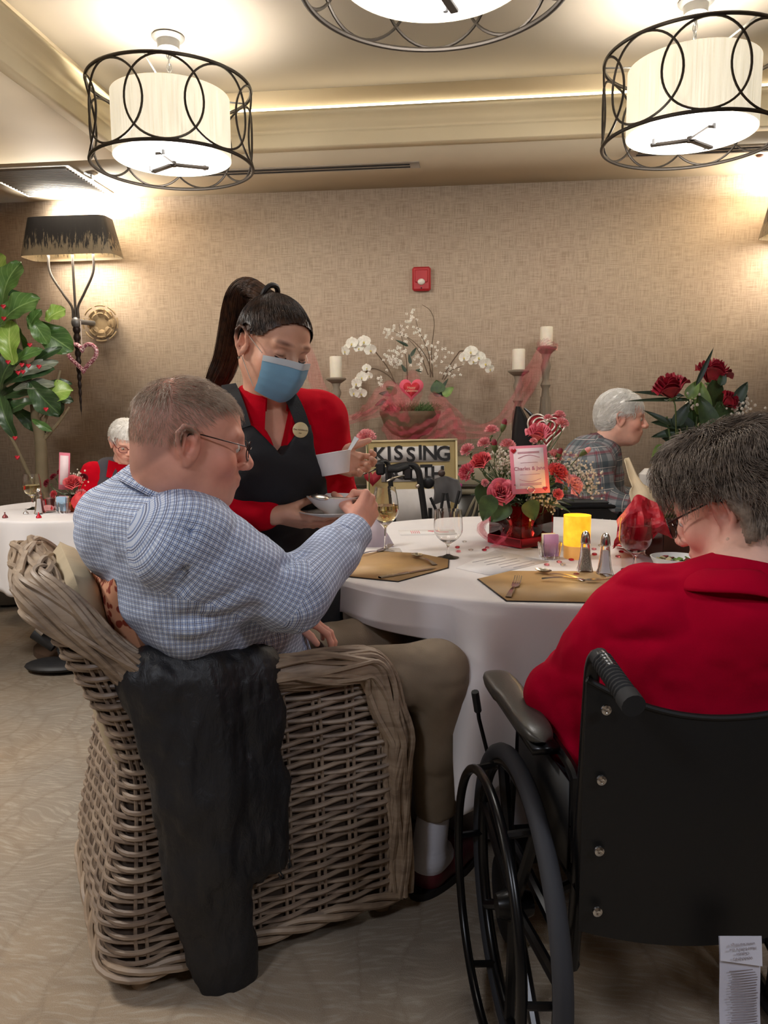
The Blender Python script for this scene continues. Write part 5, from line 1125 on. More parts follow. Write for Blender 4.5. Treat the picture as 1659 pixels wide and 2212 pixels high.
for a, b in ((.03, .03), (CL-.03, .03), (.03, CW-.03), (CL-.03, CW-.03)): t.part('foot', G().lathe([(0, 0), (.021, 0), (.022, .012), (.026, .016), (.024, .03), (.028, .036), (.026, .065), (0, .065)], CH(a, b, 0), 18), RM)
M_khaki = mat('khaki_cushion', (176, 160, 132), .85, bump=.2, bscale=500)
Rch = np.stack([FU, FV, A(0, 0, 1)], 1)
t.part('seat_cushion', G().box(CH(.35, CW/2, .43), (.54, .50, .11), Rch, bev=.03), M_khaki); t.part('seat_deck', G().box(CH(.33, CW/2, .36), (.6, .58, .03), Rch), M_rat, smooth=False)
P = np.array([[(.045*((1-u**8)*(1-v_**8))**.5, u*.25, v_*.235) for v_ in np.linspace(-1, 1, 26)] for u in np.linspace(-1, 1, 26)]); Q = P.copy(); Q[..., 0] *= -1
t.part('back_cushion', G().join(G().grid(P).grid(Q[::-1]), M=Rch @ rot('y', -.22), loc=CH(-.005, CW/2-.01, .70)), M_khaki, ang=180)
nm = N('leopard_print'); v = nm.coord(scale=(1, 1, 1)); vo = nm.n('ShaderNodeTexVoronoi'); vo.inputs['Scale'].default_value = 48; nm.l(v, vo.inputs['Vector']); f = nm.noise(v, 60, 2)
sp = nm.ramp(nm.math('ADD', vo.outputs['Distance'], nm.math('MULTIPLY', f, .25)), [(.50, (1, 1, 1, 1)), (.58, (0, 0, 0, 1))]); nm.col(nm.mix(sp, lin((206, 146, 112)), lin((132, 46, 24)))); nm.set(Roughness=.8)
pc = CH(.085, .215, .70); pil = S(); Rp = Rch @ rot('y', -.30); s_p = []
P = []
for u in np.linspace(-1, 1, 24):
    row = []
    for v_ in np.linspace(-1, 1, 24):
        th = .05*((1-u**4)*(1-v_**4))**.6; row.append((th, u*.20*(1-.04*(1-v_**2)), v_*.235*(1-.04*(1-u**2))))
    P.append(row)
P = np.array(P); Q = P.copy(); Q[..., 0] *= -1
solo('leopard_pillow', 'rust leopard print pillow between the man\'s back and the chair', 'pillow', G().join(G().grid(P).grid(Q[::-1]), M=Rp, loc=pc), nm.m, pc, ang=180)
# ================= black jacket over the near arm =================
pn = -FV; pp = CH(0, -.055, 0)                # plane just outside the near side panel
def jp(px, py, off=0):
    d = at(px, py, 1)-CC; k = ((pp+pn*off-CC)@pn)/(d@pn); return CC+d*k
J = S(); sq = (pn, .55)
for a, b, ra, rb, o in [((440, 1530), (455, 1720), .075, .085, .01), ((455, 1720), (470, 1860), .085, .065, .01), ((475, 1850), (492, 2100), .072, .056, 0), ((490, 2060), (494, 2120), .056, .05, 0), ((350, 1550), (385, 1700), .042, .04, -.015), ((388, 1700), (430, 1960), .04, .035, -.015), ((430, 1940), (450, 2060), .045, .04, -.01), ((545, 1530), (580, 1700), .03, .045, -.015), ((580, 1700), (590, 1850), .045, .03, -.015), ((510, 1560), (545, 1840), .05, .05, -.01), ((400, 1600), (430, 1900), .055, .06, -.01)]:
    J.cap(jp(*a, o), jp(*b, o), ra, rb, k=.03, sq=sq)
for a0, a1, r_ in ((.07, .13, .060), (.10, .22, .066), (.20, .31, .058)): J.cap(CH(a0, .0, .715-.02*a0), CH(a1, .0, .70), r_, r_*.95, k=.05, sq=((0, 0, 1), .9))
J.cap(jp(345, 1540, -.02), jp(565, 1530, -.02), .05, .05, k=.04, sq=sq)
J.cap(jp(500, 1480, .055), jp(548, 1700, .062), .006, .006, k=.012, op=1); J.cap(jp(548, 1700, .064), jp(530, 1780, .058), .005, .004, k=.02, op=1)
for a, b in (((570, 1560), (590, 1680)), ((410, 1500), (385, 1640)), ((545, 1600), (560, 1560))): J.cap(jp(*a, .05), jp(*b, .05), .006, .005, k=.03, op=1)
def jd(P): return .007*pnoise(P*A(22, 22, 9), 3)+.0035*pnoise(P*A(60, 60, 24), 5)+.0012*pnoise(P*160, 6)
nj = N('black_nylon'); v = nj.coord(); f = nj.noise(v, 7, 3); nj.col(nj.ramp(f, [(.3, lin((22, 22, 25))), (.7, lin((33, 33, 36)))])); nj.set(Roughness=.5); nj.bump(nj.noise(nj.coord(scale=(1, 1, .4)), 45, 4, .65, 1.2), .35, .01)
jb = CH(.16, -.06, 0); t = T('black_jacket', 'black padded jacket draped over the near arm of the wicker armchair', 'jacket', jb)
t.part('jacket_body', net(J, .0055, disp=jd), nj.m, ang=180)
t.part('drawcord', G().tube([jp(603, 1850, .03), jp(606, 1885, .03), jp(612, 1893, .03), jp(606, 1900, .03), jp(602, 1888, .03)], .0018, 5).tube([jp(625, 1840, .02), jp(626, 1862, .02), jp(629, 1872, .02), jp(624, 1876, .02), jp(624, 1864, .02)], .0018, 5), M_rub if 'M_rub' in globals() else M_dark)
# ================= wheelchair of the woman in red =================
HA = math.radians(6.0); WO = A(.548, 1.22, 0); Rw = rot('z', HA)
def WC(x, y, z): return WO+Rw @ A(x, y, z)    # x right, y forward, origin under the middle of the back
M_bt = mat('gloss_black_tube', (14, 14, 16), .28, .3); M_vin = mat('black_vinyl', (9, 9, 10), .5, bump=.1, bscale=900); M_tyre = mat('dark_grey_tyre', (44, 45, 50), .75); M_pad = mat('armrest_vinyl', (52, 50, 46), .35, bump=.12, bscale=300)
t = T('wheelchair', 'black folding wheelchair in the right foreground carrying the woman in red', 'wheelchair', WO); hw = .225; wz = .305
for sx in (-1, 1):
    wx = sx*(hw+.055); wc = WC(wx, .20, wz); RX = Rw @ rot('y', math.pi/2)
    def ring(r, rt_, x, n=96, flat=None):
        an = np.linspace(0, 2*math.pi, n, endpoint=False); return G().tube([WC(x, .20+r*math.cos(a), wz+r*math.sin(a)) for a in an], rt_, 10, closed=True, flat=flat)
    w = t.part('rear_wheel', ring(.287, .017, wx), M_tyre, label='large grey tyred rear wheel')
    t.part('rim', ring(.265, .011, wx), M_bt, parent=w); t.part('hub', G().lathe([(0, -.035), (.022, -.035), (.03, -.012), (.03, .012), (.022, .035), (0, .035)], wc, 20, R=RX), M_bt, parent=w)
    g = G()
    for k in range(7):
        a = 2*math.pi*k/7+.3; g.tube([WC(wx, .20+.02*math.cos(a), wz+.02*math.sin(a)), WC(wx, .20+.262*math.cos(a), wz+.262*math.sin(a))], .011, 8, flat=(1, 1))
    t.part('mag_spokes', g, M_bt, parent=w)
    h = t.part('hand_rim', ring(.255, .0095, wx+sx*.058), M_bt); g = G()
    for k in range(6): a = 2*math.pi*k/6; g.tube([WC(wx, .20+.262*math.cos(a), wz+.262*math.sin(a)), WC(wx+sx*.055, .20+.255*math.cos(a), wz+.255*math.sin(a))], .007, 6)
    t.part('rim_bracket', g, M_bt, parent=h)
    x = sx*hw
    t.part('back_post', G().tube(spline([WC(x, .03, .30), WC(x, 0, .55), WC(x, -.02, .80), WC(x, -.03, .865), WC(x, -.055, .885), WC(x+.0, -.10, .878)], 24), .0125, 10), M_bt)
    hd = [WC(x+.0, -.05-.13*k, .885-.03*k) for k in np.linspace(0, 1, 64)]; hr = .0145+.0022*(np.arange(64) % 4 < 2); hr[:6] = .0145; hr[-12:] = .0175
    t.part('push_grip', G().tube(hd, hr, 14), M_rub)
    t.part('side_frame', G().tube(spline([WC(x, .02, .31), WC(x, .2, .31), WC(x, .42, .30), WC(x, .46, .2)], 20), .012, 8).tube([WC(x, .0, .47), WC(x, .42, .47)], .012, 8).tube(spline([WC(x, .02, .5), WC(x, .03, .62), WC(x, .06, .655), WC(x, .3, .655), WC(x, .36, .60), WC(x, .37, .47)], 24), .010, 8), M_bt)
    t.part('skirt_guard', G().box(WC(x+sx*.008, .19, .55), (.004, .30, .17), Rw), M_vin, smooth=False)
    P = []
    for v in np.linspace(-1, 1, 22):
        wv = .03*(1-abs(v)**6)**.5*(1.0 if v < .2 else 1.12)+.0; ww = max(wv, .002); row = []
        for a in np.linspace(0, 2*math.pi, 16, endpoint=False): c_, s_ = math.cos(a), math.sin(a); row.append(WC(x+sx*.040+ww*1.05*np.sign(c_)*abs(c_)**.7, .265+v*.185, .690+.017*(1-abs(v)**8)*np.sign(s_)*abs(s_)**.7))
        P.append(row)
    t.part('armrest_pad', G().grid(np.array(P), cv=True), M_pad); t.part('armrest_bracket', G().box(WC(x+sx*.03, .25, .664), (.05, .3, .014), Rw), M_bt, smooth=False)
    cz = WC(sx*(hw-.02), .52, .10); t.part('caster_wheel', G().lathe([(.02, -.014), (.095, -.014), (.1, -.006), (.1, .006), (.095, .014), (.02, .014)], cz, 28, R=RX), M_tyre)
    t.part('caster_fork', G().tube([cz+Rw@A(.024, 0, 0), cz+Rw@A(.024, -.01, .12), cz+Rw@A(0, -.02, .2)], .008, 6), M_bt)
    g = G().tube([WC(wx-sx*.02, .50, .47), WC(wx+sx*.01, .47, .575), WC(wx+sx*.015, .46, .60)], .005, 6); t.part('brake_lever', g, M_bt)
    t.part('brake_grip', G().tube([WC(wx+sx*.014, .462, .595), WC(wx+sx*.024, .45, .645)], .0085, 8), M_rub)
    for k, z in enumerate((.80, .68, .56, .455)): t.part('bolt', G().join(G().lathe([(0, .0), (.0085, 0), (.008, .003), (.004, .0045), (.002, .003), (0, .003)], n=14), M=basis(Rw@A(0, -1, 0)), loc=WC(x+sx*-.012, -.036-.00*k-(.02 if k == 0 else .01), z)), M_chrome)
P = []
for u in np.linspace(-1, 1, 30):
    row = []
    for v in np.linspace(0, 1, 16):
        zt_ = .845-.065*(1-abs(u)**2.2); zb = .41-.03*(1-u*u); row.append(WC(u*(hw+.012), -.028+.0*v-.035*(1-u*u)*(.6+.4*math.sin(v*3.1))-.008*v, lerp(zb, zt_, v)))
    P.append(row)
t.part('back_sling', G().grid(np.array(P), th=.006), M_vin); 
top = [q[-1] for q in P]; t.part('sling_hem', G().tube(np.array(top)+A(0, 0, -.002), .005, 8), M_vin)
P = [[WC(u*hw, .02+.42*v, .47-.025*(1-u*u)) for v in np.linspace(0, 1, 8)] for u in np.linspace(-1, 1, 12)]; t.part('seat_sling', G().grid(np.array(P), th=.006), M_vin)
t.part('cross_brace', G().tube([WC(-hw, .2, .47), WC(hw, .2, .3)], .011, 8).tube([WC(hw, .22, .47), WC(-hw, .22, .3)], .011, 8), M_bt)
for sx in (-1, 1): t.part('footrest', G().tube(spline([WC(sx*(hw-.02), .44, .45), WC(sx*(hw-.03), .52, .4), WC(sx*(hw-.05), .62, .16)], 12), .010, 8).box(WC(sx*.10, .66, .15), (.15, .16, .012), Rw), M_bt)
# care tag hanging under the sling
M_tagm = mat('tag_white', (206, 206, 220), .7); tp = WC(.05, -.075, .39); tg = T('warning_tag', 'white printed warning tag hanging under the wheelchair back', 'tag', tp); Rt = Rw @ rot('x', math.pi/2)
def TG(x, z, o=0): return at(1596+x, z, 1.12)-A(0, o, 0)
P = [[TG(u*44+3*v, 2022+200*v, .002*math.sin(v*6)) for v in np.linspace(0, 1, 12)] for u in (-1, 0, 1)]; tg.part('long_label', G().grid(np.array(P), th=.0008), M_tagm)
P = [[TG(u*45+1, 2018+56*v+6*u*v, .004+.003*v) for v in np.linspace(0, 1, 8)] for u in (-1, 0, 1)]; tg.part('folded_flap', G().grid(np.array(P), th=.0008), mat('tag_flap', (216, 216, 228), .7))
for k, s_ in enumerate(('www.warnings', 'Read before use', 'Caution', 'WARNING')): tg.part('print', text(s_, .0068, .0003, Rw @ rot('x', math.pi/2) @ rot('z', math.pi), TG(2, 2030+10*k, .0105)), M_txt, smooth=False)
g = G()
for k in range(22): g.box(TG(6+RNG.rand()*5, 2092+5.6*k, .004), (.040+.008*RNG.rand(), .0003, .0014), Rw)
o = tg.part('fine_print', g, M_txt, smooth=False)
# ================= far walker / wheelchair pieces =================
M_fp = mat('matt_black_plastic', (30, 30, 32), .55)
q = on(125, 1448, 0); t = T('wheelchair_footrest', 'black wheelchair footrests with chrome bars standing on the carpet left of the wicker chair', 'footrest', q)
F_ = lambda x, y, D=3.72: at(x, y, D)
def plate(c, d, L, w): return leafg(c-d*L/2, d, L, w, up=(0, -.3, 1), curl=0, fold=0, tip=1.6)
P = []
for v in np.linspace(0, 1, 14): P.append([q+A(-.13+.30*v, .16*(u-.5)*math.sin(math.pi*min(1, v*1.6+.15)/1.0 if v < .5 else math.pi/2), .02+.03*math.sin(u*math.pi)) for u in np.linspace(0, 1, 8)])
t.part('foot_plate', G().ball(q+A(0, 0, .03), (.16, .10, .03), 20), M_fp); t.part('foot_plate', G().ball(F_(118, 1335), (.14, .04, .085), 20, R=rot('y', .5)), M_fp)
t.part('calf_pad', G().ball(F_(90, 1315), (.08, .04, .035), 16, R=rot('y', .7)), M_fp); t.part('pivot', G().tube([F_(75, 1365), F_(120, 1395)], .035, 12), M_fp)
for a, b in (((78, 1357), (93, 1370)), ((118, 1388), (143, 1408)), ((135, 1420), (165, 1388))): t.part('chrome_bar', G().tube([F_(*a, 3.66), F_(*b, 3.66)], .011, 8), M_chrome)
t.part('support', G().tube([F_(130, 1400), q+A(.04, 0, .04)], .02, 8), M_fp)
q = on(45, 1312, 0); t = T('wicker_basket', 'dark basket on a caster under the left table', 'basket', q); t.part('basket', G().lathe([(0, .02), (.17, .02), (.2, .1), (.215, .3), (.2, .3), (.18, .06), (0, .05)], q+A(-.12, .15, 0), 28), mat('dark_basket', (60, 50, 38), .8, bump=.6, bscale=60)); t.part('caster', G().ball(q+A(.03, -.02, .03), .03, 12), M_bt); t.part('post', G().tube([q+A(.03, -.02, .04), q+A(.03, 0, .32)], .012, 8), mat('tan_post', (130, 100, 66), .5))
# ================= people =================
def skin_mat(name, c):
    n = N(name); v = n.coord(); f = n.noise(v, 28, 4); f2 = n.noise(v, 140, 2); at_ = n.n('ShaderNodeAttribute', attribute_name='tint'); base = n.ramp(f, [(.3, lin(c)), (.75, lin(tuple(min(255, x*1.05+4) for x in c)))])
    n.col(n.mix(1.0, base, at_.outputs['Color'], 'MULTIPLY')); n.set(Roughness=.5, Subsurface_Weight=.12, Subsurface_Radius=(.012, .005, .003)); n.b.inputs['Specular IOR Level'].default_value = .35; n.bump(f2, .12, .002); return n.m
def hair_mat(name, c1, c2, rough=.45):
    n = N(name); f = n.noise(n.coord(scale=(1, 1, 1)), 60, 3, .6); n.col(n.ramp(f, [(.3, lin(c1)), (.7, lin(c2))])); n.set(Roughness=rough); n.bump(n.noise(n.coord(scale=(1, 1, .3)), 320, 2), .4, .002); return n.m
def addtint(o, col):
    a = o.data.color_attributes.new(name='tint', type='FLOAT_COLOR', domain='POINT'); d = np.ones((len(col), 4), np.float32); d[:, :3] = col; a.data.foreach_set('color', d.ravel())
class Head:
    def __init__(s, c, f, sc_=1.0, up=(0, 0, 1), nose=1.0, jowl=.0, ear=1.0):
        s.c = np.array(c, float); x = nrm(f); z = np.array(up, float); z = nrm(z-x*(x@z)); s.R = np.stack([x, np.cross(z, x), z], 1); s.s = sc_
        s.S = S(); q = s.S; L = s.w; K = sc_; R = s.R
        def e(c, r, k=.02, op=0, RR=None): q.ell(L(*c), np.array(r)*K, R=R if RR is None else R@RR, k=k*K, op=op)
        def cp(a, b, ra, rb=None, k=.015, op=0): q.cap(L(*a), L(*b), ra*K, (rb if rb is not None else ra)*K, k=k*K, op=op)
        e((-.015, 0, .035), (.096, .077, .088)); e((-.035, 0, .0), (.07, .066, .07)); e((.038, 0, .042), (.052, .060, .056)); e((.03, 0, -.028), (.058, .060, .070), .03)
        for y in (-1, 1): cp((-.012, y*.048, -.05), (.055, y*.022, -.092), .022+jowl*.5, .02+jowl*.3, .03); e((.056, y*.040, -.024), (.026, .024, .024), .025)
        e((.070, 0, -.093), (.022, .022, .018), .02); e((.070, 0, -.056), (.03, .034, .030), .02)
        if jowl: e((.02, 0, -.085), (.055, .05, .03+jowl), .03)
        for y in (-1, 1):
            cp((.088, y*.010, .027), (.074, y*.044, .030), .011, .009, .014); q.ell(L(.100, y*.031, .006), .0165*K, R=R, k=.014*K, op=1)
            e((.0735, y*.0315, .005), (.0145, .0155, .0145), .004)
            cp((.090, y*.018, -.001), (.080, y*.048, .002), .0022, .0018, .003, 1)
        cp((.092, 0, .016), (.112*1.0, 0, -.022), .0075, .0115*nose, .012); 
        for y in (-1, 1): e((.103, y*.0125*nose, -.028), (.011, .0085, .0085), .006); q.ell(L(.107, y*.007, -.035), .0042*K, R=R, k=.003, op=1)
        e((.094, 0, -.0525), (.0095, .024, .0065), .006); e((.0925, 0, -.0645), (.0095, .021, .007), .006); cp((.106, -.021, -.0585), (.108, 0, -.0575), .0022, .003, .003, 1); cp((.106, .021, -.0585), (.108, 0, -.0575), .0022, .003, .003, 1)
        for y in (-1, 1):
            E_ = lambda x, z, o=0: (x-.006, y*(.0765+o+ear*.006*(-x*20+.4)*.6), z)
            q.ell(L(-.010, y*.078, -.002), np.array((.018, .006, .028))*K*ear, R=R, k=.006, op=0)
            pts = [E_(.006, .004, .004), E_(.008, .020, .008), E_(-.002, .032, .012), E_(-.018, .033, .014), E_(-.027, .020, .015), E_(-.026, .002, .013), E_(-.018, -.016, .009), E_(-.008, -.028, .006)]
            for a, b in zip(pts[:-1], pts[1:]): cp(a, b, .0042, .0042, .003)
            e(E_(-.004, -.031, .004), (.008, .005, .009), .005)
            cp(E_(-.014, .018, .008), E_(-.014, -.010, .008), .0035, .0035, .004); q.ell(L(*E_(-.004, -.002, .008)), np.array((.007, .008, .011))*K, R=R, k=.004, op=1); q.cap(L(*E_(-.004, .022, .010)), L(*E_(-.018, .022, .012)), .0035*K, k=.004, op=1)
    def w(s, x, y, z): return s.c+s.R@(np.array([x, y, z])*s.s)
    def loc(s, V): return (V-s.c)@s.R/s.s
def hair_line(q, f0=.095, temple=.85, x0=-.01, z0=.02, back=1.25):
    x, z = q[:, 0], q[:, 2]; return np.where(x > x0, z-(z0+temple*(x-x0)), z-(z0+back*(x-x0)))
def head_tint(H, V, hair=None, hm=None, cheek=.8, lip=(.82, .62, .62), brow=None, beard=None):
    q = H.loc(V); c = np.ones((len(V), 3))
    def blob(p, r, col, w=1):
        nonlocal c
        d = np.sqrt((((q-np.array(p))/r)**2).sum(1)); k = (np.clip(1.3-d, 0, 1)*w)[:, None]; c = c*(1-k)+c*np.array(col)*k
    for y in (-1, 1):
        blob((.065, y*.045, -.028), .04, (1.02, cheek, cheek), .8); blob((-.012, y*.085, .0), .035, (1.0, .82, .82), .7)
        if brow is not None: blob((.086, y*.032, .034), (.035, .021, .006), brow, .85)
        blob((.092, y*.031, .004), (.012, .018, .004), (.55, .45, .42), .5)
    blob((.112, 0, -.022), .02, (1.03, .82, .80), .7); blob((.100, 0, -.0585), (.02, .024, .011), lip, .9)
    if hair is not None:
        m = sstep(-.004, .018, hm(q))[:, None]; c = c*(1-m)+np.array(hair)*m
    return c
def strands(S_, roots, flow, L, steps, lift, r, seed=0, jit=.25, w=1.0):
    rr = np.random.RandomState(seed); P = roots.copy(); n = len(P); out = [P.copy()]; J = rr.normal(0, jit, (n, 3)); LL = L*(.7+.6*rr.rand(n))[:, None]/steps; lf = lift*(.5+rr.rand(n))
    for i in range(steps):
        d = flow(P)+J; g_ = S_.grad(P); d = d-g_*((d*g_).sum(1)[:, None])*w; d /= np.linalg.norm(d, axis=1)[:, None]+1e-9; P = P+d*LL; sd = S_.ev(P); tgt = lf*((i+1)/steps)**.7
        P = P+g_*np.clip(tgt-sd, -.02, .02)[:, None]*(1 if w > .5 else (sd < tgt)[:, None]); out.append(P.copy())
    return tubes3(np.stack(out, 1), r)
def tubes3(Q, r):                             # many thin tapering strands, triangular in section
    n, m, _ = Q.shape; T_ = np.gradient(Q, axis=1); T_ /= np.linalg.norm(T_, axis=2)[..., None]+1e-9; X = np.cross(T_, np.array([.3, .2, .93])); X /= np.linalg.norm(X, axis=2)[..., None]+1e-9; Y = np.cross(T_, X)
    rad = r*np.linspace(1, .35, m)[None, :, None]; V = np.stack([Q+rad*(math.cos(a)*X+math.sin(a)*Y) for a in (0, 2.094, 4.189)], 2)
    base = (np.arange(n)*m*3)[:, None, None]; i = np.arange(m-1)[None, :, None]*3; k = np.arange(3)[None, None, :]; k2 = (k+1) % 3
    F = np.stack([base+i+k, base+i+k2, base+i+3+k2, base+i+3+k], -1).reshape(-1, 4); g = G(); g.v = [V.reshape(-1, 3)]; g.f = [tuple(x) for x in F]; g.mi = [0]*len(F); g.n = n*m*3; return g
def keep(g, cond):                            # keep the faces whose centre passes
    V = np.vstack(g.v); Fc = np.array(g.f); m = cond(V[Fc].mean(1)); F = Fc[m]; used = np.unique(F); mp = np.full(len(V), -1); mp[used] = np.arange(len(used)); o = G(); o.add(V[used], [tuple(x) for x in mp[F]])
    if 'uv' in g.uv: o.uv['uv'] = np.asarray(g.uv['uv']).reshape(-1, 4, 2)[m].reshape(-1, 2)
    return o
def hand(s, w, x, n, t, curl, thumb=(.6, .7, .3), sc_=1.0, k=.006, tcurl=.5):
    w = np.array(w, float); x = nrm(x); n = np.array(n, float); n = nrm(n-x*(n@x)); t0 = np.cross(x, n); t = t0 if t0@np.array(t) > 0 else -t0; u = sc_; tips = []
    for i in range(4):
        b = w+(x*.012+t*(.016, .005, -.006, -.015)[i])*u; kn = w+(x*(.086, .090, .085, .076)[i]+t*(.030, .010, -.010, -.028)[i]+n*(-.004, -.006, -.004, 0)[i])*u; s.cap(b, kn, .0135*u, .0108*u, k=.010)
        L = ((.040, .024, .020), (.045, .028, .021), (.041, .026, .020), (.033, .019, .018))[i]; c = curl[i] if hasattr(curl[0], '__len__') else curl; th = 0; p = kn; r = .0092*u*(1, 1, .96, .86)[i]
        for j in range(3): th += c[j]; d = x*math.cos(th)+n*math.sin(th)+t*(.10, .02, -.05, -.12)[i]*(1 if sum(c) < 1.5 else .2); p2 = p+nrm(d)*L[j]*u; s.cap(p, p2, r, r*.9, k=.003); s.ell(p, r*1.07, k=.003); p = p2; r *= .92
        tips.append(p)
    s.ell(w+(x*.045+n*.004)*u, np.array((.045, .035, .014))*u, R=np.stack([x, t, n], 1), k=.012)
    b = w+(x*.022+t*.020+n*.006)*u; d1 = nrm(x*thumb[0]+t*thumb[1]+n*thumb[2]); m = b+d1*.045*u; d2 = nrm(d1*(1-tcurl*.5)+x*.5*tcurl+n*.4*tcurl); m2 = m+d2*.032*u; d3 = nrm(d2+n*.3*tcurl); s.cap(b, m, .0145*u, .0115*u, k=.014); s.cap(m, m2, .0112*u, .0100*u, k=.003); s.cap(m2, m2+d3*.024*u, .0102*u, .0082*u, k=.003)
    return tips, m2
def tubs(P, r, s, k=.02, sq=None):            # chain of tapered capsules
    for i in range(len(P)-1): s.cap(P[i], P[i+1], r[i], r[i+1], k=k, sq=sq)
def shifted(s, d): # inflated copy
    o = S(); o.p = [((lambda P, fn=fn: fn(P)-d), lo-d, hi+d, k, op, uv) if op == 0 else ((fn), lo, hi, k, op, uv) for fn, lo, hi, k, op, uv in s.p]; return o
def fold(seed, a1=.006, f1=(7, 7, 20), a2=.002, f2=45):
    f1 = np.array(f1, float)
    def d(P): n = pnoise(P*f1, seed); return a1*(1-2*np.abs(n)**.7)*.7+a2*pnoise(P*f2, seed+1)
    return d
M_sk = skin_mat('skin_ruddy', (222, 160, 138)); M_sk2 = skin_mat('skin_tan', (222, 170, 142)); M_sk3 = skin_mat('skin_pale', (230, 178, 158))
M_eye = mat('eye_white', (220, 214, 206), .2); M_iris = mat('iris', (70, 60, 54), .2); M_frame = mat('dark_frame', (46, 28, 26), .3, .4); M_lens = glass('lens_glass', (250, 250, 250), ior=1.05)
def glasses(H, t, m, rw=.026, rh=.019, bx=.104, thick=.0011, temple=True, parent=None):
    g = G()
    for y in (-1, 1):
        an = np.linspace(0, 2*math.pi, 28, endpoint=False); P = []
        for a in an: c_, s_ = math.cos(a), math.sin(a); yy = y*.033+rw*np.sign(c_)*abs(c_)**.8; P.append(H.w(bx-.010*(abs(yy)/.05)**2, yy, .003+rh*np.sign(s_)*abs(s_)**.8))
        g.tube(P, thick, 6, closed=True)
        if temple: g.tube([H.w(bx-.014, y*.060, .010), H.w(bx-.02, y*.072, .012), H.w(.01, y*.082, .022), H.w(-.012, y*.084, .020), H.w(-.026, y*.084, .004), H.w(-.032, y*.082, -.006)], [thick, thick, thick*1.2, thick*1.6, thick*2, thick*2], 6)
    g.tube([H.w(bx+.002, -.008, .006), H.w(bx+.005, 0, .010), H.w(bx+.002, .008, .006)], thick, 6)
    return t.part('glasses', g, m, parent=parent)
def eyes(H, t, x=.0775, r=.0125, z=.006):
    for y in (-1, 1): o = t.part('eye', G().ball(H.w(x, y*.031, z), r*H.s, 14), M_eye); t.part('iris', G().ball(H.w(x+.0085, y*.031-.0, z-.002), .0052*H.s, 10), M_iris, parent=o)
def eyelash(H, t, m, z=.0, w_=.0012):
    for y in (-1, 1): t.part('eyelash', G().tube(spline([H.w(.0865, y*.017, z+.002), H.w(.0915, y*.030, z-.003), H.w(.080, y*.047, z+.001)], 10), [w_*.5]+[w_]*8+[w_*.5], 5), m)
# ---------------- the man in the checked shirt ----------------
SR, SL = at(420, 1165, 1.49), None; SL = SR+A(-.44, .9, 0)*.40; mid = (SR+SL)/2; EL = at(632, 1285, 1.60); WR = at(770, 1142, 1.85); FUn = FU; LV_ = A(-.44, .9, 0)
PEL = CH(.33, CW/2-.04, .565); t = T('person', 'older man in blue checked shirt and glasses, seated, reaching for the bowl', 'person', A(PEL[0], PEL[1], 0)); tm = t
HM = Head(at(410, 960, 1.57), (.93, .34, -.16), 1.07, nose=1.2, jowl=.012, ear=1.22); b = S(); b.p = list(HM.S.p)
NB = mid+A(.01, -.03, .095); b.cap(HM.w(-.035, 0, -.05), NB, .072, .078, k=.03); b.cap(HM.w(.01, 0, -.085), NB+FU*.06, .050, .064, k=.03)
chest = mid+A(-.02, -.02, -.12); belly = mid*.5+PEL*.5+FU*.05; CR = np.stack([FU, FV, A(0, 0, 1)], 1)
b.ell(chest+A(.05, .02, 0), (.10, .16, .15), CR, k=.05); b.ell(belly+A(.02, 0, 0), (.13, .14, .16), CR, k=.05); b.ell(PEL, (.13, .16, .11), CR, k=.04)
tubs([SR, EL, WR], [.042, .032, .028], b, .03); EL2 = SL+A(.10, .10, -.26); WL = at(610, 1325, 1.93); tubs([SL, EL2, WL], [.055, .042, .028], b, .03)
KR = at(945, 1452, 1.90); AR = at(940, 1775, 1.93); HR = PEL-FV*.10; HL = PEL+FV*.10; KL = A(-.02, 2.16, .60); AL = A(-.02, 2.20, .12)
tubs([HR, KR, AR], [.075, .052, .036], b, .03); tubs([HL, KL, AL], [.075, .052, .036], b, .03)
gsk = net(b, .0055); gh = net(b, .0028, lo=HM.c-.16, hi=HM.c+.16)
hs = S(); fd = nrm(WR-EL); hs.cap(EL+fd*.16, WR, .030, .028, k=.01); hx_ = nrm(A(.30, .62, .52)); tp_, th_ = hand(hs, WR+fd*.005, hx_, A(-.75, .45, -.2), A(0, 0, 1), (1.35, 1.5, .9), (.55, .35, .75), 1.04, tcurl=.9)
hs2 = S(); f2 = nrm(WL-EL2); hs2.cap(EL2+f2*.14, WL, .032, .027, k=.01); hand(hs2, WL, A(.9, .1, -.32), A(.1, 0, -1), A(.3, -1, 0), (.35, .5, .4), (.7, .6, .1), 1.0)
g = keep(gsk, lambda c: (np.linalg.norm(c-HM.c, axis=1) > .12)); g.join(keep(gh, lambda c: np.abs(c-HM.c).max(1) < .155)); g.join(net(hs, .0026)); g.join(net(hs2, .003)); V = np.vstack(g.v)
hm1 = lambda q: hair_line(q, temple=.72, z0=.012, back=1.05)
o = t.part('body', g, M_sk, ang=180); addtint(o, head_tint(HM, V, (.66, .68, .70), hm1, cheek=.80)); skin_body = o
eyes(HM, t)
Mh = hair_mat('thin_grey_brown_hair', (158, 134, 112), (204, 184, 164)); gv = np.vstack(gh.v); q = HM.loc(gv); r = np.random.RandomState(1)
bald = np.exp(-(((q-np.array([-.045, .02, .12]))/np.array([.05, .06, .05]))**2).sum(1)); pr = sstep(.0, .03, hm1(q))*(1-.45*bald)*(q[:, 0] > -2); idx = np.nonzero(pr > r.rand(len(q))*1.0)[0]; idx = r.choice(idx, min(5200, len(idx)), False)
def flowM(P): q = HM.loc(P); tp = sstep(.04, .11, q[:, 2]); f = np.stack([.9-.9*(q[:, 0] < -.05), -.35*tp, -.9*(1-tp)-.8*(q[:, 0] < -.05)], 1); return f@HM.R.T
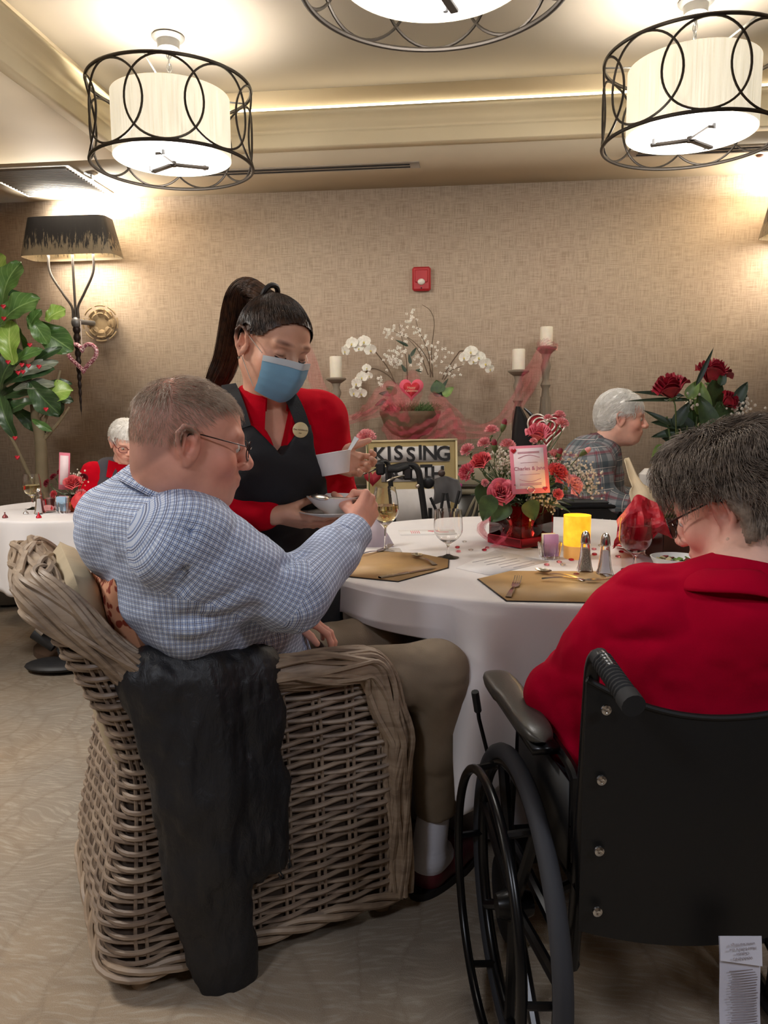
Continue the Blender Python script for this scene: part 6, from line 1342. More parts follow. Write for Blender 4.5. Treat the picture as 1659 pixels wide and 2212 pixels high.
top_ = q[idx][:, 2] > .075; g = strands(HM.S, gv[idx[top_]], flowM, .035, 5, .007, .00042, 3, .35).join(strands(HM.S, gv[idx[~top_]], flowM, .012, 3, .0025, .00032, 4, .3)); t.part('hair', g, Mh, ang=180, kind='stuff')
glasses(HM, t, M_frame, bx=.112)
# shirt
sh = S(); ck = (mid+A(0, 0, -.5), mid, .19)
sh.ell(chest+A(.045, .0, .0), (.14, .20, .17), CR, k=.08, uv=ck); sh.ell(mid+A(-.05, -.01, .02), (.12, .20, .10), CR, k=.08, uv=ck); sh.ell(belly+A(.015, 0, .0), (.165, .18, .20), CR, k=.08, uv=ck); sh.ell(PEL+FU*.02+A(0, 0, .05), (.175, .19, .14), CR, k=.07, uv=ck)
sh.ell(at(222, 1150, 1.70), (.05, .09, .08), CR, k=.08, uv=ck)
sh.cap(NB+A(-.02, 0, -.045), SR+A(-.01, .02, .0), .062, .07, k=.09, uv=ck); sh.cap(NB+A(0, 0, -.045), SL, .062, .07, k=.09, uv=ck); sh.cap(NB+A(.0, 0, -.03), at(372, 1112, 1.60), .080, .066, k=.05, uv=ck)
cuffp = WR-fd*.012; sh.cap(SR+A(-.02, 0, -.01), EL, .088, .072, k=.05); sh.cap(EL, lerp(EL, cuffp, .6), .074, .060, k=.04); sh.cap(lerp(EL, cuffp, .55), cuffp-fd*.045, .060, .052, k=.02)
tubs([SL, EL2, WL-f2*.02], [.085, .065, .045], sh, .04)
for a, b_, D1, D2 in (((610, 1225), (655, 1200), 1.55, 1.62), ((640, 1300), (690, 1235), 1.55, 1.63), ((480, 1215), (590, 1300), 1.42, 1.49), ((330, 1350), (560, 1325), 1.45, 1.50), ((360, 1400), (600, 1375), 1.47, 1.54), ((412, 1150), (385, 1270), 1.42, 1.42)):
    sh.cap(at(*a, D1), at(*b_, D2), .006, .004, k=.03, op=1)
def fsh(P): return .007*(1-2*np.abs(pnoise(P@rot('y', -.6)*A(5, 5, 20), 4))**.6)*.7+.0022*pnoise(P*34, 5)
gs = seg_uv(relax(net(sh, .006, disp=fsh)), sh)
ns_ = N('blue_check_cotton'); uvn = ns_.coord('UV'); sp_ = ns_.n('ShaderNodeSeparateXYZ'); ns_.l(uvn, sp_.inputs[0])
def line(nn, c, per, w, ph=0): fr = nn.math('FRACT', nn.math('ADD', nn.math('DIVIDE', c, per), ph)); return nn.math('LESS_THAN', fr, w)
def check(nn, per, w, cA, cB, base, so):
    a = line(nn, so.outputs[0], per, w); b_ = line(nn, so.outputs[1], per, w); a2 = line(nn, so.outputs[0], per*2, w*.5, .25); b2 = line(nn, so.outputs[1], per*2, w*.5, .25)
    c = nn.mix(nn.math('MULTIPLY', a, .8), base, cB); c = nn.mix(nn.math('MULTIPLY', b_, .8), c, cB); c = nn.mix(nn.math('MULTIPLY', nn.math('MAXIMUM', a2, b2), .85), c, cA); return c
ns_.col(check(ns_, .0060, .24, lin((48, 56, 100)), lin((104, 130, 182)), lin((224, 232, 244)), sp_)); ns_.set(Roughness=.8); ns_.bump(ns_.noise(ns_.coord(), 22, 4), .35, .01); M_check = ns_.m
o = t.part('shirt', gs, M_check, ang=180)
cf = S(); cf.cap(cuffp-fd*.062, cuffp+fd*.006, .052, .047, k=.004, uv=(cuffp-fd*.07, cuffp, .05)); cf.plane(cuffp+fd*.004, fd); cf.plane(cuffp-fd*.062, -fd)
cg = net(cf, .003); V_ = np.vstack(cg.v); tt_ = (V_-cuffp)@fd; cg.uv['uv'] = np.repeat(seg_uv(cg, cf).uv['uv'].reshape(-1, 2), 1, 0); t.part('cuff', cg, M_check, parent=o, ang=60)
B_ = basis(nrm(FU*.52+A(0, 0, .86)), FU); P = []   # collar: stand and fall
cb = at(374, 1078, 1.60)
for v in np.linspace(0, 1, 8):
    row = []
    for a in np.linspace(0, 2*math.pi, 56, endpoint=False):
        c_, s_ = math.cos(a), math.sin(a); fr = max(0, c_); rr_ = .084+.020*abs(c_)
        if v <= .4: k_ = v/.4; p = A(rr_*c_, rr_*s_, -.02+.050*k_*(1-.3*fr))
        else: k_ = (v-.4)/.6; p = A((rr_+.003+.012*k_)*c_, (rr_+.003+.014*k_)*s_, .030-.015*fr-(.046+.025*fr**4)*k_)
        row.append(cb+B_@p)
    P.append(row)
g = G().grid(np.array(P), cv=True, th=.002); uv = []
for f_ in g.f:
    i, j = zip(*[(k//56 % 8, k % 56) for k in f_]); j = [x+56 if max(j)-x > 30 else x for x in j]; uv += [(x*.0088, y*.0085) for x, y in zip(j, i)]
g.uv['uv'] = uv; t.part('collar', g, M_check, parent=o, ang=70)
t.part('button', G().ball(cuffp-fd*.03+A(.03, -.035, -.015), .005, 8), M_white, parent=o)
# trousers, belt, sock, shoe
tr = S(); tr.ell(PEL+A(0, 0, -.01), (.165, .185, .13), CR, k=.05); tubs([HR+A(0, 0, .005), KR+A(0, 0, .0), lerp(KR, AR, .5), AR+A(0, 0, .03)], [.10, .078, .070, .058], tr, .03); tubs([HL, KL, AL+A(0, 0, .05)], [.10, .078, .055], tr, .03)
tr.plane(AR+A(0, 0, .028), A(.05, 0, -1)); 
M_kh = mat('khaki_twill', (122, 106, 86), .8, bump=.25, bscale=400); o = t.part('trousers', relax(net(tr, .0065, disp=fold(21, .005, (5, 5, 13)))), M_kh, ang=180)
P = [PEL+FU*.03+A(0, 0, .10)+FU*.20*math.cos(a)+FV*.205*math.sin(a)+A(0, 0, -.03*math.cos(a)) for a in np.linspace(0, 2*math.pi, 60, endpoint=False)]; t.part('belt', G().tube(P, .006, 8, closed=True, flat=(1, 2.6)), mat('maroon_belt', (66, 30, 32), .4))
sk = S(); sd = nrm(A(.62, .78, 0)); hl = A(AR[0], AR[1], 0)-sd*.03; sk.cap(AR+A(0, 0, .06), hl+A(0, 0, .10), .042, .046, k=.02); sk.cap(hl+A(0, 0, .08), hl+sd*.1+A(0, 0, .055), .046, .036, k=.02); t.part('sock', net(sk, .004, disp=lambda P: .0004*np.sin(P[..., 2]*500)), mat('white_sock', (206, 206, 216), .9), ang=180)
def shoe(t, hl, sd, m, sole, sc_=1.0, slip=True):
    s_ = S(); sx = A(-sd[1], sd[0], 0); s_.cap(hl+A(0, 0, .045), hl+sd*.09+A(0, 0, .048), .046, .044, k=.02); s_.cap(hl+sd*.09+A(0, 0, .048), hl+sd*.19+A(0, 0, .032), .048, .040, k=.02); s_.plane(A(0, 0, .012), A(0, 0, -1)); s_.ell(hl+sd*.02+A(0, 0, .10), (.052, .036, .045), np.stack([sd, sx, A(0, 0, 1)], 1), k=.01, op=1)
    o = t.part('shoe', net(s_, .004), m, ang=180); P = []
    for a in np.linspace(0, 2*math.pi, 40, endpoint=False): c_, s2 = math.cos(a), math.sin(a); P.append((.145*np.sign(c_)*abs(c_)**.85+.075, .052*np.sign(s2)*abs(s2)**.85*(1 if c_ > 0 else .9)))
    t.part('sole', G().prism(P, .02, np.stack([sd, sx, A(0, 0, 1)], 1), hl), sole, parent=o)
M_maroon = mat('maroon_leather', (84, 26, 34), .45); M_sole = mat('black_sole', (24, 20, 20), .7)
shoe(t, hl, sd, M_maroon, M_sole); shoe(t, A(AL[0]-.01, AL[1], 0), nrm(A(.7, .7, 0)), M_maroon, M_sole)
# ---------------- the server ----------------
DS = 1.97; HC = at(590, 752, DS); fS = nrm(A(.60, -.68, -.36)); fT = nrm(A(.42, -.9, 0)); lT = A(-fT[1], fT[0], 0)   # lT = her left
t = T('person', 'standing server with ponytail, blue face mask, red sweater and black apron', 'person', A(-.30, 2.24, 0)); ts = t
HS = Head(HC, fS, 1.0, nose=.85, up=(.06, .1, 1)); b = S(); b.p = list(HS.S.p)
neck = at(578, 872, 2.02); SRs = at(468, 915, 2.02)+A(0, .03, 0); SLs = at(690, 905, 2.07); mid_s = (SRs+SLs)/2; WAI = at(590, 1110, 2.16); HIP = at(590, 1250, 2.24)
b.cap(HS.w(-.03, 0, -.05), neck, .052, .056, k=.03); CRs = np.stack([fT, lT, A(0, 0, 1)], 1)
b.ell(mid_s+A(.01, .0, -.09), (.10, .15, .16), CRs, k=.05); b.ell(mid_s+A(.0, 0, .0), (.07, .13, .07), CRs, k=.05); b.ell(WAI, (.10, .13, .16), CRs, k=.06); b.ell(HIP, (.12, .155, .14), CRs, k=.06)
ELs = at(470, 1105, 1.98); WRs = at(592, 1112, 1.93); EL2s = at(722, 1062, 2.14); WLs = at(706, 990, 2.05)
tubs([SRs, ELs, WRs], [.045, .036, .027], b, .03); tubs([SLs, EL2s, WLs], [.045, .038, .026], b, .03)
for s_ in (-1, 1): tubs([HIP+lT*s_*.08, HIP+lT*s_*.085+A(.0, 0, -.42), A(HIP[0], HIP[1], 0)+lT*s_*.09+A(0, .02, .08)], [.075, .05, .035], b, .03)
gh = net(b, .0028, lo=HC-.15, hi=HC+.15); g = keep(net(b, .006), lambda c: np.linalg.norm(c-HC, axis=1) > .115); g.join(keep(gh, lambda c: np.abs(c-HC).max(1) < .145))
PLc = at(716, 1113, 1.955); hs = S(); fd2 = nrm(WRs-ELs); hs.cap(ELs+fd2*.08, WRs, .034, .027, k=.01); hand(hs, WRs, A(.93, .16, -.22), A(.12, .55, .8), A(0, -1, .3), (.18, .2, .15), (.95, -.05, .75), .98, tcurl=.0)
RAc = at(724, 1001, 1.98); hs2 = S(); hs2.cap(lerp(EL2s, WLs, .5), WLs, .03, .026, k=.01); hand(hs2, WLs, A(.80, -.12, -.18), A(.05, -.9, .35), A(0, 0, 1), ((.35, .9, .6), (.4, .9, .6), (.45, .9, .5), (.5, .8, .5)), (.75, .5, .1), .94, tcurl=.3)
g.join(net(hs, .0026)); g.join(net(hs2, .0026)); V = np.vstack(g.v); hm2 = lambda q: np.where(q[:, 0] > -.01, q[:, 2]-np.where(q[:, 0] < .042, .016+.25*(q[:, 0]+.01), .029+1.35*(q[:, 0]-.042)), q[:, 2]-(.016+.9*(q[:, 0]+.01)))
o = t.part('body', g, M_sk2, ang=180); addtint(o, head_tint(HS, V, (.10, .08, .07), hm2, cheek=.86, brow=(.22, .16, .14)))
M_bh = hair_mat('dark_brown_hair', (34, 23, 18), (82, 56, 38), .4); M_ph = hair_mat('ponytail_brown', (34, 20, 14), (96, 62, 38), .35); M_lash = mat('lash', (30, 22, 20), .5)
eyelash(HS, t, M_lash, z=-.002, w_=.0018); t.part('earring', G().ball(HS.w(-.002, -.088, -.040), .004, 8), M_chrome)
hc = net(shifted(HS.S, .006), .004, lo=HC-.15, hi=HC+.15); q = HS.loc(np.vstack(hc.v)); hc = keep(hc, lambda c: (hm2(HS.loc(c)) > .004) & (np.abs(HS.loc(c)[:, 1]) < .084)); gv = np.vstack(hc.v); t.part('hair', hc, M_bh, ang=180)
PT = HS.w(-.055, -.01, .118); r = np.random.RandomState(4); rt_ = gv[r.choice(len(gv), 3600)]
SI = shifted(HS.S, .007)
t.part('hair_strands', strands(SI, rt_, lambda P: (PT-P)/(np.linalg.norm(PT-P, axis=1)[:, None]+.02), .075, 6, .0022, .0006, 5, .10), M_bh, ang=180, kind='stuff')
pc_ = spline([PT-A(0, 0, .01), at(540, 622, 2.02), at(516, 640, 2.05), at(505, 700, 2.08), at(488, 780, 2.10), at(462, 832, 2.10), at(436, 858, 2.09)], 30); pr_ = np.interp(np.linspace(0, 1, 30), [0, .08, .2, .45, .75, 1], [.018, .02, .026, .034, .030, .010])
g = G().tube(pc_, pr_*.86, 14); t.part('ponytail', g, M_ph, ang=180); Q = []
T_ = np.gradient(pc_, axis=0); T_ /= np.linalg.norm(T_, axis=1)[:, None]; X = np.cross(T_, A(0, 1, .1)); X /= np.linalg.norm(X, axis=1)[:, None]; Y = np.cross(T_, X)
for k in range(900): a, f_ = r.rand()*6.28, .82+.25*r.rand(); w_ = r.normal(0, .003, 3); Q.append(pc_+(X*math.cos(a)+Y*math.sin(a))*(pr_*f_)[:, None]+w_*np.linspace(0, 1, 30)[:, None])
t.part('ponytail_strands', tubes3(np.array(Q), .0008), M_ph, ang=180, kind='stuff'); t.part('hair_tie', G().tube([PT+nrm(A(-.6, .2, .3))*.004+X[1]*.025*math.cos(a)+Y[1]*.025*math.sin(a) for a in np.linspace(0, 6.28, 20)], .007, 8), M_lash)
# sweater, collar, apron
sw = S(); sw.ell(mid_s+fT*.02+A(.0, .0, -.10), (.135, .175, .17), CRs, k=.06); sw.ell(mid_s+A(0, 0, -.01), (.085, .15, .085), CRs, k=.05); sw.ell(WAI+fT*.01, (.125, .155, .18), CRs, k=.06); sw.ell(HIP, (.135, .17, .10), CRs, k=.05)
tubs([neck+A(-.02, .01, -.02), SRs], [.06, .062], sw, .05); tubs([neck+A(.02, .01, -.02), SLs], [.06, .062], sw, .05)
tubs([SRs, ELs, WRs-fd2*.035], [.074, .062, .047], sw, .04); tubs([SLs, EL2s], [.07, .060], sw, .04); tubs([EL2s, lerp(EL2s, WLs, .75)], [.058, .040], sw, .03); tubs([lerp(SLs, EL2s, .45), WLs+A(-.01, .0, .01)], [.052, .036], sw, .04)
M_redk = mat('red_knit', (194, 4, 30), 1.0, bump=.25, bscale=450, Specular_IOR_Level=.15)
NK = neck
def wedge(P):                                 # the open V at the throat
    q = (P-NK)@CRs; w_ = .050*np.clip((q[..., 2]+.150)/.15, 0, 1); return np.maximum.reduce([np.abs(q[..., 1]+.002)-w_, -q[..., 0]+.005, q[..., 2]-.05, -(q[..., 2]+.150)])
sw0 = S(); sw0.p = list(sw.p); sw0.func(wedge, .006, 1)
M_swt = t.part('sweater', relax(net(sw0, .005, disp=fold(31, .006, (9, 9, 16)))), M_redk, ang=180)
P = []
for v in np.linspace(0, 1, 8):
    row = []
    for a in np.linspace(.35, 2*math.pi-.35, 48):
        c_, s_ = math.cos(a), math.sin(a); fr = sstep(.2, 1, c_); k_ = v; rr_ = .062+.012*fr
        p = A(rr_*c_-.0+.012*fr, rr_*s_, .045*min(1, v/.35)-.012) if v < .35 else A((rr_+.008+.034*(v-.35))*c_+.03*fr*(v-.35), (rr_+.008+.05*(v-.35))*s_, .033-(.062+.045*fr)*(v-.35)/.65)
        row.append(neck+A(0, .002, .012)+CRs@rot('y', .25)@p)
    P.append(row)
t.part('collar', G().grid(np.array(P), th=.003), M_redk, parent=M_swt)
M_apr = mat('black_apron', (26, 27, 30), .75, bump=.25, bscale=300)
def apr(P):                                   # the bib: shaped top edge, straight sides
    q = (P-NK)@CRs; z, y = q[..., 2], q[..., 1]; ay = np.abs(y+.004); wd = .088+.075*sstep(-.10, -.30, z); top_ = -.055-.075*np.clip(1-ay/.06, 0, 1)
    return np.maximum.reduce([z-top_, ay-wd, -q[..., 0]-.03])
torso = S(); torso.p = list(sw.p[:4]); apS = shifted(torso, .013); apS.func(apr, .004, 2); AP = t.part('apron', relax(net(apS, .005, disp=fold(35, .005, (7, 7, 10)))), M_apr, ang=180)
q0 = (HIP+fT*.05); P = [[q0+fT*(.105*math.cos(a)+.02*v)+lT*(.185+.02*v)*math.sin(a)+A(0, 0, .06-.50*v)+fT*.008*math.sin(a*9)*v for v in np.linspace(0, 1, 10)] for a in np.linspace(-1.5, 1.5, 30)]; t.part('apron_skirt', G().grid(np.array(P), th=.002), M_apr, parent=AP)
SS = shifted(sw, .012)
for pts in ([(527, 925), (517, 890), (506, 860), (494, 832)], [(655, 925), (645, 895), (632, 866), (620, 846)]):
    for _ in (0,):
        P = []
        for x, y in pts:
            d = nrm(at(x, y, 2)-CC); s0 = CC+d*1.7
            for _k in range(60):
                v_ = SS.ev(s0[None])[0]
                if v_ < .001: break
                s0 = s0+d*max(v_*.8, .001)
            if SS.ev(s0[None])[0] < .02: P.append(s0)
        P = spline(P, 14); Tn = np.gradient(P, axis=0); nn = SS.grad(P); out = []
        for p, a, n_ in zip(P, Tn, nn): s_ = nrm(np.cross(a, n_)); out.append([p+s_*w_*.019 for w_ in (-1, -.3, .3, 1)])
        t.part('apron_strap', G().grid(np.array(out), th=.003), M_apr, parent=AP)
def onto(SF, px, py, D0, lo_=.002):
    d = nrm(at(px, py, 2)-CC); s0 = CC+d*D0
    for _k in range(80):
        v_ = SF.ev(s0[None])[0]
        if v_ < lo_ or s0[1] > 2.3: break
        s0 = s0+d*max(v_*.8, .0008)
    return s0
bp = onto(shifted(sw, .018), 649, 929, 1.7); bn = nrm(A(.15, -1, .15)); Bb = basis(bn, A(1, 0, -.1)); o = t.part('name_badge', G().join(G().lathe([(0, 0), (.0195, 0), (.0195, .003), (.018, .004), (0, .004)], n=30), M=Bb, loc=bp), mat('badge_gold', (216, 196, 146), .4), parent=AP)
t.part('badge_print', text('the residence', .0065, .0004, Bb, bp+bn*.0045).join(text('star', .005, .0004, Bb, bp+bn*.0045-Bb[:, 1]*.008)), mat('badge_ink', (120, 90, 60), .6), parent=o, smooth=False)
P = []                                        # face mask
for v in np.linspace(0, 1, 22):
    row = []
    for u in np.linspace(-1, 1, 30):
        a = u*1.12; x = .022+(.096-.030*v**2.5)*math.cos(a)+.014*math.exp(-(u/.22)**2)*(1-v)**.8+.004*math.sin(v*math.pi); y = .069*math.sin(a)/.9*(1-.18*v**2)*(1+.0*v); pl_ = .0016*((v*5) % 1 if .2 < v < .85 else 0)
        row.append(HS.w(x+pl_+.002, y, lerp(.004-.012*abs(u)**2, -.112+.012*abs(u), v)))
    P.append(row)
mk = t.part('face_mask', G().grid(np.array(P), th=.0012), mat('mask_blue', (126, 176, 204), .8, bump=.2, bscale=300), ang=70)
P2 = np.array(P)[:4]; cen_ = HS.w(0, 0, -.05); t.part('mask_band', G().grid(P2+(P2-cen_)*.012, th=.0008), mat('mask_white', (206, 216, 220), .8), parent=mk)
for y in (-1, 1): t.part('ear_loop', G().tube(spline([HS.w(.060, y*.070, -.004), HS.w(.025, y*.080, .012), HS.w(.0, y*.084, .022)], 10), .0011, 5).tube(spline([HS.w(.050, y*.060, -.092), HS.w(.02, y*.076, -.055), HS.w(-.008, y*.082, -.030)], 10), .0011, 5), M_white, parent=mk)
tr = S()
for s_ in (-1, 1): tubs([HIP+lT*s_*.07, HIP+lT*s_*.085+A(.0, 0, -.42), A(HIP[0], HIP[1], 0)+lT*s_*.09+A(0, .02, .07)], [.10, .07, .055], tr, .03); shoe(t, A(HIP[0], HIP[1], 0)+lT*s_*.09+A(0, .04, 0), fT, M_fp, M_sole)
t.part('trousers', net(tr, .008), mat('black_trousers', (26, 26, 28), .8), ang=180)
# what they hold
pl_b = T('plate', 'white plate under the soup bowl, held out by the server', 'plate', PLc, local=True); pl_b.part('plate_body', G().lathe([(0, 0), (.045, 0), (.05, .002), (.088, .012), (.090, .014), (.087, .0145), (.048, .005), (0, .004)], n=48), M_china)
sb = T('soup_bowl', 'white shallow bowl on the plate between the server and the man', 'bowl', PLc+A(.008, -.005, .0045), local=True); sb.part('bowl_body', G().lathe([(0, 0), (.026, 0), (.028, .004), (.05, .022), (.069, .043), (.071, .046), (.0675, .046), (.048, .026), (.02, .008), (0, .007)], n=48), M_china); sb.part('soup', G().lathe([(0, .03), (.052, .03)], n=30), mat('soup', (232, 222, 200), .6))
sp0 = at(783, 1083, 1.915); sb2 = T('spoon', 'spoon in the man\'s fist, its end over the soup bowl rim', 'spoon', sp0, local=True); B2 = basis(nrm(A(.2, -.2, 1)), nrm(A(-.85, -.1, -.45)))
sb2.part('handle', G().join(strip(np.stack([np.linspace(-.03, .09, 16), 0*np.linspace(0, 1, 16), .004*np.sin(np.linspace(0, 3, 16))], 1), .0065-.004*np.linspace(0, 1, 16)), M=B2), M_silver); sb2.part('spoon_bowl', G().join(G().ball((.108, 0, 0), (.024, .017, .006), 14), M=B2), M_silver)
rb = T('ramekin', 'small white bowl with a spoon in it, tilted in the server\'s left hand', 'bowl', RAc-A(0, 0, .028), local=True); Rr_ = rot('y', -.16) @ rot('x', -.05)
rb.part('bowl_body', G().join(G().lathe([(0, 0), (.036, 0), (.038, .003), (.050, .056), (.048, .057), (.036, .008), (0, .006)], n=40), M=Rr_), M_china); rb.part('contents', G().join(G().lathe([(0, .046), (.045, .046)], n=24), M=Rr_), mat('dark_food', (50, 36, 30), .5))
rs = T('spoon', 'spoon standing up in the small bowl in the server\'s left hand', 'spoon', RAc+A(.03, -.01, .022), local=True); B3 = basis(nrm(A(.2, -.9, .3)), nrm(A(.45, .1, .75))); rs.part('handle', G().join(strip(np.stack([np.linspace(-.045, .055, 14), 0*np.linspace(0, 1, 14), 0*np.linspace(0, 1, 14)], 1), .003+.004*np.linspace(0, 1, 14)**2), M=B3), M_silver)
# ---------------- the woman in red in the wheelchair ----------------
t = T('person', 'woman in red fleece in the front wheelchair, seen from behind', 'person', A(WO[0], WO[1]+.2, 0)); tw = t
HW_c = at(1590, 1100, 1.38); HW = Head(HW_c, (-.70, .68, -.42), 1.04, ear=1.1, jowl=.006); b = S(); b.p = list(HW.S.p); nb = A(.60, 1.28, .955); b.cap(HW.w(-.04, 0, -.05), nb, .058, .068, k=.03)
X_ = A(math.cos(HA), math.sin(HA), 0); Y_ = A(-math.sin(HA), math.cos(HA), 0); CRw = np.stack([X_, Y_, A(0, 0, 1)], 1); ctr = WC(.035, .13, 0); S1 = at(1392, 1345, 1.33); E1 = at(1205, 1500, 1.42); S2 = S1+X_*.42+A(0, 0, -.0); E2 = S2+A(.10, .10, -.24)
W1 = E1+A(.10, .22, .02); W2 = E2+A(-.10, .24, .02)
b.ell(ctr+A(0, 0, .80), (.16, .10, .16), CRw, k=.05); b.ell(ctr+A(0, .02, .60), (.17, .13, .14), CRw, k=.05); tubs([S1, E1, W1], [.045, .038, .026], b, .03); tubs([S2, E2, W2], [.045, .038, .026], b, .03)
for s_ in (-1, 1): kx = WC(s_*.08+.05, .54, .52); ax_ = WC(s_*.08+.05, .64, .22); tubs([WC(s_*.09, .13, .56), kx, ax_], [.07, .052, .036], b, .03)
gh = net(b, .003, lo=HW_c-.15, hi=HW_c+.15); g = keep(net(b, .007), lambda c: np.linalg.norm(c-HW_c, axis=1) > .115); g.join(keep(gh, lambda c: np.abs(c-HW_c).max(1) < .145))
for w0, e0, sx in ((W1, E1, 1), (W2, E2, -1)): hs = S(); hand(hs, w0, nrm(A(.25*sx, .95, 0)), A(0, 0, -1), A(sx, 0, 0), (.4, .5, .4), (.6, .7, .1), .95); g.join(net(hs, .0035))
V = np.vstack(g.v); o = t.part('body', g, M_sk3, ang=180); addtint(o, head_tint(HW, V, cheek=.82)); eyes(HW, t)
glasses(HW, t, M_frame, bx=.112, thick=.0016); t.part('earring', G().ball(HW.w(-.006, .092, -.046), .0055, 10), mat('pearl', (220, 180, 160), .2))
hv = S(); 
for c_, r_ in (((-.02, 0, .045), (.112, .097, .098)), ((-.065, .0, .0), (.085, .092, .10)), ((-.06, .035, -.03), (.06, .05, .06)), ((-.06, -.035, -.03), (.06, .05, .06)), ((.03, 0, .085), (.075, .085, .055)), ((.018, .075, .03), (.03, .022, .05))): hv.ell(HW.w(*c_), np.array(r_)*HW.s, HW.R, k=.04)
for k in range(26): 
    a = 2*math.pi*k/26*2.4; z_ = .09-.006*k; hv.ell(HW.w(-.05-.07*math.cos(a)*.6, .085*math.sin(a), z_), np.array((.03, .022, .03))*HW.s, HW.R, k=.02)
def fl_w(P): q = HW.loc(P); d = q-np.array([-.03, .0, .13]); f = np.stack([d[:, 0], d[:, 1]*1.2, -.06-.9*np.sqrt(d[:, 0]**2+d[:, 1]**2)], 1); w_ = np.stack([pnoise(q*22, 1), pnoise(q*22, 2), pnoise(q*22, 3)], 1); f = f/(np.linalg.norm(f, axis=1)[:, None]+1e-6)+w_*.75; return f@HW.R.T
def hcut(c): q = HW.loc(c); face = (q[:, 0] > .045) & (q[:, 2] < .075-.0*q[:, 0]); earz = (q[:, 0] > -.032) & (q[:, 0] < .045) & (q[:, 2] < .022); nape = (q[:, 2] < -.052+.012*np.sin(q[:, 1]*90)); return ~(face | earz | nape)
def locks(P): q = HW.loc(P.reshape(-1, 3)).reshape(P.shape); return .006*np.sin(pnoise(q*A(14, 14, 7), 7)*7+q[..., 2]*30)+.003*pnoise(q*A(90, 90, 30), 8)
gw = keep(net(hv, .0045, disp=locks), hcut); M_gh = hair_mat('grey_brown_hair', (84, 70, 60), (150, 134, 118), .55); gv = np.vstack(gw.v); t.part('hair', gw, M_gh, ang=180); r = np.random.RandomState(9); q9 = HW.loc(gv); ok9 = np.nonzero((q9[:, 2] > -.015) & ~((q9[:, 0] > -.06) & (q9[:, 2] < .055)))[0]; ii = r.choice(ok9, 11000)
t.part('hair_strands', strands(hv, gv[ii], fl_w, .05, 7, .014, .0008, 10, .22, .8), M_gh, ang=180, kind='stuff')
fl = S(); fl.ell(ctr+A(0, 0, .76), (.215, .15, .20), CRw, k=.07); fl.ell(ctr+A(.01, -.02, .885), (.20, .11, .09), CRw, k=.07); fl.ell(ctr+A(0, .02, .56), (.21, .16, .13), CRw, k=.06)
tubs([nb+A(0, 0, -.03), S1+A(.03, 0, .01)], [.075, .075], fl, .06); tubs([nb+A(0, 0, -.03), S2], [.075, .075], fl, .06); tubs([S1, E1+A(.01, 0, .0)], [.088, .064], fl, .05); tubs([E1, W1], [.064, .044], fl, .03); tubs([S2, E2, W2], [.085, .066, .044], fl, .04); fl.cap(E1+A(.03, -.01, -.0), at(1225, 1610, 1.37), .05, .035, k=.04)
for a, b_, D_ in (((1490, 1275), (1659, 1250), 1.14), ((1380, 1440), (1659, 1330), 1.10), ((1420, 1500), (1659, 1455), 1.08), ((1480, 1530), (1659, 1510), 1.08)): fl.cap(at(*a, D_+.045), at(*b_, D_+.045), .012, .009, k=.05, op=1)
M_fl = mat('red_fleece', (168, 0, 38), 1.0, bump=.2, bscale=700, Specular_IOR_Level=.1); fo = t.part('fleece', relax(net(fl, .006, disp=fold(51, .010, (5, 5, 13)))), M_fl, ang=180)
Bc = basis(nrm(HW.w(-.03, 0, 0)-nb+A(0, 0, .1)), X_); P = []
for v in np.linspace(0, 1, 9):
    P.append([nb+A(-.005, .0, .0)+Bc@A((.074+.006*math.sin(v*3.1)+.026*v)*math.cos(a), (.072+.006*math.sin(v*3.1)+.026*v)*math.sin(a), .024-.045*v+.004*math.sin(a*3)) for a in np.linspace(0, 2*math.pi, 48, endpoint=False)])
t.part('collar', G().grid(np.array(P), cv=True, th=.004), M_fl, parent=fo, ang=180)
tr = S()
for s_ in (-1, 1): tubs([WC(s_*.09, .13, .54), WC(s_*.08+.05, .54, .52), WC(s_*.08+.05, .64, .24)], [.085, .068, .055], tr, .04); shoe(t, WC(s_*.08+.05, .62, .16), Y_, M_fp, M_sole)
t.part('trousers', net(tr, .008), mat('navy_trousers', (34, 36, 48), .8), ang=180)
# ---------------- the man in the plaid shirt ----------------
PB = A(at(1300, 1000, 4.0)[0], 4.0, 0); t = T('person', 'white haired man in a plaid flannel shirt seated in profile behind the round table', 'person', PB); HP_c = at(1345, 905, 3.98); HP = Head(HP_c, (.96, -.24, -.10), 1.04, nose=1.3, jowl=.014, ear=1.2); b = S(); b.p = list(HP.S.p)
fP = nrm(A(.93, -.35, 0)); lP = A(-fP[1], fP[0], 0); CRp = np.stack([fP, lP, A(0, 0, 1)], 1); J_ = lambda x, y, D=4.0: at(x, y, D); nbp = J_(1302, 965); b.cap(HP.w(-.03, 0, -.05), nbp, .06, .07, k=.03); pel = A(PB[0]-.02, 4.0, .56)
sR, eR, wR = J_(1282, 1000, 3.82), J_(1292, 1082, 3.80), J_(1372, 1092, 3.70); sL, eL, wL = sR+lP*.40, eR+lP*.42, wR+lP*.30
b.ell(J_(1285, 1030), (.12, .16, .18), CRp, k=.06); b.ell(pel+A(0, 0, .1), (.14, .16, .18), CRp, k=.06); tubs([sR, eR, wR], [.05, .042, .028], b, .03); tubs([sL, eL, wL], [.05, .042, .028], b, .03)
for s_ in (-1, 1): tubs([pel+lP*s_*.09, pel+lP*s_*.1+fP*.42+A(0, 0, .02), pel+lP*s_*.1+fP*.44+A(0, 0, -.44)], [.075, .055, .036], b, .03)
gh = net(b, .004, lo=HP_c-.16, hi=HP_c+.16); g = keep(net(b, .009), lambda c: np.linalg.norm(c-HP_c, axis=1) > .12); g.join(keep(gh, lambda c: np.abs(c-HP_c).max(1) < .155)); 
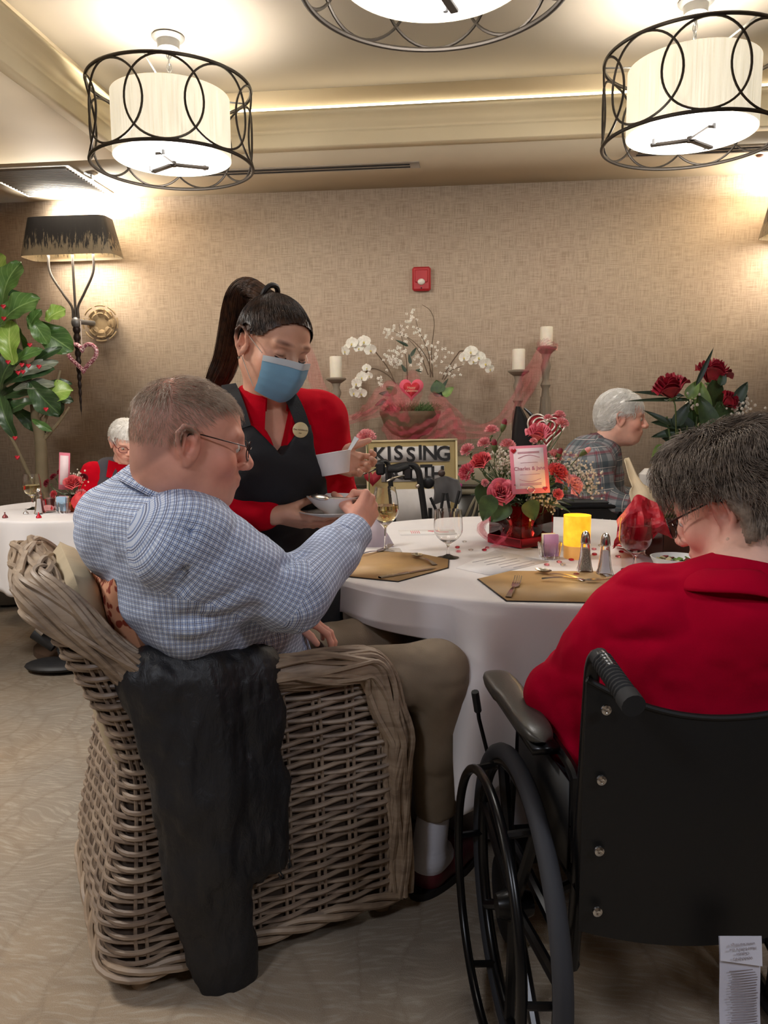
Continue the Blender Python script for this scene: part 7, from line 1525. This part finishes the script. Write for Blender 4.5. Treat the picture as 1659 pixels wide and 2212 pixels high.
for w0, d0 in ((wR, wR-eR), (wL, wL-eL)): hs = S(); hand(hs, w0, nrm(d0), A(0, 0, -1), lP*(1 if w0 is wR else -1), (.5, .7, .5), (.6, .6, .2)); g.join(net(hs, .0045))
V = np.vstack(g.v); o = t.part('body', g, M_sk3, ang=180); addtint(o, head_tint(HP, V, cheek=.80, brow=(.9, .88, .86))); eyes(HP, t)
M_wh = hair_mat('white_hair', (232, 228, 220), (252, 250, 246), .7)
def whitehair(H, t, zc=.03, vol=1.0, seed=1, n=3200, front=.06, nape=-.06, L=.04):
    hv = S()
    for c_, r_ in (((-.022, 0, .048), (.108, .090, .092)), ((-.06, .0, .0), (.07, .078, .08))): hv.ell(H.w(*c_), np.array(r_)*H.s*vol, H.R, k=.04)
    def cut(c): q = H.loc(c); return ~(((q[:, 0] > .045) & (q[:, 2] < front)) | ((q[:, 0] > -.03) & (q[:, 0] <= .045) & (q[:, 2] < zc)) | (q[:, 2] < nape))
    gw = keep(net(hv, .005, disp=lambda P: .006*pnoise(P*30, seed)+.003*pnoise(P*80, seed+1)), cut); gv = np.vstack(gw.v); t.part('hair', gw, M_wh, ang=180); rr = np.random.RandomState(seed)
    def f_(P): q = H.loc(P); d = q-np.array([.0, .0, .14]); f = np.stack([d[:, 0]-.03, d[:, 1], -.05-.6*np.abs(d[:, 0])], 1); return (f/(np.linalg.norm(f, axis=1)[:, None]+1e-6)+.5*np.stack([pnoise(q*25, 4), pnoise(q*25, 5), pnoise(q*25, 6)], 1))@H.R.T
    t.part('hair_strands', strands(hv, gv[rr.choice(len(gv), n)], f_, L, 5, .006, .0009, seed, .2), M_wh, ang=180, kind='stuff')
whitehair(HP, t, zc=.028, vol=1.04, seed=2, front=.072, nape=-.07, L=.05)
ps = S(); ck = (pel, pel+A(0, 0, .6), .2); ps.ell(J_(1280, 1030), (.155, .20, .20), CRp, k=.07, uv=ck); ps.ell(J_(1272, 990), (.13, .18, .10), CRp, k=.06, uv=ck); ps.ell(pel+A(0, 0, .12), (.165, .18, .20), CRp, k=.07, uv=ck); tubs([nbp+A(0, 0, -.03), sR], [.075, .08], ps, .05); tubs([nbp+A(0, 0, -.03), sL], [.075, .08], ps, .05); tubs([sR, eR, wR-nrm(wR-eR)*.02], [.088, .075, .05], ps, .04); tubs([sL, eL, wL], [.085, .07, .05], ps, .04)
gp = seg_uv(relax(net(ps, .008, disp=fold(61, .009, (8, 8, 14)))), ps); npl = N('plaid_flannel'); uvn = npl.coord('UV'); so = npl.n('ShaderNodeSeparateXYZ'); npl.l(uvn, so.inputs[0]); base = lin((136, 138, 142))
def band(c, per, w, ph, col, base, k=.6): return npl.mix(npl.math('MULTIPLY', line(npl, c, per, w, ph), k), base, lin(col))
for cc_ in (so.outputs[0], so.outputs[1]): base = band(cc_, .105, .36, 0, (52, 68, 76), base, .6); base = band(cc_, .105, .12, .5, (120, 40, 56), base, .65); base = band(cc_, .105, .035, .72, (206, 196, 190), base, .7); base = band(cc_, .105, .03, .36, (40, 40, 46), base, .7)
npl.col(base); npl.set(Roughness=.9); o = t.part('shirt', gp, npl.m, ang=180)
P = []
for v in np.linspace(0, 1, 6): P.append([nbp+A(0, 0, .01)+CRp@rot('y', .45)@A((.078+.02*v)*math.cos(a), (.078+.02*v)*math.sin(a), .03-.05*v*v) for a in np.linspace(.3, 2*math.pi-.3, 36)])
t.part('collar', G().grid(np.array(P), th=.003), mat('flannel_dark', (56, 50, 56), .9), parent=o)
tr = S()
for s_ in (-1, 1): tubs([pel+lP*s_*.09, pel+lP*s_*.1+fP*.42+A(0, 0, .02), pel+lP*s_*.1+fP*.44+A(0, 0, -.40)], [.10, .08, .055], tr, .03); shoe(t, A(*(pel+lP*s_*.1+fP*.42)[:2], 0), fP, M_fp, M_sole)
t.part('trousers', net(tr, .01), mat('dark_trousers', (40, 42, 50), .85), ang=180)
# napkin tucked in his shirt, hanging
P = []
for v in np.linspace(0, 1, 14):
    c0 = spline([J_(1352, 990, 3.72), J_(1368, 1030, 3.66), J_(1384, 1060, 3.60), J_(1396, 1098, 3.56)], 14)[int(v*13)]; w_ = np.interp(v, [0, .55, .65, 1], [.012, .028, .055, .06]); P.append([c0+A(q_*w_, .012*math.cos(q_*4+v*3), .006*q_) for q_ in np.linspace(-1, 1, 9)])
solo('cream_napkin', 'cream cloth napkin hanging from the front of the plaid shirt', 'napkin', G().grid(np.array(P), th=.003), mat('cream_linen', (214, 196, 166), .85, bump=.4, bscale=120), J_(1380, 1060, 3.6), ang=180)
# his black transport chair
C_ = lambda x, y, D=3.72: at(x, y, D); t = T('transport_chair', 'black transport wheelchair with a framed panel carrying the man in plaid', 'wheelchair', PB); 
t.part('side_panel', G().box(C_(1262, 1140), (.34, .03, .22), bev=.02), M_vin); t.part('panel_frame', G().tube(spline([C_(1205, 1180, 3.70), C_(1206, 1112, 3.70), C_(1220, 1097, 3.70), C_(1325, 1094, 3.70), C_(1340, 1104, 3.70), C_(1345, 1180, 3.70)], 40), .011, 8), M_bt)
t.part('armrest', G().box(C_(1262, 1086, 3.74), (.34, .07, .035), bev=.012), M_vin); t.part('lettering', text('drive', .062, .001, rot('x', math.pi/2), C_(1318, 1131, 3.69)), mat('pale_letter', (190, 190, 190), .5), smooth=False)
t.part('back_sling', G().box(PB+A(-.22, .10, .68), (.03, .42, .42), rot('z', -.35), bev=.01), M_vin); t.part('seat', G().box(PB+A(.02, .0, .44), (.42, .42, .04), rot('z', -.35), bev=.01), M_vin)
for sx, sy in ((-.2, -.2), (.28, -.22), (-.12, .3), (.3, .2)): t.part('wheel', G().lathe([(.07, -.016), (.13, -.016), (.135, 0), (.13, .016), (.07, .016)], PB+A(sx, sy, .136), 28, R=rot('x', math.pi/2) @ rot('y', 0)), M_rub); t.part('frame_leg', G().tube([PB+A(sx, sy, .13), PB+A(sx*.9, sy, .46)], .012, 8), M_bt)
t.part('push_post', G().tube([PB+A(-.24, -.08, .42), PB+A(-.27, -.08, .80)], .012, 8).tube([PB+A(-.2, .28, .42), PB+A(-.23, .28, .80)], .012, 8), M_bt)
# ---------------- the white haired woman at the left table ----------------
LB = A(at(268, 1000, 4.75)[0], 4.85, 0); t = T('person', 'white haired woman in red with grey vest and red glasses at the left table', 'person', LB); HL_c = at(272, 957, 4.72); HL_ = Head(HL_c, (.42, -.78, -.40), 1.0); b = S(); b.p = list(HL_.S.p); fL = nrm(A(.35, -.9, 0)); lL = A(-fL[1], fL[0], 0); CRl = np.stack([fL, lL, A(0, 0, 1)], 1)
nbl = at(262, 1002, 4.82); b.cap(HL_.w(-.03, 0, -.05), nbl, .05, .055, k=.03); pl_ = A(LB[0], LB[1], .56); ctl = at(262, 1055, 4.84); sR, sL = ctl-lL*.16+A(0, 0, .10), ctl+lL*.16+A(0, 0, .10); eR, eL = sR+A(-.06, -.05, -.24), sL+A(.08, -.05, -.24); wR, wL = eR+fL*.22+lL*.05, eL+fL*.22-lL*.05
b.ell(ctl, (.10, .14, .15), CRl, k=.05); b.ell(pl_+A(0, 0, .05), (.12, .15, .16), CRl, k=.05); tubs([sR, eR, wR], [.045, .036, .025], b, .03); tubs([sL, eL, wL], [.045, .036, .025], b, .03)
for s_ in (-1, 1): tubs([pl_+lL*s_*.09, pl_+lL*s_*.1+fL*.40+A(0, 0, .0), pl_+lL*s_*.1+fL*.42+A(0, 0, -.45)], [.07, .052, .036], b, .03)
gh = net(b, .004, lo=HL_c-.15, hi=HL_c+.15); g = keep(net(b, .010), lambda c: np.linalg.norm(c-HL_c, axis=1) > .115); g.join(keep(gh, lambda c: np.abs(c-HL_c).max(1) < .145))
for w0, s_ in ((wR, 1), (wL, -1)): hs = S(); hand(hs, w0, fL, A(0, 0, -1), lL*s_, (.5, .6, .4), (.6, .6, .2), .92); g.join(net(hs, .005))
V = np.vstack(g.v); o = t.part('body', g, M_sk3, ang=180); addtint(o, head_tint(HL_, V, cheek=.85, lip=(.8, .55, .55))); eyes(HL_, t); glasses(HL_, t, mat('red_frame', (110, 30, 36), .3), thick=.0022); whitehair(HL_, t, zc=.02, vol=1.03, seed=6, front=.062, nape=-.05, L=.03, n=2200)
vs = S(); vs.ell(ctl, (.135, .17, .17), CRl, k=.06); vs.ell(pl_+A(0, 0, .10), (.15, .17, .20), CRl, k=.06); rs_ = S(); rs_.p = list(shifted(vs, -.008).p); tubs([nbl+A(0, 0, -.03), sR, eR, wR], [.06, .068, .055, .04], rs_, .04); tubs([nbl+A(0, 0, -.03), sL, eL, wL], [.06, .068, .055, .04], rs_, .04)
o = t.part('sweater', net(rs_, .009, disp=fold(71, .005)), M_redk, ang=180); tubs([nbl+A(0, .02, -.03), sR*.5+nbl*.5], [.062, .066], vs, .04); tubs([nbl+A(0, .02, -.03), sL*.5+nbl*.5], [.062, .066], vs, .04)
def vst(c): q = (c-nbl)@CRl; return ~((q[:, 0] > 0) & (np.abs(q[:, 1]) < .03+.18*np.clip(-q[:, 2]-.0, 0, .3)*.5))
t.part('vest', keep(net(shifted(vs, .006), .008), vst), mat('grey_fleece', (78, 76, 84), .95), parent=o, ang=180)
for s_ in (-1, 1):
    P = [[nbl+CRl@A(.06+.03*v+.01*u, s_*(.02+.055*u+.02*v), .01-.10*v+.02*u) for v in np.linspace(0, 1, 6)] for u in np.linspace(0, 1, 5)]; t.part('lapel', G().grid(np.array(P), th=.004), M_redk, parent=o)
ch = T('dining_chair', 'wooden dining chair behind the left table holding the white haired woman', 'chair', LB); ch.part('seat', G().box(LB+A(0, 0, .42), (.46, .46, .05), rot('z', .35), bev=.01), M_wood); ch.part('backrest', G().box(LB-fL*.22+A(0, 0, .66), (.42, .03, .42), rot('z', .37), bev=.01), M_wood)
for a_, b_ in ((-1, -1), (1, -1), (-1, 1), (1, 1)): ch.part('leg', G().tube([LB+fL*.19*a_+lL*.19*b_, LB+fL*.19*a_+lL*.19*b_+A(0, 0, .41)], .018, 8), M_wood)

wb = A(at(1478, 1080, 4.6)[0], 4.6, 0); ch = T('slipcovered_chair', 'white slipcovered chair far right, seen past the plaid shirted man', 'chair', wb)
M_sl = linen('slipcover', (224, 220, 216)); ch.part('backrest', G().box(wb+A(0, .2, .62), (.42, .09, .56), bev=.035), M_sl); ch.part('seat', G().box(wb+A(0, -.02, .40), (.44, .44, .12), bev=.03), M_sl)
for a_, b_ in ((-1, -1), (1, -1), (-1, 1), (1, 1)): ch.part('leg', G().tube([wb+A(.18*a_, .18*b_, 0), wb+A(.18*a_, .18*b_, .36)], .02, 8), M_wood)
